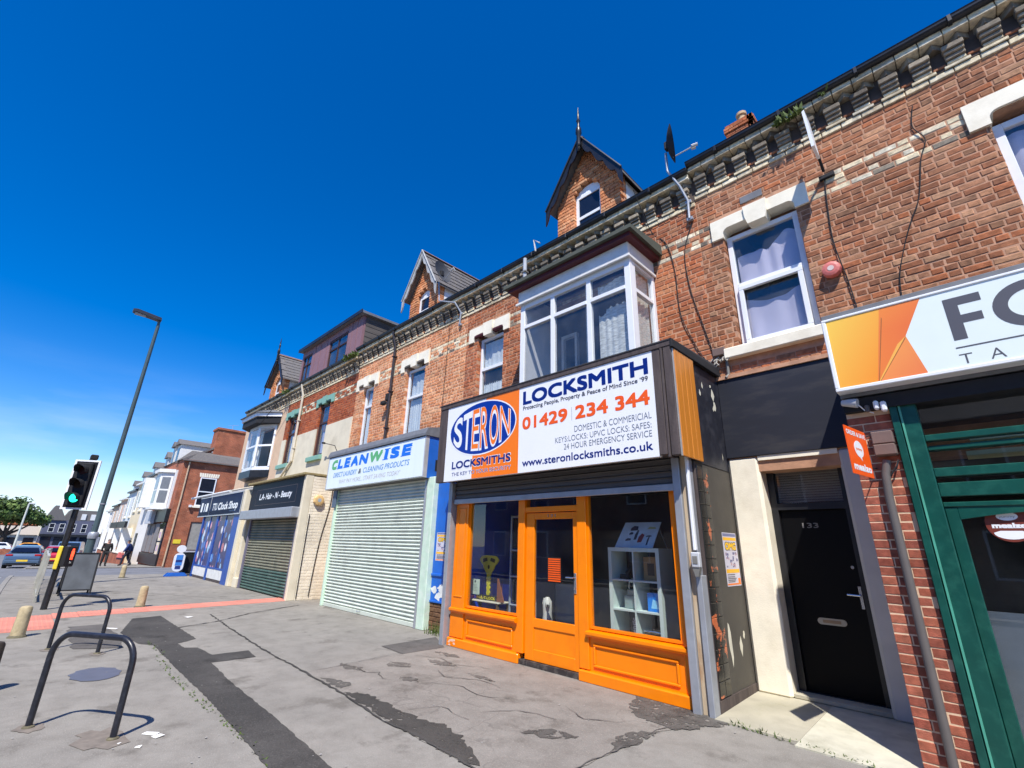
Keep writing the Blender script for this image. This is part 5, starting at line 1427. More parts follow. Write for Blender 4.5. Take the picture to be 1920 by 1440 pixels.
k = MB(); k.box(-5.3, -4.75, 6.4, 7.2, .06, 1.05, .01); part('body', k, mat('pale_grey_laminate', srgb(150, 152, 150), .6), DW); k = MB(); k.box(-5.34, -4.71, 6.36, 7.24, 1.05, 1.09, .006); part('worktop', k, M_dimwall, DW)
# ceiling downlight inside right window
dl = thing('ceiling_spotlight', 'small lit white spotlight at the top right of the right shop window', 'spotlight', (-2.75, 5.62, 2.28))
k = MB(); k.cyl(-2.76, 5.66, 2.30, 2.36, .03, .035); part('housing', k, M_white, dl); k = MB(); k.disc((-2.76, 5.66, 2.2985), (1, 0, 0), (0, 1, 0), 12, .026); part('lens', k, mat('lit_lens', (1, 1, 1), .5, emit=(1, .95, .85, 6)), dl)
# ================================================================== cleaning shop with the white laundry sign
CWY = 5.95
M_shutpale = mat('pale_green_shutter', srgb(206, 214, 200), .5, var=.05, scale=4, dirt=srgb(150, 156, 146), dirt_amt=.4, dirt_scale=3)
CW = thing('roller_shutter', 'wide closed pale mint roller shutter under the laundry sign', 'shutter', (-10.6, CWY, 0))
Wd = 4.18
sl = MB(); sl.prism([(.02, 0), (-.006, .012), (-.018, .032), (-.006, .052), (.016, .062), (.02, .0745), (.04, .0745), (.04, 0)], -Wd / 2, Wd / 2, 'x')
sl_me, _ = mesh_from(sl, 'slat', M_shutpale, center=(0, 0, 0))
for k in range(38): inst('slat', sl_me, (-10.61, CWY, .09 + k * .0752), CW)
p = MB(); p.box(-12.7, -8.52, CWY - .02, CWY + .03, .005, .088, .006); part('bottom_bar', p, M_shutpale, CW)
p = MB(); p.tube([(-10.85, CWY - .03, .09), (-10.85, CWY - .05, .06), (-10.73, CWY - .05, .06), (-10.73, CWY - .03, .09)], .007, 6); part('pull_handle', p, M_greymetal, CW)
for x0, x1 in ((-12.79, -12.7), (-8.52, -8.46)):
    p = MB(); p.box(x0, x1, CWY - .06, CWY + .05, 0, 2.92, .006); part('guide_rail', p, M_mint if x0 < -12 else M_greymetal, CW)
p = MB(); p.box(-8.455, -8.2, CWY - .05, CWY + .1, 0, 2.95, .01); part('door_post', p, mat('chipped_mint_paint', srgb(202, 226, 204), .65, var=.08, dirt=srgb(232, 234, 226), dirt_amt=.6, dirt_scale=8), CW)
p = MB(); p.box(-12.69, -8.53, CWY + .045, CWY + .3, 0, 2.9); part('shop_back_panel', p, M_dimwall, CW)
p = MB(); p.box(-12.88, -12.66, CWY - .1, CWY - .061, 2.45, 2.92, .01); part('shutter_motor', p, mat('blue_grey_housing', srgb(84, 100, 118), .5), CW)
CS = thing('shop_sign', 'white laundry and cleaning products shop sign in blue and green letters', 'sign', (-10.8, 5.72, 2.94))
SY2 = 5.72
p = MB(); p.box(-13.12, -8.42, SY2, SY2 + .1, 2.945, 3.83, .012); part('face_panel', p, mat('pale_turquoise_panel', srgb(234, 245, 248), .3, var=.02, dirt=srgb(190, 205, 210), dirt_amt=.25, dirt_scale=1.5, stretch=(3, 1, .4)), CS)
p = MB(); p.box(-13.16, -13.1201, SY2 - .004, SY2 + .1, 2.93, 3.84, .004); p.box(-8.4199, -8.385, SY2 - .004, SY2 + .1, 2.93, 3.84, .004); part('trim', p, mat('alloy_edge', srgb(196, 198, 200), .4, metal=.3), CS)
p = MB(); p.box(-8.418, -8.388, SY2 + .1005, FY - .004, 2.93, 3.84); part('side_panel', p, M_blueboard, CS)
p = MB(); p.box(-8.3879, -8.381, SY2 + .30, SY2 + .52, 3.10, 3.34); part('side_vent', p, M_blackmatt, CS)
p = MB(); p.box(-13.15, -8.42, SY2 + .1005, FY - .004, 2.93, 2.96); part('soffit', p, M_greyplastic, CS)
p = MB(); p.add([(-13.2, SY2 - .03, 3.845), (-8.36, SY2 - .03, 3.845), (-8.36, FY - .004, 4.1), (-13.2, FY - .004, 4.1), (-13.2, SY2 - .03, 3.90), (-8.36, SY2 - .03, 3.90), (-8.36, SY2 + .02, 4.02), (-13.2, SY2 + .02, 4.02), (-8.36, FY - .004, 4.18), (-13.2, FY - .004, 4.18), (-8.36, FY - .004, 3.845), (-13.2, FY - .004, 3.845)],
                [(0, 1, 5, 4), (4, 5, 6, 7), (7, 6, 8, 9), (1, 10, 8, 6, 5), (0, 4, 7, 9, 11), (0, 11, 10, 1)]); part('lead_roof', p, M_lead, CS)
y2 = SY2 - .0015
M_cwblue = mat('bright_blue_lettering', srgb(10, 112, 226), .35, var=.02); M_cwgreen = mat('leaf_green_lettering', srgb(96, 178, 110), .35, var=.02); M_cwsky = mat('sky_blue_lettering', srgb(86, 146, 206), .35, var=.02); M_cwgrey = mat('faded_grey_lettering', srgb(186, 182, 182), .4)
def fat_letters(word, xs, v0, v1, m, nm='lettering'):
    mb = MB()
    for ch, (a, b_) in zip(word, xs): text_mb(ch, a, b_, v0, v1, (0, y2, 0), bold=.06, shear=.22, mb=mb, res=5); 
    return part(nm, mb, m, CS)
adv = [(-12.93, -12.62), (-12.56, -12.25), (-12.17, -11.86), (-11.80, -11.40), (-11.34, -10.92), (-10.84, -10.22), (-10.10, -9.95), (-9.83, -9.44), (-9.32, -8.94)]
bl = MB()
fat_letters('C', adv[:1], 3.47, 3.74, M_cwgreen); fat_letters('LEAN', adv[1:5], 3.47, 3.74, M_cwblue); fat_letters('W', adv[5:6], 3.47, 3.74, M_cwgreen); fat_letters('ISE', adv[6:], 3.47, 3.74, M_cwblue)
sf_ = MB()
for a, b_ in (adv[1], adv[2], adv[6], adv[8]):
    sf_.box(a - .03, b_ + .0, y2 - .0008, y2, 3.47, 3.492) if a != adv[6][0] else sf_.box(a - .06, b_ + .05, y2 - .0008, y2, 3.47, 3.492)
a, b_ = adv[6]; sf_.box(a + .0, b_ + .12, y2 - .0008, y2, 3.72, 3.742)
part('letter_serif', sf_, M_cwblue, CS)
part('lettering', text_mb('DIRECT LAUNDRY', -12.74, -11.42, 3.245, 3.375, (0, y2, 0), bold=.01, shear=.25), M_cwsky, CS)
part('lettering', text_mb('&', -11.32, -11.18, 3.245, 3.375, (0, y2, 0), bold=.03, shear=.25), M_dkgreylet, CS)
part('lettering', text_mb('CLEANING PRODUCTS', -11.08, -8.98, 3.245, 3.375, (0, y2, 0), bold=.01, shear=.25), M_cwsky, CS)
part('lettering', text_mb("\u2018WHY PAY MORE... START SAVING TODAY\u2019", -12.38, -9.32, 3.055, 3.16, (0, y2, 0), shear=.25), M_cwgrey, CS)

# ---- blue side door between the cleaning shop and the locksmith
BD = thing('side_door', 'tall blue boarded side door with peeling foot between mint post and orange shop', 'door', (-7.6, 6.0, 0))
p = MB(); p.box(-8.198, -6.97, 6.02, 6.07, .50, 2.93, .004); part('blue_board', p, M_blueboard, BD)
p = MB(); p.box(-8.198, -6.97, 5.995, 6.0199, .98, 1.03, .008); p.box(-8.198, -6.97, 6.0, 6.0198, .50, .54, .006); part('rail', p, M_blueboard, BD)
fl2 = MB(); r = random.Random(9)
for _ in range(15):
    cx, cz = r.uniform(-8.15, -7.2), r.uniform(.60, .82); n = 7
    fl2.add([(cx + r.uniform(.05, .14) * math.cos(k * .9), 6.0185 - .0002 * len(fl2.f), cz + r.uniform(.03, .09) * math.sin(k * .9)) for k in range(n)], [tuple(range(n))])
part('peeled_patch', fl2, mat('white_primer', srgb(226, 228, 224), .8), BD)
p = MB(); p.box(-8.198, -6.97, 6.04, 6.3, 0, .499); ko = part('brick_footing', p, M_mortar_red, BD)
b = MB(); b.t = []; r = random.Random(5)
for j in range(6):
    x = -8.2 - (.11 if j % 2 else 0)
    while x < -6.97:
        a, e = max(x, -8.198), min(x + .225, -6.97)
        if e - a > .04: brick_geo(b, a, e, .01 + j * .082, .01 + j * .082 + .07, 6.02, .1, jit_tint(srgb(112, 84, 66), r, .25), r, .004)
        x += .237
part('brick', b, M_brick, ko, kind='stuff')
def omg_poster(name, label, org, U, V, w, h, parent_rot=None):
    """fly poster: dark top strip, yellow title, crowd picture, yellow band, small print"""
    org, U, V = Vector(org), Vector(U), Vector(V); N = U.cross(V).normalized()
    t = thing(name, label, 'poster', tuple(org), 'event posters stuck beside the locksmith')
    def rect(u0, u1, v0, v1, d):
        return [tuple(org + U * (u * w) + V * (v * h) + N * d) for u, v in ((u0, v0), (u1, v0), (u1, v1), (u0, v1))]
    p = MB(); a = rect(0, 1, 0, 1, .0015); b2 = rect(0, 1, 0, 1, .0005); p.add(a + b2, [(0, 1, 2, 3), (0, 4, 5, 1), (1, 5, 6, 2), (2, 6, 7, 3), (3, 7, 4, 0)])
    part('paper', p, mat('poster_lilac_white', srgb(206, 204, 216), .6, var=.06, scale=30), t)
    def blk(nm, rs, m):
        q = MB()
        for rr_ in rs: q.quad(*rect(*rr_))
        part(nm, q, m, t)
    blk('printed_band', [(.03, .97, .85, .91, .0022), (.03, .97, .24, .31, .0022)], mat('poster_yellow', srgb(248, 186, 40), .6))
    blk('printed_strip', [(.03, .97, .93, .985, .0022)], mat('poster_slate', srgb(120, 124, 160), .6))
    blk('printed_foot', [(.02, .98, .02, .05, .0022), (.8, .97, .05, .14, .0022)], mat('poster_orange', srgb(244, 130, 50), .6))
    r = random.Random(3); cs = []; cd = []
    for _ in range(26):
        u, v = r.uniform(.06, .86), r.uniform(.34, .60)
        (cs if r.random() < .5 else cd).append((u, u + r.uniform(.05, .12), v, v + r.uniform(.02, .06), .0018 + .00003 * _))
    blk('printed_crowd', cs, mat('poster_pinkgrey', srgb(190, 160, 170), .6)); blk('printed_crowd', cd, mat('poster_violet', srgb(108, 108, 146), .6))
    blk('printed_text', [(.08, .08 + r.uniform(.4, .75), v, v + .018, .0022) for v in (.07, .10, .13, .16, .20)], M_dkgreylet)
    o2 = org + N * .0026
    part('lettering_shadow', text_mb('OMG', .1 * w, .92 * w, .655 * h, .825 * h, tuple(org + N * .0022), U, V, bold=.09), M_dkgreylet, t)
    part('lettering', text_mb('OMG', .12 * w, .90 * w, .67 * h, .81 * h, tuple(o2), U, V, bold=.05), mat('poster_bright_yellow', srgb(252, 200, 30), .6), t)
    return t
omg_poster('event_poster', 'yellow and lilac event poster on the blue side door', (-8.12, 6.019, 1.27), (1, 0, 0), (0, 0, 1), .47, .54)
omg_poster('event_poster', 'yellow and lilac event poster on the dark wall beside the white pilaster', (-2.371, 6.09, 1.20), (0, 1, 0), (0, 0, 1), .44, .62)
# weeds at the foot of the blue door
wd = MB(); r = random.Random(6)
for _ in range(150):
    x, y_ = r.uniform(-7.95, -7.05), r.uniform(5.75, 6.0); h_ = r.uniform(.05, .24); a = r.uniform(0, 6.28); lx, ly = math.cos(a) * .06, math.sin(a) * .06
    wd.add([(x - ly * .12, y_ + lx * .12, 0), (x + ly * .12, y_ - lx * .12, 0), (x + lx, y_ + ly, h_)], [(0, 1, 2)])
solo('weed_tuft', wd, M_leaf, 'green weeds growing at the foot of the blue side door', 'weeds', kind='stuff')
wd = MB()
for _ in range(130):
    t = r.random(); x, y_ = -2.2 + 1.15 * t + r.uniform(-.05, .05), 5.36 - .1 * t + r.uniform(-.05, .04); h_ = r.uniform(.01, .07 if t < .4 else .035); a = r.uniform(0, 6.28); lx, ly = math.cos(a) * .04, math.sin(a) * .04
    wd.add([(x - ly * .2, y_ + lx * .2, .004), (x + ly * .2, y_ - lx * .2, .004), (x + lx, y_ + ly, h_)], [(0, 1, 2)])
solo('weed_tuft', wd, M_leaf, 'thin moss and weeds along the front edge of the concrete doorway slab', 'weeds', kind='stuff')
wd = MB()
for _ in range(160):
    t = r.random(); x = -9.9 + 5.9 * t; y_ = 1.72 + .02 * math.sin(9 * t) + r.uniform(-.03, .05) + (.1 if t < .2 else 0); h_ = r.uniform(.008, .03); a = r.uniform(0, 6.28); lx, ly = math.cos(a) * .03, math.sin(a) * .03
    wd.add([(x - ly * .3, y_ + lx * .3, .004), (x + ly * .3, y_ - lx * .3, .004), (x + lx, y_ + ly, h_)], [(0, 1, 2)])
solo('moss_line', wd, M_leaf, 'moss growing along the edge of the dark trench patch', 'moss', kind='stuff')

# ================================================================== hairdresser
LA = thing('hairdresser_shop', 'hairdresser shop front with closed dark roller shutter under the navy sign', 'shop', (-16.7, 5.6, 0))
LX0, LX1 = -18.45, -14.42
M_shutold = mat('weathered_shutter', srgb(132, 130, 108), .6, var=.14, scale=3, dirt=srgb(70, 86, 74), dirt_amt=.8, dirt_scale=1.1)
M_shutfoot = mat('green_stained_shutter', srgb(74, 98, 86), .6, var=.2, scale=5, dirt=srgb(150, 160, 150), dirt_amt=.25, dirt_scale=4)
ls = MB(); ls.prism([(.02, 0), (-.01, .015), (-.02, .038), (-.01, .062), (.016, .072), (.02, .083), (.04, .083), (.04, 0)], LX0 + 16.43, LX1 + 16.43, 'x')
m_a = mesh_from(ls, 'slat', M_shutold, center=(0, 0, 0))[0]; m_b = mesh_from(ls, 'slat', M_shutfoot, center=(0, 0, 0))[0]
for k in range(26): inst('slat', m_b if k < 8 else m_a, (-16.43, 5.63, .02 + k * .0838), LA)
M_violetgrey = mat('violet_grey_paint', srgb(112, 108, 124), .55, var=.1)
p = MB(); p.box(-14.42, -14.25, 5.56, 5.72, 0, 2.2, .01); part('guide_rail', p, M_violetgrey, LA)
p = MB(); p.box(-18.55, -18.45, 5.56, 5.72, 0, 2.2, .01); part('guide_rail', p, M_violetgrey, LA)
p = MB(); p.box(-18.9, -14.2, 5.28, 5.6, 2.2, 2.50, .02); part('shutter_housing', p, M_greymetal, LA)
p = MB(); p.box(-18.95, -18.56, 5.75, 5.85, .02, 2.3); part('side_door', p, M_brownpaint, LA)
p = MB(); p.box(-19.2, -18.96, 5.56, 5.75, 0, 2.45, .01); p.box(-14.24, -14.10, 5.52, 5.75, 0, 3.45, .01); p.box(-18.95, -18.56, 5.5, 5.7, 0, .3, .01); part('cream_post', p, M_cream, LA)
p = MB(); p.box(-14.22, -14.105, 5.751, FY - .024, 0, 3.4); rw = part('painted_brick_return', p, M_cream, LA)
b = MB(); b.t = []; r = random.Random(15)
for j in range(40):
    y_ = 5.76 - (.11 if j % 2 else 0)
    while y_ < FY - .03:
        a, e = max(y_, 5.76), min(y_ + .22, FY - .03)
        if e - a > .04:
            n0 = len(b.v); b.box(-14.11, -14.1005 + r.uniform(-.001, .001), a, e, .01 + j * .085, .01 + j * .085 + .073, .005); b.t += [jit_tint(srgb(236, 226, 204), r, .03)] * (len(b.v) - n0)
        y_ += .232
part('brick', b, mat('painted_brick', (0, 0, 0), .85, var=.06, scale=6, tint=True, dirt=srgb(170, 150, 118), dirt_amt=.3, dirt_scale=4), rw, kind='stuff')
p = MB(); p.box(-19.2, -14.09, 5.44, FY - .024, 3.43, 3.5, .01); part('flashing', p, mat('mossy_ledge', srgb(150, 134, 92), .9, var=.25, scale=9), LA)
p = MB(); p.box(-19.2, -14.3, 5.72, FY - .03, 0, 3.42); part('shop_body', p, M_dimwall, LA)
HS = thing('shop_sign', 'navy blue hairdresser sign with white lettering above the grey shutter box', 'sign', (-16.6, 5.55, 2.5))
p = MB(); p.box(-18.95, -14.14, 5.55, 5.715, 2.505, 3.425, .006); part('face_panel', p, mat('navy_gloss_panel', srgb(17, 21, 40), .4, var=.06, spec=.06), HS)
p = MB(); text_mb('L.A- Hair - N - Beauty', -18.0, -15.12, 2.86, 3.06, (0, 5.548, 0), bold=.02, shear=.18, mb=p); part('lettering', p, M_signwhite, HS)
p = MB()
for a, b_, c, d_ in ((-18.35, -14.75, 2.68, 2.69), (-18.35, -14.75, 3.2, 3.21)): p.box(a, b_, 5.547, 5.5495, c, d_)
p.box(-14.76, -14.75, 5.547, 5.5495, 2.69, 3.2); p.box(-18.35, -18.34, 5.547, 5.5495, 2.69, 3.2)
part('pinstripe', p, mat('brown_pinstripe', srgb(90, 76, 76), .5), HS)
def bell_box(name, label, c, nrm, r0, m, hexa=False):
    t = thing(name, label, 'alarm', tuple(c))
    c, nrm = Vector(c), Vector(nrm); u = Vector((0, 0, 1)).cross(nrm).normalized(); v = Vector((0, 0, 1))
    mb = MB(); n = 8 if hexa else 24
    prof = [(0, r0 * 1.02), (.05, r0 * 1.0), (.075, r0 * .92), (.085, r0 * .6), (.087, .001)]
    vs = []
    for d, rr_ in prof: vs += [c + nrm * d + (u * math.cos(2 * math.pi * (k + .5) / n) + v * math.sin(2 * math.pi * (k + .5) / n)) * rr_ * (1 + (.03 if (k % 2 and not hexa) else 0)) for k in range(n)]
    fs = [(i * n + k, i * n + (k + 1) % n, (i + 1) * n + (k + 1) % n, (i + 1) * n + k) for i in range(len(prof) - 1) for k in range(n)]
    mb.add(vs, fs); part('casing', mb, m, t)
    lb = MB(); lb.ext_disc(c + nrm * .088, u, v, nrm, .002, 14, r0 * .35); part('badge', lb, mat('badge_pale', srgb(220, 200, 190), .5) if not hexa else mat('badge_grey', srgb(170, 180, 190), .5), t)
    bk = MB(); bk.ext_disc(c - nrm * .03, u, v, nrm, .0301, 16, r0 * .8); part('backplate', bk, m, t)
    return t
bell_box('alarm_bell', 'round faded red alarm bell on the brick wall right of the curtained window', (-.735, FY - .02, 5.10), (0, -1, 0), .105, M_redplastic)
bell_box('alarm_box', 'cream octagonal alarm box on the painted brick return beside the hairdresser sign', (-14.09, 5.98, 2.72), (1, 0, 0), .16, mat('orange_cream_plastic', srgb(226, 190, 130), .5), True)
bell_box('alarm_bell', 'small red alarm bell on the cream end house beside its bay window', (-24.4, FY - .02, 5.55), (0, -1, 0), .13, M_redplastic)
# little swan-neck lamp on the cream render
sl_ = thing('wall_lamp', 'thin bracket lamp on the cream render left of the laundry sign', 'lamp', (-14.6, FY - .02, 4.5))
p = MB(); p.tube([(-14.55, FY - .022, 4.25), (-14.5, 6.4, 4.5), (-15.2, 6.35, 4.66)], .012, 6); part('arm', p, M_blackmatt, sl_); p = MB(); p.tube([(-15.18, 6.35, 4.66), (-15.34, 6.34, 4.69)], [.03, .035], 8); part('head', p, M_blackmatt, sl_)
fl_ = thing('floodlight', 'black floodlight on the pale brick wall between the two narrow windows', 'floodlight', (-11.74, FY, 5.55))
p = MB(); p.box(-11.8, -11.68, FY - .12, FY - .01, 5.5, 5.72, .02); part('housing', p, M_blackmatt, fl_); p = MB(); p.box(-11.86, -11.68, FY - .22, FY - .1, 5.36, 5.47, .02); p.tube([(-11.76, FY - .1, 5.5), (-11.76, FY - .15, 5.44)], .02, 6); part('head', p, M_blackmatt, fl_)

# ================================================================== clock shop
CKY = 5.5
CK = thing('clock_shop', 'clock shop front with blue frames and windows covered in watch pictures', 'shop', (-22.3, CKY, 0))
def print_mat():
    m = bpy.data.materials.new('watch_collage_print'); m.use_nodes = True
    n, l = m.node_tree.nodes, m.node_tree.links; b = n['Principled BSDF']; b.inputs['Roughness'].default_value = .35
    g = n.new('ShaderNodeNewGeometry'); mp = n.new('ShaderNodeMapping'); mp.inputs['Scale'].default_value = (3.2, 0, 2.6); l.new(g.outputs['Position'], mp.inputs['Vector'])
    v = n.new('ShaderNodeTexVoronoi'); v.inputs['Scale'].default_value = 1.0; l.new(mp.outputs['Vector'], v.inputs['Vector'])
    sx = n.new('ShaderNodeSeparateColor'); l.new(v.outputs['Color'], sx.inputs['Color'])
    rp = n.new('ShaderNodeValToRGB'); cr_ = rp.color_ramp; cr_.interpolation = 'CONSTANT'
    cols = [(0, srgb(36, 50, 120)), (.12, srgb(70, 130, 210)), (.26, srgb(236, 168, 184)), (.42, srgb(30, 34, 80)), (.50, srgb(170, 216, 246)), (.66, srgb(206, 128, 138)), (.80, srgb(232, 232, 242))]
    cr_.elements[0].position = 0; cr_.elements[0].color = (*cols[0][1], 1); cr_.elements[1].position = cols[1][0]; cr_.elements[1].color = (*cols[1][1], 1)
    for p_, c in cols[2:]: e = cr_.elements.new(p_); e.color = (*c, 1)
    l.new(sx.outputs['Red'], rp.inputs['Fac'])
    ds = n.new('ShaderNodeMapRange'); ds.inputs['From Min'].default_value = .40; ds.inputs['From Max'].default_value = .46; l.new(v.outputs['Distance'], ds.inputs['Value'])
    rp2 = n.new('ShaderNodeValToRGB'); rp2.color_ramp.elements[0].color = (*srgb(28, 46, 116), 1); rp2.color_ramp.elements[1].color = (*srgb(70, 50, 90), 1); l.new(sx.outputs['Green'], rp2.inputs['Fac'])
    mx = n.new('ShaderNodeMixRGB'); l.new(ds.outputs['Result'], mx.inputs['Fac']); l.new(rp.outputs['Color'], mx.inputs['Color1']); l.new(rp2.outputs['Color'], mx.inputs['Color2'])
    # a watch face in every cell: ring and hands
    d2 = n.new('ShaderNodeMath'); d2.operation = 'PINGPONG'; d2.inputs[1].default_value = .07; l.new(v.outputs['Distance'], d2.inputs[0])
    r3 = n.new('ShaderNodeMapRange'); r3.inputs['From Min'].default_value = .045; r3.inputs['From Max'].default_value = .06; r3.inputs['To Max'].default_value = .55; l.new(d2.outputs['Value'], r3.inputs['Value'])
    m3 = n.new('ShaderNodeMixRGB'); m3.inputs['Color2'].default_value = (*srgb(20, 20, 30), 1); l.new(r3.outputs['Result'], m3.inputs['Fac']); l.new(mx.outputs['Color'], m3.inputs['Color1'])
    l.new(m3.outputs['Color'], b.inputs['Base Color']); MATS['watch_collage_print'] = m; return m
M_watch = print_mat()
M_ckblue = mat('clock_shop_blue', srgb(34, 78, 160), .45, var=.08)
for x0, x1 in ((-24.55, -23.55), (-23.47, -22.62), (-22.30, -21.35), (-21.27, -20.30)):
    p = MB(); p.box(x0, x1, CKY + .02, CKY + .05, .50, 2.42); part('picture_panel', p, M_watch, CK)
    q = MB(); q.box(x0 - .04, x0, CKY, CKY + .06, .46, 2.43); q.box(x1, x1 + .04, CKY, CKY + .06, .46, 2.43); q.box(x0, x1, CKY, CKY + .06, .44, .50); part('panel_frame', q, M_ckblue, CK)
    q = MB(); q.box(x0 - .04, x1 + .04, CKY + .01, CKY + .07, .09, .44, .01); part('white_stall_riser', q, M_whitew, CK)
p = MB(); p.box(-22.58, -22.34, CKY - .01, CKY + .06, .0, 2.43); p.box(-24.72, -24.59, CKY - .02, CKY + .06, .0, 2.45); p.box(-20.26, -19.55, CKY - .02, CKY + .06, .0, 2.45); part('blue_post', p, M_ckblue, CK)
p = MB(); p.box(-24.5, -20.3, CKY + .02, CKY + .06, .0, .089); part('plinth', p, M_darkwood, CK)
p = MB(); p.box(-19.5, -19.22, CKY - .05, CKY + .2, 0, 3.3, .01); part('pilaster', p, M_cream, CK)
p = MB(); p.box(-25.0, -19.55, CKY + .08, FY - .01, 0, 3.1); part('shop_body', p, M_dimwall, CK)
p = MB(); p.box(-25.5, -24.73, 5.9, 6.0, 2.3, 2.7); part('side_board', p, M_ckblue, CK)
KG = thing('shop_sign', 'dark blue clock shop sign with white lettering and a white lamp rail', 'sign', (-22.4, CKY - .05, 2.45))
KY = CKY - .06
p = MB(); p.box(-25.6, -19.52, KY, KY + .1, 2.46, 3.25, .01); part('face_panel', p, mat('slate_blue_sign', srgb(30, 44, 78), .5, var=.1, spec=.1), KG)
p = MB(); p.box(-25.62, -19.5, KY - .012, KY - .001, 2.43, 2.475); p.box(-25.62, -19.5, KY - .012, KY - .001, 3.235, 3.27); p.box(-19.545, -19.50, KY - .012, KY - .001, 2.476, 3.234); p.box(-23.78, -23.75, KY - .012, KY - .001, 2.476, 3.234); part('trim', p, mat('alloy_edge', srgb(196, 198, 200), .4, metal=.3), KG)
part('lettering', text_mb('TTU', -23.4, -22.7, 2.66, 2.95, (0, KY - .002, 0), bold=.02, shear=.1), M_signwhite, KG)
part('lettering', text_mb('Clock Shop', -22.55, -19.95, 2.66, 2.95, (0, KY - .002, 0), bold=.03, shear=.1), M_signwhite, KG)
bt = MB()
for x_, w, h_ in ((-25.3, .28, .4), (-24.75, .14, .34), (-24.45, .3, .36)): bt.box(x_, x_ + w, KY - .003, KY - .0005, 2.64, 2.64 + h_)
part('printed_bottles', bt, M_signwhite, KG)
part('lettering', text_mb('watches', -20.9, -20.2, 2.56, 2.62, (0, KY - .002, 0)), M_cwsky, KG)
p = MB(); p.tube([(-25.7, KY - .35, 3.24), (-19.9, KY - .35, 3.24)], .05, 8)
part('lamp_rail', p, M_whitew, KG)
p = MB()
for k in range(7): x_ = -25.4 + k * .95; p.tube([(x_, KY - .35, 3.26), (x_ + .3, FY - .3, 3.62)], .025, 6)
part('awning_arm', p, mat('pale_arm', srgb(196, 190, 176), .6), KG)
p = MB(); p.prism([(5.55, 3.3), (FY - .03, 3.72), (FY - .03, 3.3)], -25.4, -19.5, 'x'); part('lead_canopy', p, mat('pale_lead', srgb(150, 150, 150), .6, var=.25, scale=7), KG)

# ================================================================== doorway of the flat
DY_ = FY
EN = thing('doorway', 'recessed black front door between pale pilasters right of the locksmith', 'doorway', (-1.5, FY, 0))
def soft_pil(x0, x1, m, lab=None):
    p = MB(); p.box(x0, x1, FY - .02, FY + .30, .03, 2.8, .035); return part('pilaster', p, m, EN, label=lab)
soft_pil(-2.371, -1.98, M_stone, 'cream white left pilaster'); soft_pil(-1.09, -.70, mat('shaded_pilaster_grey', srgb(196, 196, 194), .8, var=.05), 'right pilaster in shade grey')  # right pilaster's grey has the shade beside the takeaway box painted in
p = MB(); p.box(-1.979, -1.091, FY - .018, FY + .30, 2.74, 2.80); part('lintel', p, M_stone, EN)
p = MB(); p.box(-2.365, -.72, FY - .035, FY + .02, 2.802, 3.93, .006); part('fascia_board', p, mat('blue_black_fascia', srgb(30, 33, 44), .6, var=.15, scale=3, stretch=(.5, 1, 2), dirt=srgb(70, 66, 62), dirt_amt=.5, dirt_scale=3), EN)
p = MB(); p.prism([(-2.37, 3.931), (-.72, 3.931), (-.72, 3.985), (-2.37, 3.985)], FY - .06, FY + .03); part('mortar_fillet', p, M_mortar, EN)
fy = FY + .28
p = MB(); p.box(-1.979, -1.90, fy - .05, fy + .08, .05, 2.74); p.box(-1.17, -1.091, fy - .05, fy + .08, .05, 2.74); p.box(-1.90, -1.17, fy - .05, fy + .08, 2.12, 2.20); p.box(-1.90, -1.17, fy - .05, fy + .08, 2.66, 2.74); p.box(-1.90, -1.17, fy - .06, fy + .08, .05, .10)
part('door_frame', p, M_black, EN)
p = MB(); p.box(-1.898, -1.172, fy, fy + .05, .10, 2.118, .003); dd = part('door', p, mat('black_door', srgb(9, 9, 11), .5, var=.08, spec=.15), EN)
for x0, x1, z0, z1 in ((-1.86, -1.56, .25, .72), (-1.51, -1.21, .25, .72), (-1.86, -1.56, .95, 1.7), (-1.51, -1.21, .95, 1.7)):
    pass
part('door_number', text_mb('133', -1.665, -1.49, 1.90, 1.96, (0, fy - .002, 0), bold=.02), mat('dull_number', srgb(120, 118, 116), .4), dd)
p = MB(); n = 8
pts_ = [(-1.64 - .03 * math.cos(a), .855 + .035 * math.sin(a)) for a in [math.pi / 2 + k * math.pi / n for k in range(n + 1)]]
pts_ = [(-1.64 + .035 * math.cos(a), .855 + .035 * math.sin(a)) for a in [math.pi / 2 + k * math.pi / n for k in range(n + 1)]] + [(-1.42 + .035 * math.cos(a), .855 + .035 * math.sin(a)) for a in [-math.pi / 2 + k * math.pi / n for k in range(n + 1)]]
p.prism(pts_, fy - .012, fy - .0005); lb_ = part('letterbox', p, mat('satin_metal', srgb(176, 170, 158), .35, metal=.5), dd)
p = MB(); p.box(-1.62, -1.44, fy - .016, fy - .0121, .84, .872); part('flap', p, mat('brass_flap', srgb(150, 128, 104), .4, metal=.4), lb_)
p = MB(); p.box(-1.215, -1.18, fy - .014, fy - .001, 1.02, 1.26, .004); p.tube([(-1.2, fy - .012, 1.16), (-1.2, fy - .055, 1.16), (-1.32, fy - .06, 1.165)], .011, 8); part('handle', p, M_chrome, dd)
p = MB(); p.cyl(-1.22, fy, 1.44, 1.445, .001); p.ext_disc((-1.225, fy - .012, 1.46), (1, 0, 0), (0, 0, 1), (0, 1, 0), .0115, 14, .018); part('lock_cylinder', p, M_chrome, dd)
p = MB(); p.box(-1.9, -1.17, fy + .02, fy + .026, 2.2, 2.66); part('fanlight', p, G_glass, EN)
p = MB()
for k in range(14): z = 2.22 + k * .031; p.box(-1.895, -1.175, fy + .06, fy + .075, z, z + .024)
part('blind_slat', p, mat('grey_blind', srgb(120, 122, 120), .7), EN, kind='stuff')
p = MB(); p.box(-2.1, -1.0, fy + .1, fy + .12, .0, 2.8); part('hall_back', p, M_blackmatt, EN)
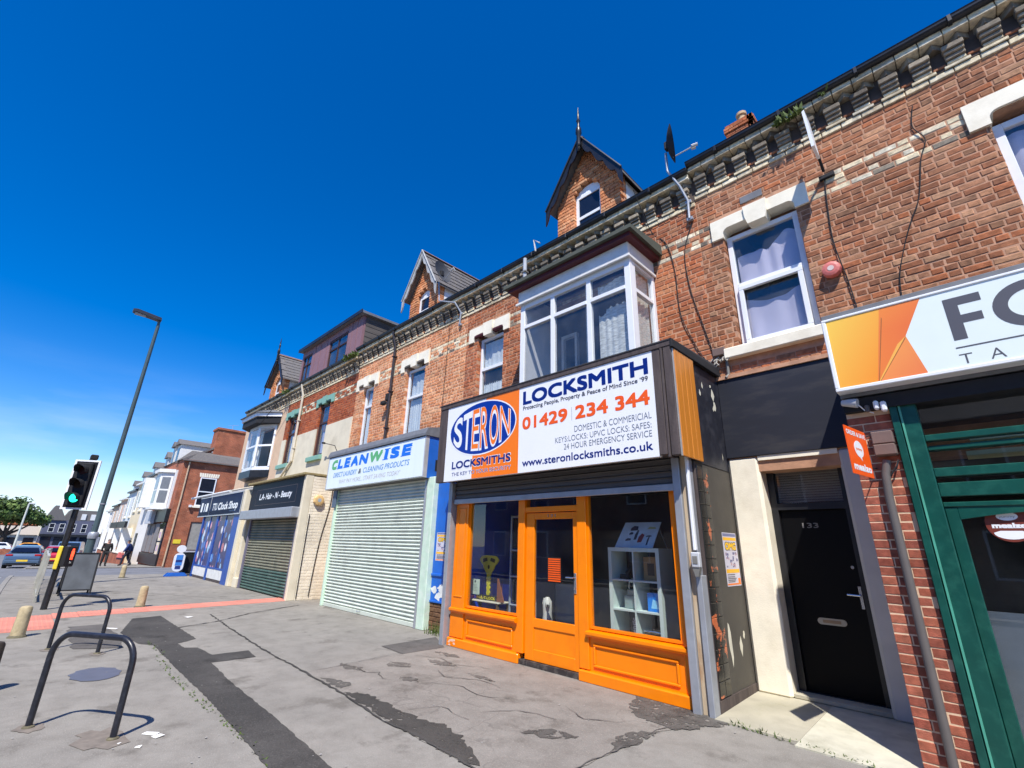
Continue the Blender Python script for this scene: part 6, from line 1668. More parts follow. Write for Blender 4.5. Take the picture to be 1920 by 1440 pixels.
p = MB(); p.box(-1.979, -1.091, FY + .02, fy - .061, .052, .095, .006); part('door_step', p, M_slab, EN)
# wiring box and tangle above
jb = thing('junction_box', 'small weathered wiring box with loose cable ends at the left end of the window sill', 'junction box', (-2.25, FY, 4.3))
p = MB(); p.box(-2.36, -2.18, FY - .1, FY - .005, 4.30, 4.42, .008); part('cover', p, mat('brown_grey_box', srgb(112, 92, 84), .7), jb)
cb = MB(); r = random.Random(2)
for k in range(9):
    a = Vector((r.uniform(-2.38, -2.2), FY - .04, 4.28)); pts_ = [a]
    for q in range(5): pts_.append(pts_[-1] + Vector((r.uniform(-.06, .05), r.uniform(-.05, .02), r.uniform(-.07, .03))))
    cb.tube(pts_, .007, 5)
part('loose_cable', cb, mat('pale_cable', srgb(190, 184, 170), .6), jb)
p = MB(); p.tube([(-2.19, FY - .03, 4.35), (-2.19, FY - .03, 4.0), (-2.22, FY - .06, 3.95)], .022, 8); part('conduit', p, M_greyplastic, jb)

# ================================================================== takeaway with the green door
TK = thing('takeaway_shop', 'takeaway shop front with dark green glazed frame beside the red brick pier', 'shop', (.4, 5.4, 0))
p = MB(); p.box(-.765, -.43, 5.4245, 6.58, 0, 2.90); pier = part('brick_pier', p, mat('pale_mortar', srgb(222, 190, 158), .9, bump=.3, bscale=100, var=.12), TK)
r = random.Random(77)
for j in range(38):
    z = .008 + j * .0752
    if j % 2: cuts = [(-.766, -.55), (-.54, -.43)]
    else: cuts = [(-.766, -.655), (-.645, -.43)]
    for a, e in cuts:
        key = ('pier', j % 2, round(e - a, 3), r.randrange(6))
        if key not in _bmesh:
            mb = MB(); rr_ = random.Random(str(key)); brick_geo(mb, -(e - a) / 2, (e - a) / 2, 0, .0645, 0, .08, jit_tint(rr_.choice(PAL['modern']), rr_, .12), rr_, .0008, .003); _bmesh[key] = mesh_from(mb, 'brick', M_brick, center=(0, 0, 0))[0]
        inst('brick', _bmesh[key], ((a + e) / 2, 5.421, z), pier)
pg = M_green
p = MB(); p.box(-.425, -.37, 5.38, 5.52, 0, 3.04, .004); p.box(-.3695, -.235, 5.395, 5.52, 0, 3.04, .008); part('frame_post', p, pg, TK)
p = MB(); p.box(-.36, -.345, 5.388, 5.396, 0, 3.0); part('post_moulding', p, mat('green_edge', srgb(80, 160, 136), .4), TK)
p = MB()
for z0, z1, y0 in ((2.565, 2.62, 5.42), (2.485, 2.525, 5.45), (2.25, 2.325, 5.41), (2.085, 2.20, 5.42), (2.001, 2.04, 5.44), (2.95, 3.04, 5.42)): p.box(-.235, 2.6, y0, y0 + .1, z0, z1, .005)
part('transom_bar', p, pg, TK)
p = MB(); p.box(-.2345, -.15, 5.45, 5.54, 0, 2.0, .006); p.box(1.0, 1.12, 5.45, 5.54, 0, 2.0, .006); part('door_stile', p, pg, TK)
hd_ = MB(); top = [( -.15 + 1.15 * k / 12, 1.90 + .06 * math.sin(math.pi * k / 12)) for k in range(13)]
hd_.prism([(-.15, 2.0)] + top + [(1.0, 2.0)], 5.45, 5.54); part('door_head', hd_, pg, TK)
g_ = MB(); g_.box(-.16, 1.01, 5.49, 5.497, .05, 1.97); part('door_pane', g_, G_shop, TK)
g_ = MB(); g_.box(-.235, 2.6, 5.50, 5.506, 2.17, 2.97); part('transom_pane', g_, G_shop, TK)
g_ = MB(); g_.box(1.12, 2.6, 5.49, 5.497, .4, 2.02); part('window_pane', g_, G_shop, TK)
p = MB(); p.box(-.765, 3.0, 6.4, 9.5, -.02, .04); p.box(-.43, 2.9, 5.55, 6.399, -.02, .04); part('shop_floor', p, mat('grey_tile_floor', srgb(150, 152, 154), .4), TK)
p = MB(); p.box(-.5, -.431, 6.58, 9.5, .04, 3.1); p.box(-.43, 3.0, 9.3, 9.4, .04, 3.1); p.box(-.765, 3.0, 5.56, 9.4, 3.05, 3.1); p.box(2.9, 3.0, 5.45, 9.3, .04, 3.05); part('shop_inner_wall', p, mat('greenish_interior', srgb(96, 100, 92), .8), TK)
p = MB(); p.box(.15, 2.0, 6.6, 6.7, .04, 1.1, .01); p.box(.10, 2.05, 6.5, 6.8, 1.1, 1.14, .006); part('serving_counter', p, mat('grey_counter', srgb(140, 144, 152), .4), TK)
p = MB(); p.box(.0, .5, 5.75, 6.0, 2.46, 2.5); p.box(.05, .6, 5.8, 6.05, 2.6, 2.66); part('ceiling_board', p, mat('cream_board', srgb(226, 220, 170), .6), TK)
p = MB(); p.box(-.16, 1.01, 5.60, 5.63, .05, 1.2); part('door_reflection_panel', p, mat('street_reflection_grey', srgb(98, 104, 114), .3), TK)  # added sheet behind the glass, coloured as the street mirrored in the door
p = MB(); p.box(-.765, 3.0, 5.36, 5.56, 2.905, 3.03); part('fascia_soffit', p, M_blackmatt, TK)
p = MB(); p.box(-.765, 3.0, 5.561, FY - .001, 2.905, 3.9); part('fascia_body', p, M_blackmatt, TK)
# sign
FS = thing('shop_sign', 'white takeaway sign with orange folded ribbon pattern at its left end', 'sign', (.6, 5.22, 3.09))
YS = 5.22
p = MB(); p.box(-.74, 3.0, YS + .004, YS + .12, 3.12, 3.83); part('face_panel', p, mat('pale_mint_white_panel', srgb(230, 240, 236), .3, var=.015), FS)
p = MB(); p.box(-.775, 3.0, YS - .006, YS + .14, 3.085, 3.1199, .006); p.box(-.775, 3.0, YS - .006, YS + .14, 3.8301, 3.855, .006); p.box(-.775, -.7401, YS - .0061, YS + .1399, 3.12, 3.83, .006); part('frame', p, M_white, FS)
p = MB(); p.box(-.77, 3.0, YS + .01, YS + .34, 3.8551, 3.905, .004); p.box(-.77, 3.0, YS + .1405, YS + .34, 3.05, 3.855); part('casing', p, M_lead, FS)
def grad_mat(nm, c0, c1, x0, x1, z0, z1, ang=0.0):
    m = bpy.data.materials.new(nm); m.use_nodes = True; n, l = m.node_tree.nodes, m.node_tree.links; b = n['Principled BSDF']; b.inputs['Roughness'].default_value = .3
    g = n.new('ShaderNodeNewGeometry'); s = n.new('ShaderNodeSeparateXYZ'); l.new(g.outputs['Position'], s.inputs['Vector'])
    a = n.new('ShaderNodeMapRange'); a.inputs['From Min'].default_value = x0; a.inputs['From Max'].default_value = x1; l.new(s.outputs['X'], a.inputs['Value'])
    c = n.new('ShaderNodeMapRange'); c.inputs['From Min'].default_value = z1; c.inputs['From Max'].default_value = z0; l.new(s.outputs['Z'], c.inputs['Value'])
    ad = n.new('ShaderNodeMath'); ad.operation = 'ADD'; l.new(a.outputs['Result'], ad.inputs[0]); l.new(c.outputs['Result'], ad.inputs[1])
    hf = n.new('ShaderNodeMath'); hf.operation = 'MULTIPLY'; hf.inputs[1].default_value = .5; l.new(ad.outputs['Value'], hf.inputs[0])
    mx = n.new('ShaderNodeMixRGB'); mx.inputs['Color1'].default_value = (*c0, 1); mx.inputs['Color2'].default_value = (*c1, 1); l.new(hf.outputs['Value'], mx.inputs['Fac']); l.new(mx.outputs['Color'], b.inputs['Base Color']); return m
def flat(nm, poly, dy, m):
    q = MB(); q.add([(a, YS + .0035 - dy, b_) for a, b_ in poly], [tuple(range(len(poly)))]); return part(nm, q, m, FS)
flat('ribbon_print', [(-.735, 3.122), (-.42, 3.122), (-.165, 3.5), (-.30, 3.828), (-.735, 3.828)], .0004, grad_mat('ribbon_amber', srgb(250, 206, 84), srgb(250, 140, 40), -.74, -.3, 3.12, 3.83))
flat('ribbon_print', [(-.30, 3.828), (.0, 3.828), (-.165, 3.5), (-.42, 3.122), (-.44, 3.122)], .0008, grad_mat('ribbon_orange', srgb(246, 150, 64), srgb(236, 112, 56), -.4, 0, 3.6, 3.9))
flat('ribbon_print', [(-.42, 3.122), (-.165, 3.5), (-.235, 3.44), (-.43, 3.122)], .0012, grad_mat('ribbon_gold', srgb(250, 180, 80), srgb(250, 190, 90), -.4, 0, 3.1, 3.6))
flat('ribbon_print', [(-.42, 3.122), (-.165, 3.5), (-.085, 3.122)], .0010, grad_mat('ribbon_coral', srgb(250, 166, 84), srgb(236, 116, 70), -.45, -.05, 3.0, 3.4))
flat('ribbon_shadow_line', [(-.30, 3.74), (-.297, 3.72), (-.425, 3.122), (-.432, 3.122)], .0014, mat('ribbon_brown_line', srgb(170, 104, 50), .4))
flat('ribbon_shadow_line', [(-.165, 3.5), (-.172, 3.475), (-.415, 3.122), (-.42, 3.122)], .0015, mat('ribbon_brown_line', srgb(170, 104, 50), .4))
ym = YS + .0025
p = MB(); p.add([(a, ym, b_) for a, b_ in [(.135, 3.36), (.222, 3.36), (.222, 3.505), (.352, 3.505), (.352, 3.58), (.222, 3.58), (.222, 3.675), (.37, 3.675), (.37, 3.752), (.135, 3.752)]], [(9, 8, 7, 6, 5, 4, 3, 2, 1, 0)]); part('lettering', p, M_dkgreylet, FS)
p = MB(); n = 40; ring = []
for k in range(n):
    a = 2 * math.pi * k / n; ring.append(((.645 + .23 * math.cos(a), ym, 3.556 + .203 * math.sin(a)), (.645 + .14 * math.cos(a), ym, 3.556 + .122 * math.sin(a))))
p.add([q for pr in ring for q in pr], [(2 * k, 2 * ((k + 1) % n), 2 * ((k + 1) % n) + 1, 2 * k + 1) for k in range(n)]); part('lettering', p, M_dkgreylet, FS)
p = MB(); p.box(.13, 2.4, ym - .0005, ym, 3.286, 3.297); part('underline', p, M_dkgreylet, FS)
part('lettering', text_mb('T', .135, .215, 3.142, 3.232, (0, ym, 0), bold=-.008), M_dkgreylet, FS); part('lettering', text_mb('A', .315, .405, 3.142, 3.232, (0, ym, 0), bold=-.008), M_dkgreylet, FS)
# projecting order board (faces along the street)
OB = thing('hanging_sign', 'small orange takeaway ordering sign standing out from the brick pier', 'sign', (-.78, 5.3, 2.4))
A0, A1 = Vector((-.80, 5.30, 2.80)), Vector((-.60, 5.22, 2.665)); dz = Vector((.005, 0, -.415))
Ud = (A1 - A0); 
OBW, OBH = .47, .42
oU = Vector((.156, .988, 0)).normalized(); oV = Vector((0, 0, 1)); oO = Vector((-.712, 4.80, 2.25)); oN = oU.cross(oV).normalized()
def ob_rect(u0, u1, v0, v1, d): return [tuple(oO + oU * u + oV * v + oN * d) for u, v in ((u0, v0), (u1, v0), (u1, v1), (u0, v1))]
p = MB(); a = ob_rect(0, OBW, 0, OBH, .004); b2 = ob_rect(0, OBW, 0, OBH, -.004); p.add(a + b2, [(0, 1, 2, 3), (7, 6, 5, 4), (0, 4, 5, 1), (1, 5, 6, 2), (2, 6, 7, 3), (3, 7, 4, 0)]); part('board', p, mat('vivid_orange_board', srgb(248, 92, 20), .35, var=.02), OB)
part('lettering', text_mb('ORDER & SAVE', .02, OBW - .02, OBH - .072, OBH - .03, tuple(oO + oN * .005), oU, oV, bold=.03), M_signwhite, OB)
p = MB(); p.ext_disc(oO + oU * .235 + oV * .235 + oN * .0042, oU, oV, oN, .001, 24, .10, .075); p.add([tuple(oO + oU * u + oV * v + oN * .005) for u, v in ((.20, .175), (.26, .165), (.27, .13))], [(0, 1, 2)]); part('speech_bubble', p, M_signwhite, OB)
part('lettering', text_mb('yummy', .165, .305, .222, .25, tuple(oO + oN * .0056), oU, oV, bold=.02), M_signorange, OB)
part('lettering', text_mb('mealzo', .04, OBW - .03, .04, .105, tuple(oO + oN * .005), oU, oV, bold=.05), M_signwhite, OB)
p = MB(); p.tube([tuple(oO + oU * OBW + oV * .38), (-.60, 5.43, 2.68)], .006, 6); p.tube([tuple(oO + oU * OBW + oV * .1), (-.62, 5.43, 2.36)], .006, 6); part('bracket', p, M_blackmatt, OB)
# sticker on the door glass
SK = thing('window_sticker', 'round maroon and white food ordering sticker on the takeaway door glass', 'sticker', (.12, 5.489, 1.86))
sc_ = Vector((.12, 5.4885, 1.865)); X_, Z_ = (1, 0, 0), (0, 0, 1)
p = MB(); p.ext_disc(sc_, X_, Z_, (0, -1, 0), .001, 32, .135, .14); part('disc', p, mat('maroon_print', srgb(116, 52, 40), .4), SK)
p = MB(); p.ext_disc(sc_ + Vector((0, -.0012, .055)), X_, Z_, (0, -1, 0), .0006, 20, .062, .032); p.add([(sc_.x + .1 * math.cos(a), sc_.y - .0018, sc_.z - .07 + .05 * math.sin(a)) for a in [math.pi + k * math.pi / 10 for k in range(11)]] + [(sc_.x + .06, sc_.y - .0018, sc_.z - .055), (sc_.x - .06, sc_.y - .0018, sc_.z - .055)], [tuple(range(13))]); part('white_print', p, M_signwhite, SK)
part('lettering', text_mb('mealzo', sc_.x - .1, sc_.x + .1, sc_.z - .035, sc_.z + .005, (0, sc_.y - .002, 0), bold=.06), M_signwhite, SK)
part('lettering', text_mb('yummy', sc_.x - .045, sc_.x + .045, sc_.z + .046, sc_.z + .062, (0, sc_.y - .002, 0), bold=.0), mat('grey_print', srgb(150, 140, 140), .5), SK)
# meter box and waste pipe on the pier
PP = thing('waste_pipe', 'dark grey waste pipe with brown hopper box running down the brick pier', 'pipe', (-.57, 5.36, 0))
p = MB(); p.tube([(-.53, 5.375, 2.42), (-.56, 5.37, 2.30), (-.575, 5.37, 2.1), (-.575, 5.37, .02)], .033, 12); part('pipe', p, mat('grey_brown_pvc', srgb(98, 92, 88), .5, var=.08), PP, smooth=True)
p = MB(); p.box(-.60, -.44, 5.31, 5.42, 2.565, 2.68, .008); p.box(-.60, -.44, 5.305, 5.42, 2.46, 2.56, .008); part('hopper_box', p, mat('brown_grey_box', srgb(136, 110, 102), .7), PP)
p = MB(); p.tube([(-.45, 5.40, 2.42), (-.47, 5.37, 2.36), (-.53, 5.37, 2.28)], .008, 5); part('cable', p, M_blackmatt, PP)
CM = thing('security_camera', 'pale dome camera with trailing cable under the takeaway sign', 'camera', (-.68, 5.34, 3.0))
p = MB(); p.tube([(-.76, 5.34, 3.0), (-.70, 5.32, 2.985), (-.64, 5.31, 2.97)], [.03, .04, .045], 10); part('body', p, mat('pale_grey_plastic', srgb(186, 188, 190), .5), CM, smooth=True); p = MB(); p.tube([(-.64, 5.33, 2.96), (-.60, 5.36, 2.9), (-.54, 5.38, 2.87)], .006, 5); part('cable', p, M_white, CM)
CM2 = thing('floodlight', 'small white twin sensor light under the takeaway sign', 'light', (-.5, 5.34, 2.93))
p = MB(); p.box(-.525, -.485, 5.30, 5.36, 2.885, 2.97, .012); p.box(-.475, -.43, 5.30, 5.36, 2.86, 2.955, .012); part('housing', p, M_white, CM2); p = MB(); p.box(-.60, -.56, 5.34, 5.37, 2.88, 2.95, .01); part('bracket', p, mat('grey_brown_pvc', srgb(98, 92, 88), .5), CM2)
# ================================================================== pipes, dishes and cables on the row
def downpipe(label, x, z0, z1, m, bend=None, r=.038):
    t = thing('downpipe', label, 'downpipe', (x, FY - .06, z0))
    p = MB(); pts = [(x, FY - .19, z1 + .2), (x, FY - .18, z1 + .1), (x, FY - .075, z1 - .22), (x, FY - .07, z0)]
    if bend: pts = pts[:-1] + [(x, FY - .07, z0 + .3), (x + .02, FY - .07, z0 + .15), (bend[0], FY - .12, bend[1])]
    p.tube(pts, r, 10); part('pipe', p, m, t, smooth=True)
    b = MB()
    z = z0 + .6
    while z < z1 - .3: b.box(x - r * 1.5, x + r * 1.5, FY - .12, FY, z, z + .04, .004); z += 1.1
    part('pipe_clip', b, m, t)
    return t
M_pipeblack = mat('black_cast_pipe', srgb(54, 48, 50), .5, var=.12)
downpipe('black downpipe between the two narrow windows above the laundry sign', -11.62, 4.05, 7.45, M_pipeblack)
downpipe('pale cream downpipe crossing the brick and render of the hairdresser house', -18.42, 4.3, 7.3, mat('cream_pipe_paint', srgb(210, 200, 180), .6), (-19.3, 3.75), .045)
sp = thing('downpipe', 'short grey white downpipe above the boxed bay window', 'downpipe', (-6.05, 6.3, 6.6))
p = MB(); p.tube([(-6.05, FY - .28, 7.62), (-6.05, FY - .28, 7.2), (-6.05, FY - .2, 6.64)], .045, 10); part('pipe', p, mat('grey_white_pvc', srgb(176, 180, 186), .5), sp, smooth=True)
p = MB(); p.box(-6.11, -5.99, FY - .34, FY - .22, 7.25, 7.29, .004); part('pipe_clip', p, M_greyplastic, sp)
def dish(label, base, pole, c, nrm, r, m, lnb=True, flat=.8):
    t = thing('satellite_dish', label, 'satellite dish', tuple(base), 'satellite dishes on the terrace')
    c, nrm = Vector(c), Vector(nrm).normalized()
    u = nrm.orthogonal().normalized(); u = Vector((0, 0, 1)).cross(nrm).normalized(); v = nrm.cross(u)
    b = MB(); n, rows = 20, 4; vs = []
    for s_ in (0, 1):
        for i in range(rows + 1):
            q = i / rows
            vs += [c + nrm * (.09 * q * q - .004 * s_) * (r / .35) + (u * math.cos(2 * math.pi * k / n) * r * flat + v * math.sin(2 * math.pi * k / n) * r) * max(q, .01) for k in range(n)]
    R = rows + 1; fs = []
    for s_ in (0, 1):
        for i in range(rows):
            for k in range(n): fs.append((s_ * R * n + i * n + k, s_ * R * n + i * n + (k + 1) % n, s_ * R * n + (i + 1) * n + (k + 1) % n, s_ * R * n + (i + 1) * n + k))
    b.add(vs, fs); part('reflector', b, m, t, smooth=True)
    a = MB(); f = c + nrm * r * 1.25 - v * r * .5; a.tube([c - v * r * .85 + nrm * .06, f], .012, 6); part('feed_arm', a, M_greymetal, t)
    l_ = MB(); l_.tube([f - nrm * -.03 + v * .01, f - nrm * .07], .028, 8); l_.tube([f + u * .06 - nrm * .0, f + u * .06 - nrm * .07], .022, 8); part('receiver', l_, mat('pale_grey_plastic', srgb(186, 188, 190), .5), t)
    pm = MB(); pm.tube([tuple(q) for q in pole], .022, 8); part('pole', pm, M_greymetal, t, smooth=True)
    w = MB(); q = pole[0]; q2 = pole[1]
    w.box(q[0] - .05, q[0] + .05, FY - .06, FY - .001, q[2] - .03, q[2] + .03, .004); w.box(q2[0] - .05, q2[0] + .05, FY - .06, FY - .001, q2[2] - .05, q2[2] + .01, .004); part('wall_bracket', w, M_greymetal, t)
    hb = MB(); hb.box(c.x - .05, c.x + .05, c.y - .02, c.y + .08, c.z - .08, c.z + .08, .01); part('mount', hb, M_blackmatt, t)
    return t
dish('dark satellite dish on a bent pole beside the bay window, edge on against sky', (-2.5, FY, 6.85), [(-2.46, FY - .06, 6.86), (-2.45, FY - .06, 7.22), (-2.52, FY - .16, 7.5), (-2.66, FY - .26, 7.85), (-2.66, FY - .26, 8.25)], (-2.60, FY - .31, 8.36), (.88, .40, .06), .36, M_blackmatt)
dish('dark mesh satellite dish in front of the grey gabled dormer roof', (-8.5, FY, 6.9), [(-8.55, FY - .06, 6.92), (-8.52, FY - .06, 7.25), (-8.62, FY - .2, 7.52), (-9.2, FY - .3, 7.75), (-9.28, FY - .3, 8.35)], (-9.18, FY - .34, 8.58), (.86, .1, .25), .36, mat('dark_mesh_dish', srgb(60, 62, 66), .6))
# flat aerial panel seen edge on
ap = thing('satellite_dish', 'white flat panel aerial seen edge on under the eaves right of the curtained window', 'aerial', (-.57, FY, 6.6), 'satellite dishes on the terrace')
p = MB(); p.prism([(-.60, 7.28), (-.57, 7.30), (-.55, 6.66), (-.585, 6.66)], 6.02, 6.32); part('panel', p, M_white, ap)
p = MB(); p.tube([(-.57, 6.3, 6.8), (-.57, FY - .03, 6.62)], .018, 6); p.box(-.64, -.46, FY - .05, FY - .001, 6.5, 6.56, .004); part('bracket', p, M_blackmatt, ap)
def cable(label, pts, r=.0075, m=None):
    q = [Vector(p_) for p_ in pts]; out = []
    for i in range(len(q) - 1):
        p0 = q[max(i - 1, 0)]; p1, p2 = q[i], q[i + 1]; p3 = q[min(i + 2, len(q) - 1)]
        for k in range(6):
            t = k / 6; out.append(.5 * ((2 * p1) + (p2 - p0) * t + (2 * p0 - 5 * p1 + 4 * p2 - p3) * t * t + (3 * p1 - p0 - 3 * p2 + p3) * t * t * t))
    out.append(q[-1])
    mb = MB(); mb.tube(out, r, 5); solo('wall_cable', mb, m or M_blackmatt, label, 'cable', 'cables on the terrace wall')
w_ = FY - .018
cable('thin black cable from the flat aerial down to the takeaway sign', [(-.58, w_, 6.5), (-.62, w_, 6.1), (-.65, w_, 5.5), (-.60, w_, 4.9), (-.57, w_, 4.35), (-.53, w_, 3.95)])
cable('wavy black cable on the bare brick wall above the takeaway sign', [(.46, w_, 7.0), (.40, w_, 6.7), (.47, w_, 6.45), (.38, w_, 6.2), (.26, w_, 5.7), (.12, w_, 5.4), (.0, w_, 5.1), (-.12, w_, 4.7), (-.16, w_, 4.2)], .006)
cable('thin dark cable falling beside the bay window to the box by the sill', [(-3.26, 6.2, 7.72), (-3.18, w_, 7.0), (-2.92, w_, 6.6), (-2.82, w_, 6.0), (-2.80, w_, 5.2), (-2.62, w_, 4.6), (-2.5, w_, 4.32)])
cable('thin dark cable from the bent dish pole to the box by the sill', [(-2.44, w_, 6.8), (-2.62, w_, 6.3), (-2.60, w_, 5.6), (-2.47, w_, 4.9), (-2.36, w_, 4.35)])
cable('thin dark cable down the pale brick wall left of the maroon topped window', [(-9.02, w_, 7.0), (-9.05, w_, 6.0), (-9.08, w_, 5.0), (-9.1, w_, 4.2)], .006)
cable('black cable running down the painted brick return of the hairdresser', [(-14.085, 6.35, 3.4), (-14.085, 6.36, 2.6), (-14.085, 6.2, 1.5), (-14.085, 6.12, .1)], .012)
cable('black cable at the front edge of the painted brick return', [(-14.088, 5.79, 2.3), (-14.085, 5.78, 1.2), (-14.085, 5.78, .05)], .012)
cable('wire slung from the eaves to the cream bay window', [(-19.6, 6.2, 7.35), (-20.6, 6.1, 6.7), (-21.4, 6.0, 6.2)], .014)
def tuft(label, x0, x1, y, z, n, h, seed):
    r = random.Random(seed); w = MB()
    for _ in range(n):
        c = Vector((r.uniform(x0, x1), y + r.uniform(-.08, .06), z)); d = Vector((r.uniform(-.5, .5), r.uniform(-.7, .1), r.uniform(-.3, 1))) * h * r.uniform(.4, 1); s = d.orthogonal().normalized() * h * .13
        w.add([tuple(c - s * .3), tuple(c + d * .5 + s), tuple(c + d), tuple(c + d * .5 - s)], [(0, 1, 2, 3)])
    solo('weed_tuft', w, M_leaf, label, 'weeds', kind='stuff')
tuft('green weeds sprouting from the eaves above the curtained window', -1.02, -.62, FY - .19, 7.63, 110, .17, 1)
tuft('small dark weeds in the gutter left of the flat aerial', -.42, -.3, FY - .19, 7.72, 20, .14, 2)
tuft('dark weeds on the eaves between the mauve dormer and the pale brick house', -14.6, -13.7, FY - .26, 7.45, 120, .26, 3)
tuft('weeds on the eaves at the left end of the mauve dormer', -20.2, -19.6, FY - .26, 7.4, 60, .22, 4)
ap2 = thing('vent_stub', 'small pale bracket on the gutter left of the black dormer', 'bracket', (-5.75, 6.3, 7.7))
p = MB(); p.tube([(-5.72, FY - .3, 7.65), (-5.76, FY - .32, 7.95), (-5.6, FY - .3, 7.8)], .02, 6); part('bracket', p, mat('pale_grey_plastic', srgb(186, 188, 190), .5), ap2)

# ================================================================== street furniture
def hoop(label, a, b_, h=.735, r=.025):
    t = thing('bike_stand', label, 'bike stand', (a[0], a[1], 0), 'bike stands on the pavement')
    A, B = Vector((*a, 0)), Vector((*b_, 0)); d = (B - A).normalized(); L = (B - A).length; R = .19
    pts = [A + Vector((0, 0, -.05)), A + Vector((0, 0, h - R))]
    for k in range(1, 9): an = math.pi - k * math.pi / 16; pts.append(A + d * (R + R * math.cos(an)) + Vector((0, 0, h - R + R * math.sin(an))))
    for k in range(0, 8): an = math.pi / 2 - k * math.pi / 16; pts.append(A + d * (L - R + R * math.cos(an)) + Vector((0, 0, h - R + R * math.sin(an))))
    pts += [B + Vector((0, 0, h - R)), B + Vector((0, 0, -.05))]
    mb = MB(); mb.tube(pts, r, 12); part('hoop', mb, M_iron, t, smooth=True)
    for p_ in (A, B):
        q = MB(); q.lathe(p_.x, p_.y, [(0.0, .045), (.012, .043), (.02, .032)], 12); part('ground_collar', q, mat('mossy_cement', srgb(104, 98, 78), .95, var=.3, scale=30), t)
hoop('nearest black tubular bike stand on the grey pavement', (-6.288, .46), (-5.528, .955))
hoop('second black tubular bike stand, between the nearest one and the red paving', (-10.077, .69), (-9.351, 1.175))
# rust and dirt around the feet
for (x, y_), s_ in (((-5.6, .9), .3), ((-6.28, .46), .16), ((-10.05, .7), .16), ((-9.35, 1.17), .15)):
    mb = MB(); r = random.Random(int(x * 100)); n = 16
    mb.add([(x + s_ * r.uniform(.6, 1.1) * math.cos(k * .3927), y_ + s_ * .7 * r.uniform(.6, 1.1) * math.sin(k * .3927), .004) for k in range(n)], [tuple(range(n))])
    solo('pavement_stain', mb, mat('rusty_brown_stain', srgb(122, 113, 103), .95, var=.2, scale=14), kind='structure')
M_bollard = mat('weathered_bollard', srgb(186, 170, 134), .85, var=.18, scale=9, bump=.35, bscale=30, dirt=srgb(120, 104, 72), dirt_amt=.5, dirt_scale=8)
def bollard(label, x, y_, h=.46, r0=.09, m=None):
    z = gz(x); t = thing('bollard', label, 'bollard', (x, y_, z), 'short bollards along the pavement')
    mb = MB(); mb.lathe(x, y_, [(z - .02, r0 * 1.05), (z + h * .75, r0 * .93), (z + h * .93, r0 * .9), (z + h * .98, r0 * .72), (z + h, r0 * .3)], 14); part('post', mb, m or M_bollard, t, smooth=True)
    q = MB(); q.lathe(x, y_, [(z, r0 * 1.35), (z + .02, r0 * 1.25), (z + .035, r0 * 1.06)], 14); part('footing', q, mat('mossy_cement', srgb(104, 98, 78), .95, var=.3, scale=30), t)
bollard('pale short bollard on the left end of the red paving', -11.48, .36)
bollard('pale short bollard standing alone on the grey pavement beyond the red paving', -14.66, 2.39)
bollard('farthest pale short bollard near the side road', -24.75, 3.2)
bollard('dark topped bollard cut off by the left edge of the picture', -7.86, .10, .48, .09, mat('dark_bollard', srgb(62, 54, 46), .8, var=.3, scale=12))
# litter
for k, (x, y_, w, l, a) in enumerate([(-5.46, 1.2, .13, .05, .6), (-5.36, 1.235, .07, .07, .3), (-5.2, 1.08, .04, .03, 1), (-5.38, .98, .025, .02, .2), (-12.35, 2.9, .16, .1, .2), (-11.6, 1.55, .25, .04, .6)]):
    mb = MB(); c_, s_ = math.cos(a), math.sin(a)
    P_ = [(x + u * w * c_ - v * l * s_, y_ + u * w * s_ + v * l * c_) for u, v in ((-.5, -.5), (.5, -.5), (.5, .5), (-.5, .5))]
    mb.add([(P_[0][0], P_[0][1], .006), (P_[1][0], P_[1][1], .007), (P_[2][0], P_[2][1], .014), (P_[3][0], P_[3][1], .008), (P_[0][0], P_[0][1], .0045), (P_[1][0], P_[1][1], .0045), (P_[2][0], P_[2][1], .0095), (P_[3][0], P_[3][1], .0045)], [(0, 1, 2, 3), (7, 6, 5, 4), (0, 4, 5, 1), (1, 5, 6, 2), (2, 6, 7, 3), (3, 7, 4, 0)])
    lab = ['torn white paper strip lying right of the nearest bike stand', 'crumpled white paper scrap touching the torn strip', 'small white scrap just behind the torn paper strip', 'tiny white scrap nearest the foot of the front bike stand', 'white scrap of litter beside the red paving', 'flat white wrapper under the second bike stand'][k]
    solo('paper_scrap', mb, mat('white_litter', srgb(236, 234, 228), .8), lab, 'litter', 'paper litter on the pavement')
r = random.Random(12); gum = MB()
for _ in range(170):
    x, y_ = r.uniform(-14, -1.5), r.uniform(.1, 5.2); s_ = r.uniform(.005, .012)
    gum.add([(x + s_ * math.cos(k * 1.047), y_ + s_ * math.sin(k * 1.047), .0098) for k in range(6)], [tuple(range(6))])
solo('chewing_gum_spots', gum, mat('pale_gum', srgb(158, 154, 148), .9), 'pale chewing gum spots trodden into the pavement', 'spots', kind='stuff')

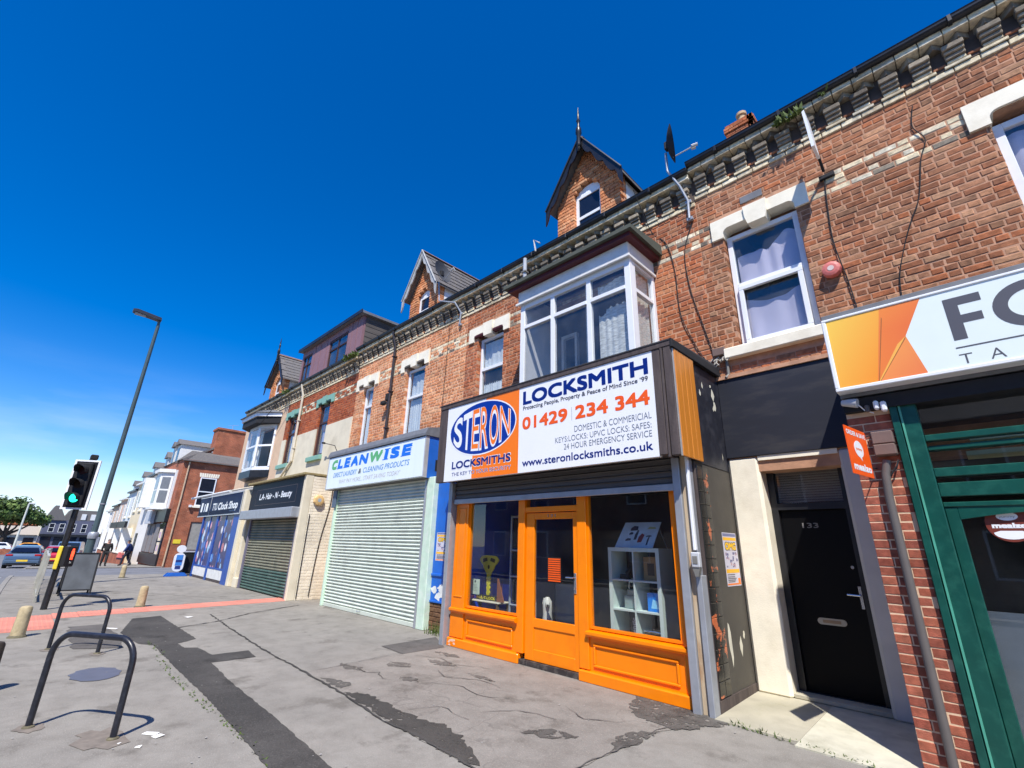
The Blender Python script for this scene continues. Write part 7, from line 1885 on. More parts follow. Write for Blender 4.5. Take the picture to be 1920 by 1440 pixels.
# traffic signal
TL = thing('traffic_light', 'traffic light with white edged black head showing green on a black pole', 'traffic light', (-15.17, .75, 0))
px, py = -15.17, .75
mb = MB(); mb.cyl(px, py, -.1, 3.30, .058, n=14); part('pole', mb, M_black, TL, smooth=True)
ang = math.radians(-34); fwd = Vector((math.cos(ang), math.sin(ang), 0)); sid = Vector((-fwd.y, fwd.x, 0)); up3 = Vector((0, 0, 1))
hc = Vector((px, py, 2.70)) + fwd * .09
def tl_box(mb, f0, f1, s0, s1, z0, z1, c=.0):
    q = MB(); q.box(f0, f1, s0, s1, z0, z1, c); q.v = [tuple(hc + fwd * a + sid * b_ + up3 * z) for a, b_, z in q.v]; mb.merge(q)
mb = MB(); tl_box(mb, .0, .02, -.255, .255, -.56, .56, .01); part('backing_board', mb, M_black, TL)
mb = MB()
for s0, s1, z0, z1 in ((-.27, -.225, -.575, .575), (.225, .27, -.575, .575), (-.2249, .2249, .535, .575), (-.2249, .2249, -.575, -.535)): tl_box(mb, -.004, .026, s0, s1, z0, z1)
part('white_border', mb, M_white, TL)
mb = MB(); tl_box(mb, .021, .10, -.16, .16, -.5, .5, .02); part('lamp_housing', mb, M_blackmatt, TL)
mb = MB(); tl_box(mb, -.18, -.005, -.13, .17, -.5, .5, .02); part('rear_casing', mb, M_blackmatt, TL)
mb = MB(); mb.box(px - .09, px + .09, py - .05, py + .1, 3.30, 3.42, .02); part('detector', mb, M_blackmatt, TL)
for k, zc in enumerate((.32, 0, -.32)):
    c = hc + fwd * .101 + up3 * zc
    lens = MB(); lens.ext_disc(c, sid, up3, fwd, .006, 20, .098)
    lm = [mat('unlit_red_lens', srgb(44, 12, 12), .3), mat('unlit_amber_lens', srgb(44, 28, 10), .3), mat('lit_green_lens', srgb(20, 220, 180), .3, emit=(.02, .9, .55, 2.2))][k]
    part('lens', lens, lm, TL, label=['dark red lens', 'dark amber lens', 'lit green lens'][k])
    hd = MB(); n = 16; vs = []
    for dl in (0, .24):
        for q in range(n + 1):
            a = math.pi * (-.12 + 1.24 * q / n); d_ = dl * (1 if dl == 0 else (.55 + .45 * math.sin(max(0, min(math.pi, a)))))
            vs.append(c + fwd * d_ + sid * .112 * math.cos(a) + up3 * (.112 * math.sin(a)))
    hd.add(vs, [(q, q + 1, n + 2 + q, n + 1 + q) for q in range(n)])
    vs2 = [Vector(p_) + (Vector(p_) - c).normalized() * .006 for p_ in vs]; hd.add(vs2, [(n + 1 + q, n + 2 + q, q + 1, q) for q in range(n)])
    part('hood', hd, M_blackmatt, TL)
PB2 = thing('crossing_signal', 'yellow and black pedestrian crossing box showing a red man on the traffic light pole', 'crossing signal', (-15.1, .8, 1.0))
a2 = math.radians(30); f2 = Vector((math.cos(a2), math.sin(a2), 0)); s2 = Vector((-f2.y, f2.x, 0)); c2 = Vector((px, py, 1.12))
def pb_box(f0, f1, s0, s1, z0, z1, c=0):
    q = MB(); q.box(f0, f1, s0, s1, z0, z1, c); q.v = [tuple(c2 + f2 * a + s2 * b_ + up3 * z) for a, b_, z in q.v]; return q
part('yellow_casing', pb_box(-.03, .08, -.085, -.035, -.3, .2, .02), M_yellow, PB2)
part('black_face', pb_box(.06, .19, -.034, .19, -.24, .2, .02), M_blackmatt, PB2)
rm_ = pb_box(.192, .194, .07, .13, -.02, .10); rm_.merge(pb_box(.192, .194, .08, .12, .105, .145)); rm_.merge(pb_box(.192, .194, .075, .095, -.09, -.021)); rm_.merge(pb_box(.192, .194, .105, .125, -.09, -.021))
part('red_man', rm_, mat('lit_red_man', srgb(255, 60, 30), .4, emit=(1, .08, .03, 2.0)), PB2)
part('push_button', pb_box(.192, .20, .08, .12, -.17, -.13, .008), M_chrome, PB2)
# A-board seen from its grey side
AB = thing('pavement_board', 'tall grey chalkboard pavement sign standing behind the traffic light pole', 'sign', (-18.46, 1.45, 0))
for s_, lab in ((1, None), (-1, None)):
    mb = MB(); mb.add([(-18.46 + s_ * .26, 1.12, .14), (-18.46 + s_ * .26, 1.72, .14), (-18.46 + s_ * .015, 1.72, 1.06), (-18.46 + s_ * .015, 1.12, 1.06)], [(0, 1, 2, 3)]); 
    mb.add([(-18.46 + s_ * .235, 1.12, .14), (-18.46 + s_ * .235, 1.72, .14), (-18.46 - s_ * .012, 1.72, 1.06), (-18.46 - s_ * .012, 1.12, 1.06)], [(3, 2, 1, 0)]); part('chalkboard', mb, mat('grey_chalkboard', srgb(84, 88, 92), .6, var=.25, scale=3), AB)
    fr_ = MB()
    for y_ in (1.10, 1.74): fr_.tube([(-18.46 + s_ * .30, y_, .0), (-18.46 + s_ * .012, y_, 1.08)], .022, 6)
    fr_.tube([(-18.46 + s_ * .012, 1.10, 1.07), (-18.46 + s_ * .012, 1.74, 1.07)], .022, 6); fr_.tube([(-18.46 + s_ * .265, 1.10, .13), (-18.46 + s_ * .265, 1.74, .13)], .02, 6); part('frame', fr_, M_blackmatt, AB)
# guard railing: panels along the kerb
M_rail = mat('galvanised_rail', srgb(186, 184, 172), .5, metal=.25, var=.1, dirt=srgb(130, 124, 108), dirt_amt=.4)
def rail_panel():
    L = 2.0; t = thing('guard_rail', 'galvanised pedestrian guard rail panel nearest the traffic light', 'guard rail', (-16.7, .62, 0), 'guard rail panels along the kerb', 0.0, True)
    mb = MB(); mb.box(-L, 0, -.025, .025, 1.02, 1.07, .008); part('top_rail', mb, M_rail, t)
    mb = MB(); mb.box(-L, 0, -.02, .02, .12, .16, .005); part('bottom_rail', mb, M_rail, t)
    for x in (-.03, -L + .03): mb = MB(); mb.box(x - .025, x + .025, -.024, .024, -.05, 1.018, .005); part('post', mb, M_rail, t)
    mb = MB(); mb.box(-.007, .007, -.007, .007, .161, 1.019); me, c = mesh_from(mb, 'bar', M_rail)
    for k in range(15): o = bpy.data.objects.new('bar', me); C.objects.link(o); o.parent = t; o.location = (-.14 - k * .123, 0, c.z); O[o.name] = c
    return t
rp = rail_panel(); rp.rotation_euler.z = -.02
for k, lab in enumerate(['galvanised guard rail panel second from the traffic light', 'galvanised guard rail panel third from the traffic light', 'galvanised guard rail panel farthest from the traffic light']):
    c_ = copy_tree(rp); xx = -16.7 - 2.06 * (k + 1); c_.location = (xx, .62 + kerb_y(xx) - kerb_y(-16.7), gz(xx)); c_['label'] = lab; c_.rotation_euler.z = -.035 * (k + 1)
# lamp post
LP = thing('street_lamp', 'tall grey street lamp leaning over the road against the blue sky', 'street lamp', (-22.4, 1.77, 0))
M_lamp = mat('dark_grey_green_steel', srgb(74, 90, 92), .45, metal=.2, var=.12, scale=5)
mb = MB(); mb.lathe(-22.4, 1.77, [(-.1, .125), (1.5, .12), (1.62, .10), (1.7, .085), (5.0, .075), (9.7, .06)], 14); part('column', mb, M_lamp, LP, smooth=True)
mb = MB(); mb.lathe(-22.4, 1.77, [(1.44, .14), (1.5, .15), (1.62, .15), (1.66, .12)], 14); mb.lathe(-22.4, 1.77, [(2.6, .1), (2.64, .1)], 14); part('collar', mb, M_greymetal, LP, smooth=True)
mb = MB(); mb.tube([(-22.4, 1.77, 9.65), (-22.4, 1.76, 9.88), (-22.4, 1.68, 9.95)], .05, 8); part('bracket', mb, M_lamp, LP)
mb = MB(); mb.prism([(1.82, 9.90), (1.80, 10.02), (1.0, 10.12), (.86, 10.08), (.88, 10.0)], -22.56, -22.24, 'x'); part('lamp_head', mb, mat('dark_lantern', srgb(52, 52, 58), .4), LP)
mb = MB(); mb.box(-22.5, -22.3, .95, 1.3, 9.93, 9.985); part('lens', mb, mat('frosted_lens', srgb(150, 160, 165), .3), LP)
# forecourt sign and dark bin by the clock shop
FSG = thing('pavement_sign', 'white oval swing sign on a blue base beside the clock shop', 'sign', (-25.0, 5.0, 0))
mb = MB(); mb.prism([(4.62, 0), (5.42, 0), (5.3, .13), (4.74, .13)], -25.2, -24.8, 'x'); part('base', mb, mat('bright_blue_base', srgb(30, 98, 190), .5), FSG)
mb = MB(); pts_ = [(5.02 + .2 * math.cos(a) * (1), .55 + .17 * math.sin(a) + (.2 if math.sin(a) > 0 else -.2)) for a in [2 * math.pi * k / 28 for k in range(28)]]; mb.prism(pts_, -25.03, -24.97, 'x'); part('white_frame', mb, M_white, FSG)
mb = MB(); mb.box(-24.969, -24.962, 4.90, 5.14, .42, .84, .0); part('blue_poster', mb, mat('blue_poster', srgb(60, 130, 210), .5), FSG); mb = MB(); mb.box(-24.9615, -24.96, 4.90, 5.14, .55, .64); mb.box(-24.9615, -24.96, 4.92, 5.12, .28, .40); part('printed_band', mb, mat('navy_print', srgb(26, 50, 120), .5), FSG)
mb = MB(); mb.ext_disc((-25.03, 5.02, 1.08), (0, 1, 0), (0, 0, 1), (1, 0, 0), .06, 24, .17, .155); part('round_head', mb, M_white, FSG)
BN = thing('wheelie_bin', 'black lidded bin standing between the white swing sign and the clock shop', 'bin', (-25.6, 5.55, 0))
mb = MB(); mb.prism([(-25.9, 0.06), (-25.3, .06), (-25.22, .92), (-25.98, .92)], 5.30, 5.85); part('body', mb, M_blackmatt, BN)
mb = MB(); mb.box(-26.0, -25.2, 5.24, 5.9, .925, .99, .02); part('lid', mb, mat('pale_bin_lid', srgb(150, 152, 160), .5), BN)
for x in (-25.85, -25.4): mb = MB(); mb.tube([(x - .03, 5.88, .08), (x + .03, 5.88, .08)], .08, 12); part('wheel', mb, M_rubber, BN)

# ================================================================== cars
def car(label, loc, rz, paint, scale=1.0, detail=True, van=False):
    t = thing('parked_car' if not van else 'parked_van', label, 'car' if not van else 'van', loc, 'cars along the kerb', rz, True)
    t.scale = (scale,) * 3
    L, W = 4.2, 1.78
    # long section profile, x along the car (rear at +x); three height rings
    if van: top = [(-1.4, 1.0), (-.9, 1.75), (1.9, 1.85), (2.05, 1.0)]
    low = [(-2.1, .30), (-2.14, .55), (-2.0, .78), (-1.1, .92), (1.5, .98), (1.98, .94), (2.1, .78), (2.12, .45), (2.02, .28)]
    stn = []
    n = len(low); mb = MB()
    ws = [.62, .78, .84, .86, .88, .88, .885, .88, .84]
    halfs = [-1, -.93, .93, 1]
    vs = []
    for s in (-1, -.9, .9, 1):
        k = 1 if abs(s) < .95 else .0
        for (x, z), w in zip(low, [.89] * n):
            shrink = .96 if abs(s) > .95 else 1.0
            vs.append((x * (shrink if abs(x) > 1.9 else 1), s * .89, z * (1 if z < .5 else (1 if abs(s) < .95 else .97))))
    fs = []
    for a in range(3):
        for i in range(n): fs.append((a * n + i, a * n + (i + 1) % n, (a + 1) * n + (i + 1) % n, (a + 1) * n + i))
    fs.append(tuple(range(n - 1, -1, -1))); fs.append(tuple(3 * n + i for i in range(n)))
    mb.add(vs, fs); body = part('body', mb, paint, t, smooth=True)
    gh = MB(); zr = 1.9 if van else 1.46
    sec = [(-1.05, .91, .82), (-.35, zr - .06, .62), (.2, zr, .6), (1.35, zr - .05, .6), (1.92, .96, .80)] if not van else [(-1.6, .91, .82), (-1.0, zr - .1, .74), (.2, zr, .74), (1.9, zr - .03, .74), (2.02, .96, .82)]
    vs = []
    for s in (-1, 1): vs += [(x, s * w, z) for x, z, w in sec]
    m_ = len(sec); gh.add(vs, [tuple(range(m_ - 1, -1, -1)), tuple(range(m_, 2 * m_))] + [(i, i + 1, m_ + i + 1, m_ + i) for i in range(m_ - 1)]); part('cabin', gh, paint, t)
    gl = MB()
    (xa, za, wa), (xb, zb, wb) = sec[-2], sec[-1]
    gl.quad((xa + .06, -wa + .06, za - .06), (xa + .06, wa - .06, za - .06), (xb + .0, wb - .10, zb + .10), (xb + .0, -wb + .10, zb + .10)); part('rear_window', gl, mat('dark_car_glass', srgb(20, 24, 40), .08), t)
    gl = MB()
    for s in (-1, 1): gl.quad((-.75, s * (.80), .97), (1.6, s * .815, 1.0), (1.25, s * .635, zr - .12), (-.25, s * .655, zr - .12))
    part('side_window', gl, mat('dark_car_glass', srgb(20, 24, 40), .08), t)
    gl = MB(); (xa, za, wa), (xb, zb, wb) = sec[1], sec[0]; gl.quad((xa - .03, -wa + .05, za - .05), (xa - .03, wa - .05, za - .05), (xb - .03, wb - .06, zb + .08), (xb - .03, -wb + .06, zb + .08)); part('windscreen', gl, mat('dark_car_glass', srgb(20, 24, 40), .08), t)
    for s in (-1, 1):
        q = MB(); q.box(1.9, 2.10, s * .68 - .17, s * .68 + .17, .80, .92, .03); part('tail_light', q, mat('tail_light_red', srgb(170, 20, 26), .25), t)
        q = MB(); q.box(-.8, -.6, s * .93 - .07, s * .93 + .07, .92, 1.04, .03); part('wing_mirror', q, paint, t)
    q = MB(); q.box(2.02, 2.15, -.85, .85, .34, .56, .05); part('rear_bumper', q, paint, t)
    q = MB(); q.box(2.151, 2.158, -.27, .27, .47, .58); part('number_plate', q, mat('yellow_number_plate', srgb(244, 206, 60), .4), t)
    q = MB(); q.box(2.0, 2.16, -.7, .7, .24, .335, .02); part('lower_valance', q, M_blackmatt, t)
    for x in (-1.35, 1.32):
        for s in (-1, 1):
            q = MB(); q.tube([(x, s * .70, .31), (x, s * .90, .31)], .31, 20); w_ = part('wheel', q, M_rubber, t); q = MB(); q.ext_disc((x, s * .901, .31), (1, 0, 0), (0, 0, 1), (0, s, 0), .01, 16, .2); part('rim', q, M_greymetal, w_)
    return t
Pnt = lambda n, c: mat(n, c, .28, metal=.3, var=.02, coat=.6)
car('steel blue grey hatchback seen from behind with yellow number plate', (-46.6, .62, gz(-46.6) - .11), -.09, Pnt('blue_grey_car_paint', srgb(84, 106, 130)), .97)
car('red hatchback in front of the steel blue one', (-53.5, 2.45, gz(-53) - .11), -.12, Pnt('red_car_paint', srgb(186, 40, 62)), 1.0)
car('pale blue van at the head of the line of cars', (-61.5, 3.6, gz(-61) - .11), -.16, Pnt('pale_blue_van_paint', srgb(120, 150, 184)), 1.0, van=True)
car('dark purple car at the far left edge', (-64, -3.2, gz(-64) - .11), 2.9, Pnt('purple_car_paint', srgb(86, 46, 110)), 1.0)

# ================================================================== people
def person(name, label, loc, face, joints, clothes, hs=1.0):
    """joints: dict of points (local: +x is forward); body grown as one skin, clothes as looser shells over the same skeleton"""
    t = thing(name, label, 'person', loc, None, face, True)
    def skin(nm, pts, edges, radii, m, sub=1, root=0):
        me = bpy.data.meshes.new(nm); me.from_pydata(pts, edges, []); o = bpy.data.objects.new(nm, me); C.objects.link(o)
        md = o.modifiers.new('skin', 'SKIN'); md.use_smooth_shade = True
        for v, rr_ in zip(me.skin_vertices[0].data, radii): v.radius = (rr_[0], rr_[1]) if isinstance(rr_, tuple) else (rr_, rr_)
        me.skin_vertices[0].data[root].use_root = True
        sb = o.modifiers.new('sub', 'SUBSURF'); sb.levels = sub; sb.render_levels = sub
        dg = bpy.context.evaluated_depsgraph_get(); dg.update()
        m2 = bpy.data.meshes.new_from_object(o.evaluated_get(dg)); m2.name = nm
        bpy.data.objects.remove(o)
        m2.materials.clear(); m2.materials.append(m)
        o2 = bpy.data.objects.new(nm, m2); C.objects.link(o2); o2.parent = t; O[o2.name] = Vector((0, 0, 0)); return o2
    J = joints
    names = ['pel', 'spi', 'che', 'nek', 'hed', 'top', 'shl', 'ell', 'wrl', 'hal', 'shr', 'elr', 'wrr', 'har', 'hil', 'knl', 'anl', 'tol', 'hir', 'knr', 'anr', 'tor']
    E_ = [('pel', 'spi'), ('spi', 'che'), ('che', 'nek'), ('nek', 'hed'), ('hed', 'top'), ('che', 'shl'), ('shl', 'ell'), ('ell', 'wrl'), ('wrl', 'hal'), ('che', 'shr'), ('shr', 'elr'), ('elr', 'wrr'), ('wrr', 'har'), ('pel', 'hil'), ('hil', 'knl'), ('knl', 'anl'), ('anl', 'tol'), ('pel', 'hir'), ('hir', 'knr'), ('knr', 'anr'), ('anr', 'tor')]
    R_ = {'pel': (.14, .12), 'spi': (.13, .11), 'che': (.16, .12), 'nek': .055, 'hed': .085, 'top': .075, 'shl': .065, 'ell': .045, 'wrl': .032, 'hal': .036, 'shr': .065, 'elr': .045, 'wrr': .032, 'har': .036, 'hil': .09, 'knl': .062, 'anl': .04, 'tol': .038, 'hir': .09, 'knr': .062, 'anr': .04, 'tor': .038}
    body = skin('body', [J[n] for n in names], [(names.index(a), names.index(b_)) for a, b_ in E_], [R_[n] for n in names], mat('skin', srgb(206, 156, 132), .6), 2)
    def sub(nm, ns, es, rr_, m): return skin(nm, [J[n] for n in ns], [(ns.index(a), ns.index(b_)) for a, b_ in es], rr_, m, 2)
    sub('coat', ['pel', 'spi', 'che', 'shl', 'ell', 'wrl', 'shr', 'elr', 'wrr'], [('pel', 'spi'), ('spi', 'che'), ('che', 'shl'), ('shl', 'ell'), ('ell', 'wrl'), ('che', 'shr'), ('shr', 'elr'), ('elr', 'wrr')],
        [(.19, .16), (.18, .15), (.19, .15), .095, .07, .055, .095, .07, .055], clothes[0])
    sub('trousers', ['pel', 'hil', 'knl', 'anl', 'hir', 'knr', 'anr'], [('pel', 'hil'), ('hil', 'knl'), ('knl', 'anl'), ('pel', 'hir'), ('hir', 'knr'), ('knr', 'anr')], [(.155, .14), .11, .085, .065, .11, .085, .065], clothes[1])
    for a, b_ in (('anl', 'tol'), ('anr', 'tor')):
        q = MB(); A, B = Vector(J[a]), Vector(J[b_]); q.tube([A - (B - A) * .35 + Vector((0, 0, -.02)), A + Vector((0, 0, -.01)), B, B + (B - A) * .35], [.04, .055, .05, .03], 8); part('shoe', q, M_blackmatt, t, smooth=True)
    h = Vector(J['hed']); tp = Vector(J['top']); hr = MB()
    n, rows = 14, 6; vs = []
    for i in range(rows + 1):
        a = math.pi / 2 * i / rows
        vs += [h + Vector((-.015, 0, .03)) + Vector((math.cos(2 * math.pi * k / n) * .108, math.sin(2 * math.pi * k / n) * .098, 0)) * math.cos(a) + Vector((0, 0, .135 * math.sin(a))) - Vector((.02, 0, .03 * (1 if math.cos(2 * math.pi * k / n) < 0 else -.6))) * math.cos(a) for k in range(n)]
    hr.add(vs, [(i * n + k, i * n + (k + 1) % n, (i + 1) * n + (k + 1) % n, (i + 1) * n + k) for i in range(rows) for k in range(n)]); part('hair', hr, clothes[2], t, smooth=True)
    q = MB(); q.tube([h + Vector((.085, 0, .03)), h + Vector((.118, 0, .0)), h + Vector((.09, 0, -.012))], [.012, .017, .012], 6); part('nose', q, mat('skin', srgb(206, 156, 132), .6), t)
    e = MB()
    for s in (-1, 1): e.ext_disc(h + Vector((.092, s * .033, .03)), (0, 1, 0), (0, 0, 1), (1, 0, 0), .006, 8, .011)
    part('eye', e, M_blackmatt, t); e = MB(); e.box(h.x + .088, h.x + .096, -.025 + h.y, .025 + h.y, h.z - .05, h.z - .042); part('mouth', e, mat('lips', srgb(150, 84, 80), .6), t)
    for s in (-1, 1): e = MB(); e.tube([h + Vector((-.005, s * .088, .02)), h + Vector((-.01, s * .1, .0)), h + Vector((0, s * .088, -.025))], .014, 6); part('ear', e, mat('skin', srgb(206, 156, 132), .6), t)
    for s, k in (('l', 1), ('r', -1)):
        w, hh = Vector(J['wr' + s]), Vector(J['ha' + s]); d = (hh - w).normalized(); sd = d.cross(Vector((1, 0, 0))).normalized()
        fg = MB()
        for f in range(4):
            o = hh + Vector((.022 * (f - 1.5), 0, 0)); ln = (.07, .08, .075, .06)[f]; fg.tube([o, o + d * ln * .6, o + d * ln * .9 + sd * .02 * k], [.011, .01, .008], 6)
        fg.tube([w + d * .04 + Vector((.03, 0, 0)), w + d * .07 + Vector((.055, 0, 0)), w + d * .1 + Vector((.058, 0, 0))], [.013, .012, .009], 6); part('hand', fg, mat('skin', srgb(206, 156, 132), .6), t)
    return t
walk = lambda sway, arms: {'pel': (0, 0, .93), 'spi': (.0, 0, 1.12), 'che': (.01, 0, 1.36), 'nek': (.02, 0, 1.49), 'hed': (.05, 0, 1.60), 'top': (.05, 0, 1.67),
    'shl': (.01, .19, 1.41), 'ell': (arms * .12, .25, 1.15), 'wrl': (arms * .25, .24, .92), 'hal': (arms * .28, .24, .84), 'shr': (.01, -.19, 1.41), 'elr': (-arms * .12 - .03, -.25, 1.15), 'wrr': (-arms * .18, -.24, .92), 'har': (-arms * .17, -.24, .84),
    'hil': (0, .09, .90), 'knl': (sway * .22, .095, .50), 'anl': (sway * .24, .10, .09), 'tol': (sway * .24 + .12, .11, .035), 'hir': (0, -.09, .90), 'knr': (-sway * .06, -.095, .50), 'anr': (-sway * .34, -.10, .11), 'tor': (-sway * .34 + .12, -.11, .035)}
person('person', 'person in a long black coat and dark trousers walking on the far pavement', (-43.4, 4.38, gz(-43.4)), 0.15, walk(.35, .3), (mat('black_coat', srgb(38, 36, 34), .85, var=.15), mat('charcoal_trousers', srgb(46, 46, 46), .85), mat('grey_hair', srgb(120, 108, 98), .8)))
j2 = walk(.9, .9); j2['hed'] = (.10, .02, 1.58); j2['top'] = (.11, .02, 1.65); j2['nek'] = (.06, .0, 1.48); j2['che'] = (.05, 0, 1.36)
person('person', 'person in a navy jacket striding along with a pink carrier bag', (-44.6, 5.72, gz(-44.6)), -1.9, j2, (mat('navy_jacket', srgb(36, 56, 112), .8, var=.1), mat('dark_jeans', srgb(34, 38, 56), .85), mat('dark_brown_hair', srgb(54, 42, 36), .8)), 1)
bg = thing('carrier_bag', 'pink and dark carrier bag held by the person in navy', 'bag', (-44.6, 5.5, gz(-44.6)))
q = MB(); z = gz(-44.6); q.prism([(5.16, z + .55), (5.5, z + .5), (5.52, z + .86), (5.2, z + .9)], -44.75, -44.55, 'x'); part('bag', q, mat('pink_bag', srgb(224, 120, 116), .6), bg); q = MB(); q.prism([(5.17, z + .42), (5.49, z + .38), (5.5, z + .499), (5.16, z + .549)], -44.74, -44.56, 'x'); part('bag_base', q, mat('dark_bag_base', srgb(60, 40, 66), .6), bg)
q = MB(); q.tube([(-44.65, 5.3, z + .88), (-44.63, 5.42, z + .98), (-44.65, 5.46, z + .87)], .012, 5); part('handle', q, mat('pink_bag', srgb(224, 120, 116), .6), bg)
# ================================================================== buildings beyond the side road
def brick_tex(name, c1, c2, mortar, axis='y', sc=1.0):
    m = bpy.data.materials.new(name); m.use_nodes = True; n, l = m.node_tree.nodes, m.node_tree.links; b = n['Principled BSDF']; b.inputs['Roughness'].default_value = .9
    g = n.new('ShaderNodeNewGeometry'); s = n.new('ShaderNodeSeparateXYZ'); c = n.new('ShaderNodeCombineXYZ'); l.new(g.outputs['Position'], s.inputs['Vector'])
    ad = n.new('ShaderNodeMath'); ad.operation = 'ADD'; l.new(s.outputs['X'], ad.inputs[0]); l.new(s.outputs['Y'], ad.inputs[1]); l.new(ad.outputs['Value'], c.inputs['X']); l.new(s.outputs['Z'], c.inputs['Y'])
    t = n.new('ShaderNodeTexBrick'); t.inputs['Scale'].default_value = 1.0; t.inputs['Brick Width'].default_value = .235 * sc; t.inputs['Row Height'].default_value = .085 * sc; t.inputs['Mortar Size'].default_value = .008 * sc
    t.inputs['Color1'].default_value = (*c1, 1); t.inputs['Color2'].default_value = (*c2, 1); t.inputs['Mortar'].default_value = (*mortar, 1); l.new(c.outputs['Vector'], t.inputs['Vector'])
    z = n.new('ShaderNodeTexNoise'); z.inputs['Scale'].default_value = 1.6; z.inputs['Detail'].default_value = 8; l.new(g.outputs['Position'], z.inputs['Vector'])
    r = n.new('ShaderNodeMapRange'); r.inputs['From Min'].default_value = .35; r.inputs['From Max'].default_value = .65; r.inputs['To Min'].default_value = .75; r.inputs['To Max'].default_value = 1.2; l.new(z.outputs['Fac'], r.inputs['Value'])
    z2 = n.new('ShaderNodeTexNoise'); z2.inputs['Scale'].default_value = 7; z2.inputs['Detail'].default_value = 4; l.new(g.outputs['Position'], z2.inputs['Vector'])
    r2 = n.new('ShaderNodeMapRange'); r2.inputs['From Min'].default_value = .68; r2.inputs['From Max'].default_value = .75; l.new(z2.outputs['Fac'], r2.inputs['Value'])
    v = n.new('ShaderNodeVectorMath'); v.operation = 'SCALE'; l.new(t.outputs['Color'], v.inputs[0]); l.new(r.outputs['Result'], v.inputs['Scale'])
    mx = n.new('ShaderNodeMixRGB'); mx.inputs['Color2'].default_value = (*srgb(206, 170, 140), 1); l.new(r2.outputs['Result'], mx.inputs['Fac']); l.new(v.outputs['Vector'], mx.inputs['Color1'])
    l.new(mx.outputs['Color'], b.inputs['Base Color'])
    bp = n.new('ShaderNodeBump'); bp.inputs['Distance'].default_value = .01; bp.inputs['Strength'].default_value = .6; l.new(t.outputs['Fac'], bp.inputs['Height']); bp.invert = True; l.new(bp.outputs['Normal'], b.inputs['Normal'])
    MATS[name] = m; return m
M_fbrick = brick_tex('far_red_brick', srgb(176, 96, 62), srgb(152, 80, 54), srgb(160, 124, 100))
M_glassdark = mat('dark_window_glass', srgb(28, 34, 48), .06)
GB = thing('corner_building', 'red brick corner building across the side road with white oriel bay and slate roof', 'building', (-45, 10, gz(-42)))
gx, gy, gb = -41.3, 7.1, gz(-41.3)
def far_window(parent, axis, c, a0, a1, z0, z1, out, m=None, bars=True, sill=True, glassm=None):
    """small framed sash; axis 'x' = wall facing +x at x=c spanning y; 'y' = wall facing -y at y=c spanning x"""
    m = m or M_white
    def bx(mb, u0, u1, w0, w1, o0, o1):
        if axis == 'x': mb.box(c + o0, c + o1, u0, u1, w0, w1)
        else: mb.box(u0, u1, c - o1, c - o0, w0, w1)
    f = MB(); t = .075
    bx(f, a0, a0 + t, z0, z1, .0, out); bx(f, a1 - t, a1, z0, z1, .0, out); bx(f, a0 + t, a1 - t, z0, z0 + t, .0, out); bx(f, a0 + t, a1 - t, z1 - t, z1, .0, out)
    if bars: bx(f, a0 + t, a1 - t, (z0 + z1) / 2 - t / 2, (z0 + z1) / 2 + t / 2, .0, out)
    w = part('window', f, m, parent)
    p = MB(); bx(p, a0 + t, a1 - t, z0 + t, z1 - t, .005, out * .4); part('pane', p, glassm or M_glassdark, w)
    if sill: s = MB(); bx(s, a0 - .12, a1 + .12, z0 - .14, z0 - .001, .0, .12); part('sill', s, M_stone, w)
    return w
mb = MB(); mb.box(-49, gx - 2.2, gy, 15.5, gb - .2, 7.1); mb.box(gx - 2.1999, gx, gy + .001, 15.5, gb - .2, 7.02); part('wall', mb, M_fbrick, GB)
mb = MB(); mb.prism([(gy - .1, 7.12), (11.6, 9.9), (15.6, 7.12)], -49, gx - 2.25, 'x'); part('roof', mb, M_slate, GB)
mb = MB(); mb.prism([(gy + .02, 7.05), (11.6, 9.8), (15.48, 7.05)], gx - 2.249, gx - 2.1, 'x'); part('gable', mb, M_fbrick, GB)
mb = MB(); mb.prism([(gy - .15, 7.06), (11.6, 10.0), (11.6, 9.82), (gy - .15, 6.9)], gx - 2.3, gx - 1.95, 'x'); part('verge_board', mb, mat('grey_verge', srgb(110, 104, 100), .7), GB)
mb = MB(); mb.add([(gx + .2, gy - .12, 6.98), (gx + .2, 15.6, 6.98), (gx - 2.095, 15.6, 8.0), (gx - 2.095, gy + .7, 8.0), (gx - 2.095, gy - .12, 7.1)], [(0, 1, 2, 3, 4)]); mb.box(gx + .05, gx + .24, gy - .12, 15.6, 6.9, 6.979); part('lean_to_roof', mb, M_slate, GB)
mb = MB(); mb.box(gx - 2.2, gx - 2.0, gy + 2.0, 13, 8.0, 8.14); part('flashing', mb, mat('pale_lead', srgb(150, 150, 150), .6), GB)
mb = MB(); mb.box(-44.6, -43.2, 9.2, 11.4, 7.5, 9.95); ch = part('chimney', mb, M_fbrick, GB); mb = MB(); mb.box(-44.68, -43.12, 9.12, 11.48, 9.95, 10.12); part('chimney_cap', mb, M_fbrick, ch)
wv = far_window(GB, 'x', gx, 8.38, 9.45, 3.75, 5.82, .06)
mb = MB()
for k in range(9): a = 8.3 + k * .14; mb.prism([(a, 5.86), (a + .12, 5.86), (a + .12 + (k - 4) * .012, 6.14), (a + (k - 4) * .012, 6.14)], gx, gx + .03, 'x')
part('arch_stone', mb, M_stone, wv)
far_window(GB, 'x', gx, 8.45, 9.6, .62, 2.62, .05, M_brownpaint, False, True, mat('grey_board', srgb(150, 146, 138), .8))
mb = MB(); mb.box(gx, gx + .03, 7.65, 8.1, 1.1, 1.38); part('yellow_notice', mb, M_yellow, GB)
mb = MB(); mb.box(gx, gx + .22, 8.05, 8.2, 3.62, 3.78); part('wall_light', mb, M_white, GB)
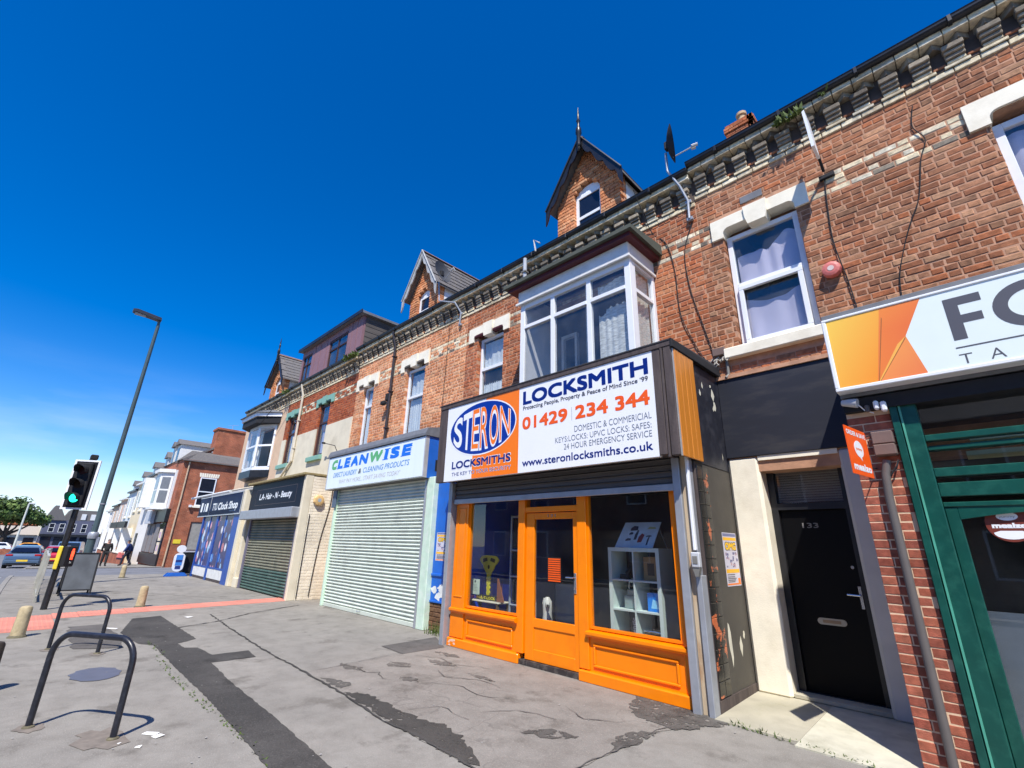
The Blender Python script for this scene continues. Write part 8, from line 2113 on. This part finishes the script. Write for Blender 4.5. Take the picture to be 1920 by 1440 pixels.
mb = MB(); mb.tube([(gx + .06, gy + .35, 6.85), (gx + .06, gy + .35, 4.2), (gx + .06, gy + .30, gb)], .05, 6); part('downpipe', mb, mat('pale_downpipe', srgb(196, 170, 140), .7), GB)
# front: shop below, oriel above
mb = MB(); mb.box(-49, gx - .25, gy - .25, gy - .001, 2.55, 3.45); part('shop_fascia', mb, M_black, GB)
mb = MB(); mb.box(-47.6, -45.3, gy - .5, gy - .251, 2.45, 3.4); part('pale_sign_board', mb, mat('grey_white_board', srgb(188, 190, 196), .5), GB)
mb = MB(); mb.box(-49, gx - .25, gy - .12, gy - .002, gb, gb + .75); part('stall_riser', mb, M_black, GB)
for x0, x1 in ((-48.7, -47.2), (-46.9, -45.4), (-45.1, -43.6)): mb = MB(); mb.box(x0, x1, gy - .08, gy - .003, gb + .8, 2.45); part('shop_window', mb, mat('grey_shutter_panel', srgb(130, 124, 122), .7), GB)
mb = MB(); mb.box(-43.4, gx - .3, gy - .09, gy - .003, gb + .76, 2.5); part('shop_window', mb, M_glassdark, GB)
for z0, z1 in ((1.25, 2.05), (.35, 1.15)): mb = MB(); mb.box(-42.9, -42.0, gy - .105, gy - .091, z0, z1); part('poster', mb, mat('cream_poster', srgb(232, 214, 186), .7), GB); mb = MB(); mb.box(-42.75, -42.15, gy - .108, gy - .1051, z0 + .2, z1 - .2); part('poster_print', mb, mat('lilac_print', srgb(206, 176, 190), .7), GB)
mb = MB(); mb.prism([(-46.2, gy - .002), (-45.7, gy - .75), (-44.2, gy - .75), (-43.7, gy - .002)], 3.62, 6.2, 'z'); ob_ = part('oriel_bay', mb, M_whitew, GB)
for z0, z1 in ((6.2, 6.45), (3.46, 3.62)): mb = MB(); mb.prism([(-46.4, gy - .002), (-45.8, gy - .92), (-44.1, gy - .92), (-43.5, gy - .002)], z0, z1, 'z'); part('oriel_moulding', mb, M_whitew, ob_)
for (ax, ay, bx_, by) in ((-45.7, gy - .75, -44.2, gy - .75), (-44.2, gy - .75, -43.7, gy - .002)):
    A, B = Vector((ax, ay, 0)), Vector((bx_, by, 0)); d = (B - A); L = d.length; d.normalize(); nn = Vector((d.y, -d.x, 0)) * .012
    for z0, z1 in ((3.95, 4.85), (4.98, 5.85)):
        q = MB(); a, b_ = A + d * .16 + nn, B - d * .16 + nn; q.quad((a.x, a.y, z0), (b_.x, b_.y, z0), (b_.x, b_.y, z1), (a.x, a.y, z1)); part('oriel_pane', q, mat('oriel_glass', srgb(110, 112, 118), .1), ob_)
mb = MB(); mb.box(-43.1, -42.5, gy - .08, gy - .001, 3.5, 6.3); part('white_pilaster', mb, M_whitew, GB)
for cx, w in ((-46.4, 1.3), (-48.1, 1.1)):
    mb = MB(); mb.box(cx - w / 2, cx + w / 2, gy + .3, gy + 3.5, 7.0, 8.75); dm_ = part('dormer', mb, M_whitew, GB); mb = MB(); mb.prism([(cx - w / 2 - .15, 8.75), (cx, 9.25), (cx + w / 2 + .15, 8.75)], gy + .1, gy + 4.0); part('dormer_roof', mb, M_slate, dm_); q = MB(); q.box(cx - w * .3, cx + w * .3, gy + .28, gy + .299, 7.4, 8.5); part('pane', q, M_glassdark, dm_)
mb = MB(); mb.tube([(-43.8, 10.3, 10.1), (-43.8, 10.3, 10.6)], .02, 5); mb.tube([(-44.1, 10.0, 10.55), (-43.4, 10.6, 10.6)], .012, 4); part('aerial', mb, M_greymetal, GB)
# the pale terrace running on down the street
cols = [('white', srgb(226, 222, 214)), ('cream', srgb(226, 210, 176)), ('white', srgb(214, 218, 216)), ('pinkish', srgb(206, 176, 154)), ('buff', srgb(196, 168, 140)), ('white', srgb(220, 216, 208))]
x = -49.01
for k, (nm, c) in enumerate(cols):
    w = 5.6; x1 = x - w; zt = [6.75, 6.4, 5.95, 5.4, 4.9, 4.5][k]; yb = gy + .04 * k; g0 = gz(x) - .3
    pos = ['nearest the brick corner building', 'second from the brick corner building', 'third from the brick corner building', 'third from the far end', 'second from the far end', 'at the far end'][k]
    H = thing('terrace_house', f'distant {nm} rendered terraced house {pos}', 'house', ((x + x1) / 2, yb, g0), 'distant pale terrace')
    m = mat('far_render_%s' % pos.replace(' ', '_'), c, .85, var=.06)
    q = MB(); q.box(x1 + .002, x, yb, yb + 8, g0, zt); part('wall', q, m, H)
    q = MB(); q.prism([(yb - .25, zt + .0), (yb + 4, zt + 2.6), (yb + 8.2, zt)], x1 + .002, x, 'x'); part('roof', q, M_slate, H)
    q = MB(); q.box(x1 + .002, x, yb - .26, yb - .001, zt - .12, zt + .03); part('gutter', q, M_black if k % 2 == 0 else M_whitew, H)
    far_window(H, 'y', yb, x - 1.6, x - .7, zt - 2.6, zt - .7, .05); far_window(H, 'y', yb, x1 + .8, x1 + 1.9, zt - 2.6, zt - .7, .05)
    q = MB(); q.prism([(x - 3.6, yb - .002), (x - 3.3, yb - .7), (x - 2.3, yb - .7), (x - 2.0, yb - .002)], (zt - 2.9) if k in (0, 5) else g0, (zt - .4) if k in (0, 5) else 2.2, 'z'); bq = part('bay', q, M_whitew, H)
    for (u0, u1) in ((-3.15, -2.45),):
        z0_, z1_ = ((zt - 2.5), (zt - .8)) if k in (0, 5) else (.2, 1.8)
        p = MB(); p.box(x + u0, x + u1, yb - .72, yb - .701, z0_, z1_); part('bay_pane', p, mat('oriel_glass', srgb(110, 112, 118), .1), bq)
    q = MB(); q.box(x1 + .9, x1 + 1.8, yb - .05, yb - .002, g0, 1.75); part('door', q, [M_black, M_redplastic, M_brownpaint, M_whitew, M_black, M_maroon][k], H)
    if k < 4: q = MB(); q.box(x1 + 2.2, x - 2.2, yb + .5, yb + 3, zt - .1, zt + 1.5); dq = part('dormer', q, M_whitew, H); q = MB(); q.prism([(x1 + 2.0, zt + 1.5), ((x + x1) / 2, zt + 2.1), (x - 2.0, zt + 1.5)], yb + .35, yb + 4); part('dormer_roof', q, M_slate, dq); q = MB(); q.box(x1 + 2.4, x - 2.4, yb + .48, yb + .499, zt + .3, zt + 1.3); part('pane', q, M_glassdark, dq)
    q = MB(); q.box(x1 - .02, x1 + .5, yb + 3.4, yb + 4.6, zt + 1.8, zt + 3.3); part('chimney', q, M_fbrick, H)
    if k in (1, 2): q = MB(); q.box(x1 + .3, x - .3, yb - .9, yb - .703, 2.2, 2.75); part('shop_canopy', q, M_black, H)
    x = x1
GW = thing('garden_wall', 'low red brick front garden wall beside the walking people', 'wall', (-55, 6.2, gz(-55)))
q = MB(); q.box(-68, -49.5, 6.05, 6.25, gz(-60) - .5, gz(-50) + .75); part('wall', q, M_fbrick, GW); q = MB(); q.box(-68, -49.5, 6.0, 6.3, gz(-50) + .75, gz(-50) + .83); part('coping', q, M_stone, GW)
# buildings and trees closing the view
D1 = thing('corner_pub', 'dark fronted building with steep slate gables closing the far end of the street', 'building', (-125, 6, -1.4))
q = MB(); q.box(-135, -125, 2.4, 9.6, -1.6, 3.9); part('wall', q, mat('slate_blue_wall', srgb(92, 94, 112), .8, var=.1), D1)
q = MB(); q.prism([(2.2, 3.85), (3.2, 6.5), (3.9, 6.5), (5.3, 3.85)], -134, -124.7, 'x'); q.prism([(4.8, 3.9), (5.6, 5.9), (9.8, 5.9), (9.8, 3.9)], -134, -126.5, 'x'); part('roof', q, M_slate, D1)
for a in (3.2, 4.6, 6.2, 7.8): far_window(D1, 'x', -125, a, a + .8, 1.7, 3.3, .05, M_whitew, True, False)
q = MB(); q.box(-124.99, -124.6, 2.3, 9.7, .95, 1.35); part('shop_canopy', q, M_black, D1)
for a in (2.6, 4.4, 6.2, 8.0): q = MB(); q.box(-124.999, -124.93, a, a + 1.4, -1.2, .9); part('shop_window', q, M_glassdark, D1)
for a in (5.9, 7.4, 8.8): q = MB(); q.box(-127.0, -126.3, a, a + .7, 4.1, 5.2); part('dormer', q, M_whitew, D1)
D2 = thing('low_building', 'long low building with pale roof behind the tree', 'building', (-130, -3, -1.4))
q = MB(); q.box(-138, -130, -14, 2.2, -1.6, 1.1); part('wall', q, mat('pale_far_wall', srgb(196, 196, 190), .8), D2); q = MB(); q.prism([(-129.5, 1.1), (-134, 2.7), (-138.5, 1.1)], -14.2, 2.3); 
q.v = [(p_[0], p_[1], p_[2]) for p_ in q.v]; part('roof', q, mat('pale_brown_roof', srgb(170, 160, 146), .8), D2)
for a in (-8, -5, -2, .4): q = MB(); q.box(-129.999, -129.9, a, a + 1.4, -.9, .6); part('opening', q, M_glassdark, D2)
D3 = thing('brick_house', 'orange brick house roof showing under the tree crown', 'house', (-140, 0, -1.4))
q = MB(); q.box(-150, -140, -9, 2.0, -1.6, 3.0); part('wall', q, M_fbrick, D3); q = MB(); q.prism([(-9.2, 3), (-3.5, 4.6), (2.2, 3)], -150, -139.8, 'x'); part('roof', q, mat('orange_tiles', srgb(176, 108, 70), .8), D3)
for k_, (lab, y_, m_) in enumerate((('orange vehicle parked by the low building', .9, mat('orange_vehicle', srgb(236, 160, 40), .4)), ('white vehicle parked by the low building', -2.6, M_white))):
    car(lab, (-108, y_, -1.42), 1.5, m_, 1.0)
LW = thing('low_wall', 'low brown wall along the far side of the junction', 'wall', (-100, -5, -1.4)); q = MB(); q.box(-100.3, -100, -14, 1.6, -1.5, -.75); part('wall', q, M_fbrick, LW)
P1 = thing('lamp_column', 'pale thin lamp column in front of the tree', 'street lamp', (-84, -.3, -1.4)); q = MB(); q.lathe(-84, -.3, [(-1.5, .14), (1, .11), (4.9, .08)], 10); part('column', q, mat('pale_column', srgb(206, 208, 196), .5), P1); q = MB(); q.box(-84.1, -83.9, -.35, .2, 4.88, 5.05, .03); part('lamp_head', q, M_whitew, P1)
for k_, (lab, y_, h_) in enumerate((('street sign pole at the far kerb', 7.0, 2.3),)):
    pass

def tree(label, cx, cy, z0, h, crown, trunk_r, n, seed, leaf=.28, group=None):
    """tapered trunk, limbs, and leaf clusters scattered through an uneven crown"""
    r = random.Random(seed); t = thing('tree', label, 'tree', (cx, cy, z0), group)
    tk = MB(); zc = z0 + h * .42
    tk.tube([(cx, cy, z0 - .2), (cx + .05, cy + .05, z0 + h * .2), (cx, cy + .1, zc)], [trunk_r * 1.3, trunk_r, trunk_r * .7], 10)
    for c in crown: tk.tube([(cx, cy + .05, z0 + h * .28), (cx * .5 + (cx + c[0]) * .5, cy + c[1] * .5, zc), (cx + c[0], cy + c[1], z0 + c[2])], [trunk_r * .6, trunk_r * .35, trunk_r * .1], 7)
    part('trunk', tk, M_bark, t, smooth=True)
    lf = MB(); lf.t = []
    for c in crown:
        k = int(n * c[3] ** 2 / sum(q[3] ** 2 for q in crown))
        for _ in range(k):
            d = Vector((r.gauss(0, 1), r.gauss(0, 1), r.gauss(0, 1))).normalized(); rad = c[3] * (r.random() ** .4) * (1 + .18 * math.sin(5 * d.x + 3 * d.z + seed))
            p = Vector((cx + c[0], cy + c[1], z0 + c[2])) + Vector((d.x * rad, d.y * rad, d.z * rad * .72))
            nn = (d + Vector((r.uniform(-.8, .8), r.uniform(-.8, .8), r.uniform(-.3, 1)))).normalized(); u = nn.orthogonal().normalized(); v = nn.cross(u); s = leaf * r.uniform(.6, 1.3)
            an = r.uniform(0, 6.28); u, v = u * math.cos(an) + v * math.sin(an), v * math.cos(an) - u * math.sin(an)
            lf.add([tuple(p - u * s), tuple(p + v * s * .55), tuple(p + u * s), tuple(p - v * s * .55)], [(0, 1, 2, 3)])
            b = r.choice((srgb(70, 94, 36), srgb(86, 110, 44), srgb(54, 76, 32), srgb(98, 118, 56))); lf.t += [b] * 4
    part('crown', lf, M_treeleaf, t)
tree('broad green tree beyond the junction at the left edge', -112, -2.0, -1.4, 8.4, [(0, -.2, 5.9, 2.3), (0, 1.9, 5.7, 2.0), (0, -2.2, 5.6, 2.2), (1, .6, 7.0, 1.8), (-1, 3.6, 5.0, 1.5), (0, -4.2, 5.0, 2.0), (1, -1.6, 7.1, 1.6)], .4, 6500, 4)
tree('small green tree between the lamp post and the far terrace', -95, 8.9, -1.4, 5, [(0, 0, 3.6, 1.5), (0, 1.2, 3.0, 1.2)], .2, 1500, 6)
tree('pale green tree behind the far terrace end', -104, 9.6, -1.4, 6, [(0, 0, 4.2, 1.8), (0, 1.6, 3.6, 1.4)], .2, 1500, 8)

# ================================================================== the other side of the street (seen only as reflections)
M_opp = brick_tex('opposite_brick', srgb(150, 96, 70), srgb(136, 84, 62), srgb(170, 144, 120))
x = 16.0
for k in range(6):
    w = 7.0; x1 = x - w; y_ = -12.5
    lab = ['brick terraced house opposite, nearest the right end', 'cream terraced house opposite, second from the right end', 'brick terraced house opposite, third from the right end', 'brick terraced house opposite, third from the left end', 'brick terraced house opposite, second from the left end', 'brick terraced house opposite, nearest the left end'][k]
    H = thing('terrace_house', lab, 'house', ((x + x1) / 2, y_, 0), 'houses on the opposite side of the street')
    q = MB(); q.box(x1 + .002, x, y_ - 8, y_, -.1, 6.4); part('wall', q, [M_opp, M_cream, M_opp, M_opp, M_opp, M_opp][k], H)
    q = MB(); q.prism([(y_ + .3, 6.4), (y_ - 4, 9.3), (y_ - 8.2, 6.4)], x1 + .002, x, 'x'); part('roof', q, M_slate, H)
    for a in (x - 2.2, x1 + 1.0):
        for z0 in (.9, 3.9):
            f = MB(); f.box(a, a + 1.2, y_ + .001, y_ + .05, z0, z0 + 1.6); wv = part('window', f, M_white, H); p = MB(); p.box(a + .08, a + 1.12, y_ + .0501, y_ + .056, z0 + .08, z0 + 1.52); part('pane', p, M_glassdark, wv)
    q = MB(); q.box((x + x1) / 2 - .5, (x + x1) / 2 + .5, y_ + .001, y_ + .06, 0, 2.1); part('door', q, M_maroon, H)
    x = x1
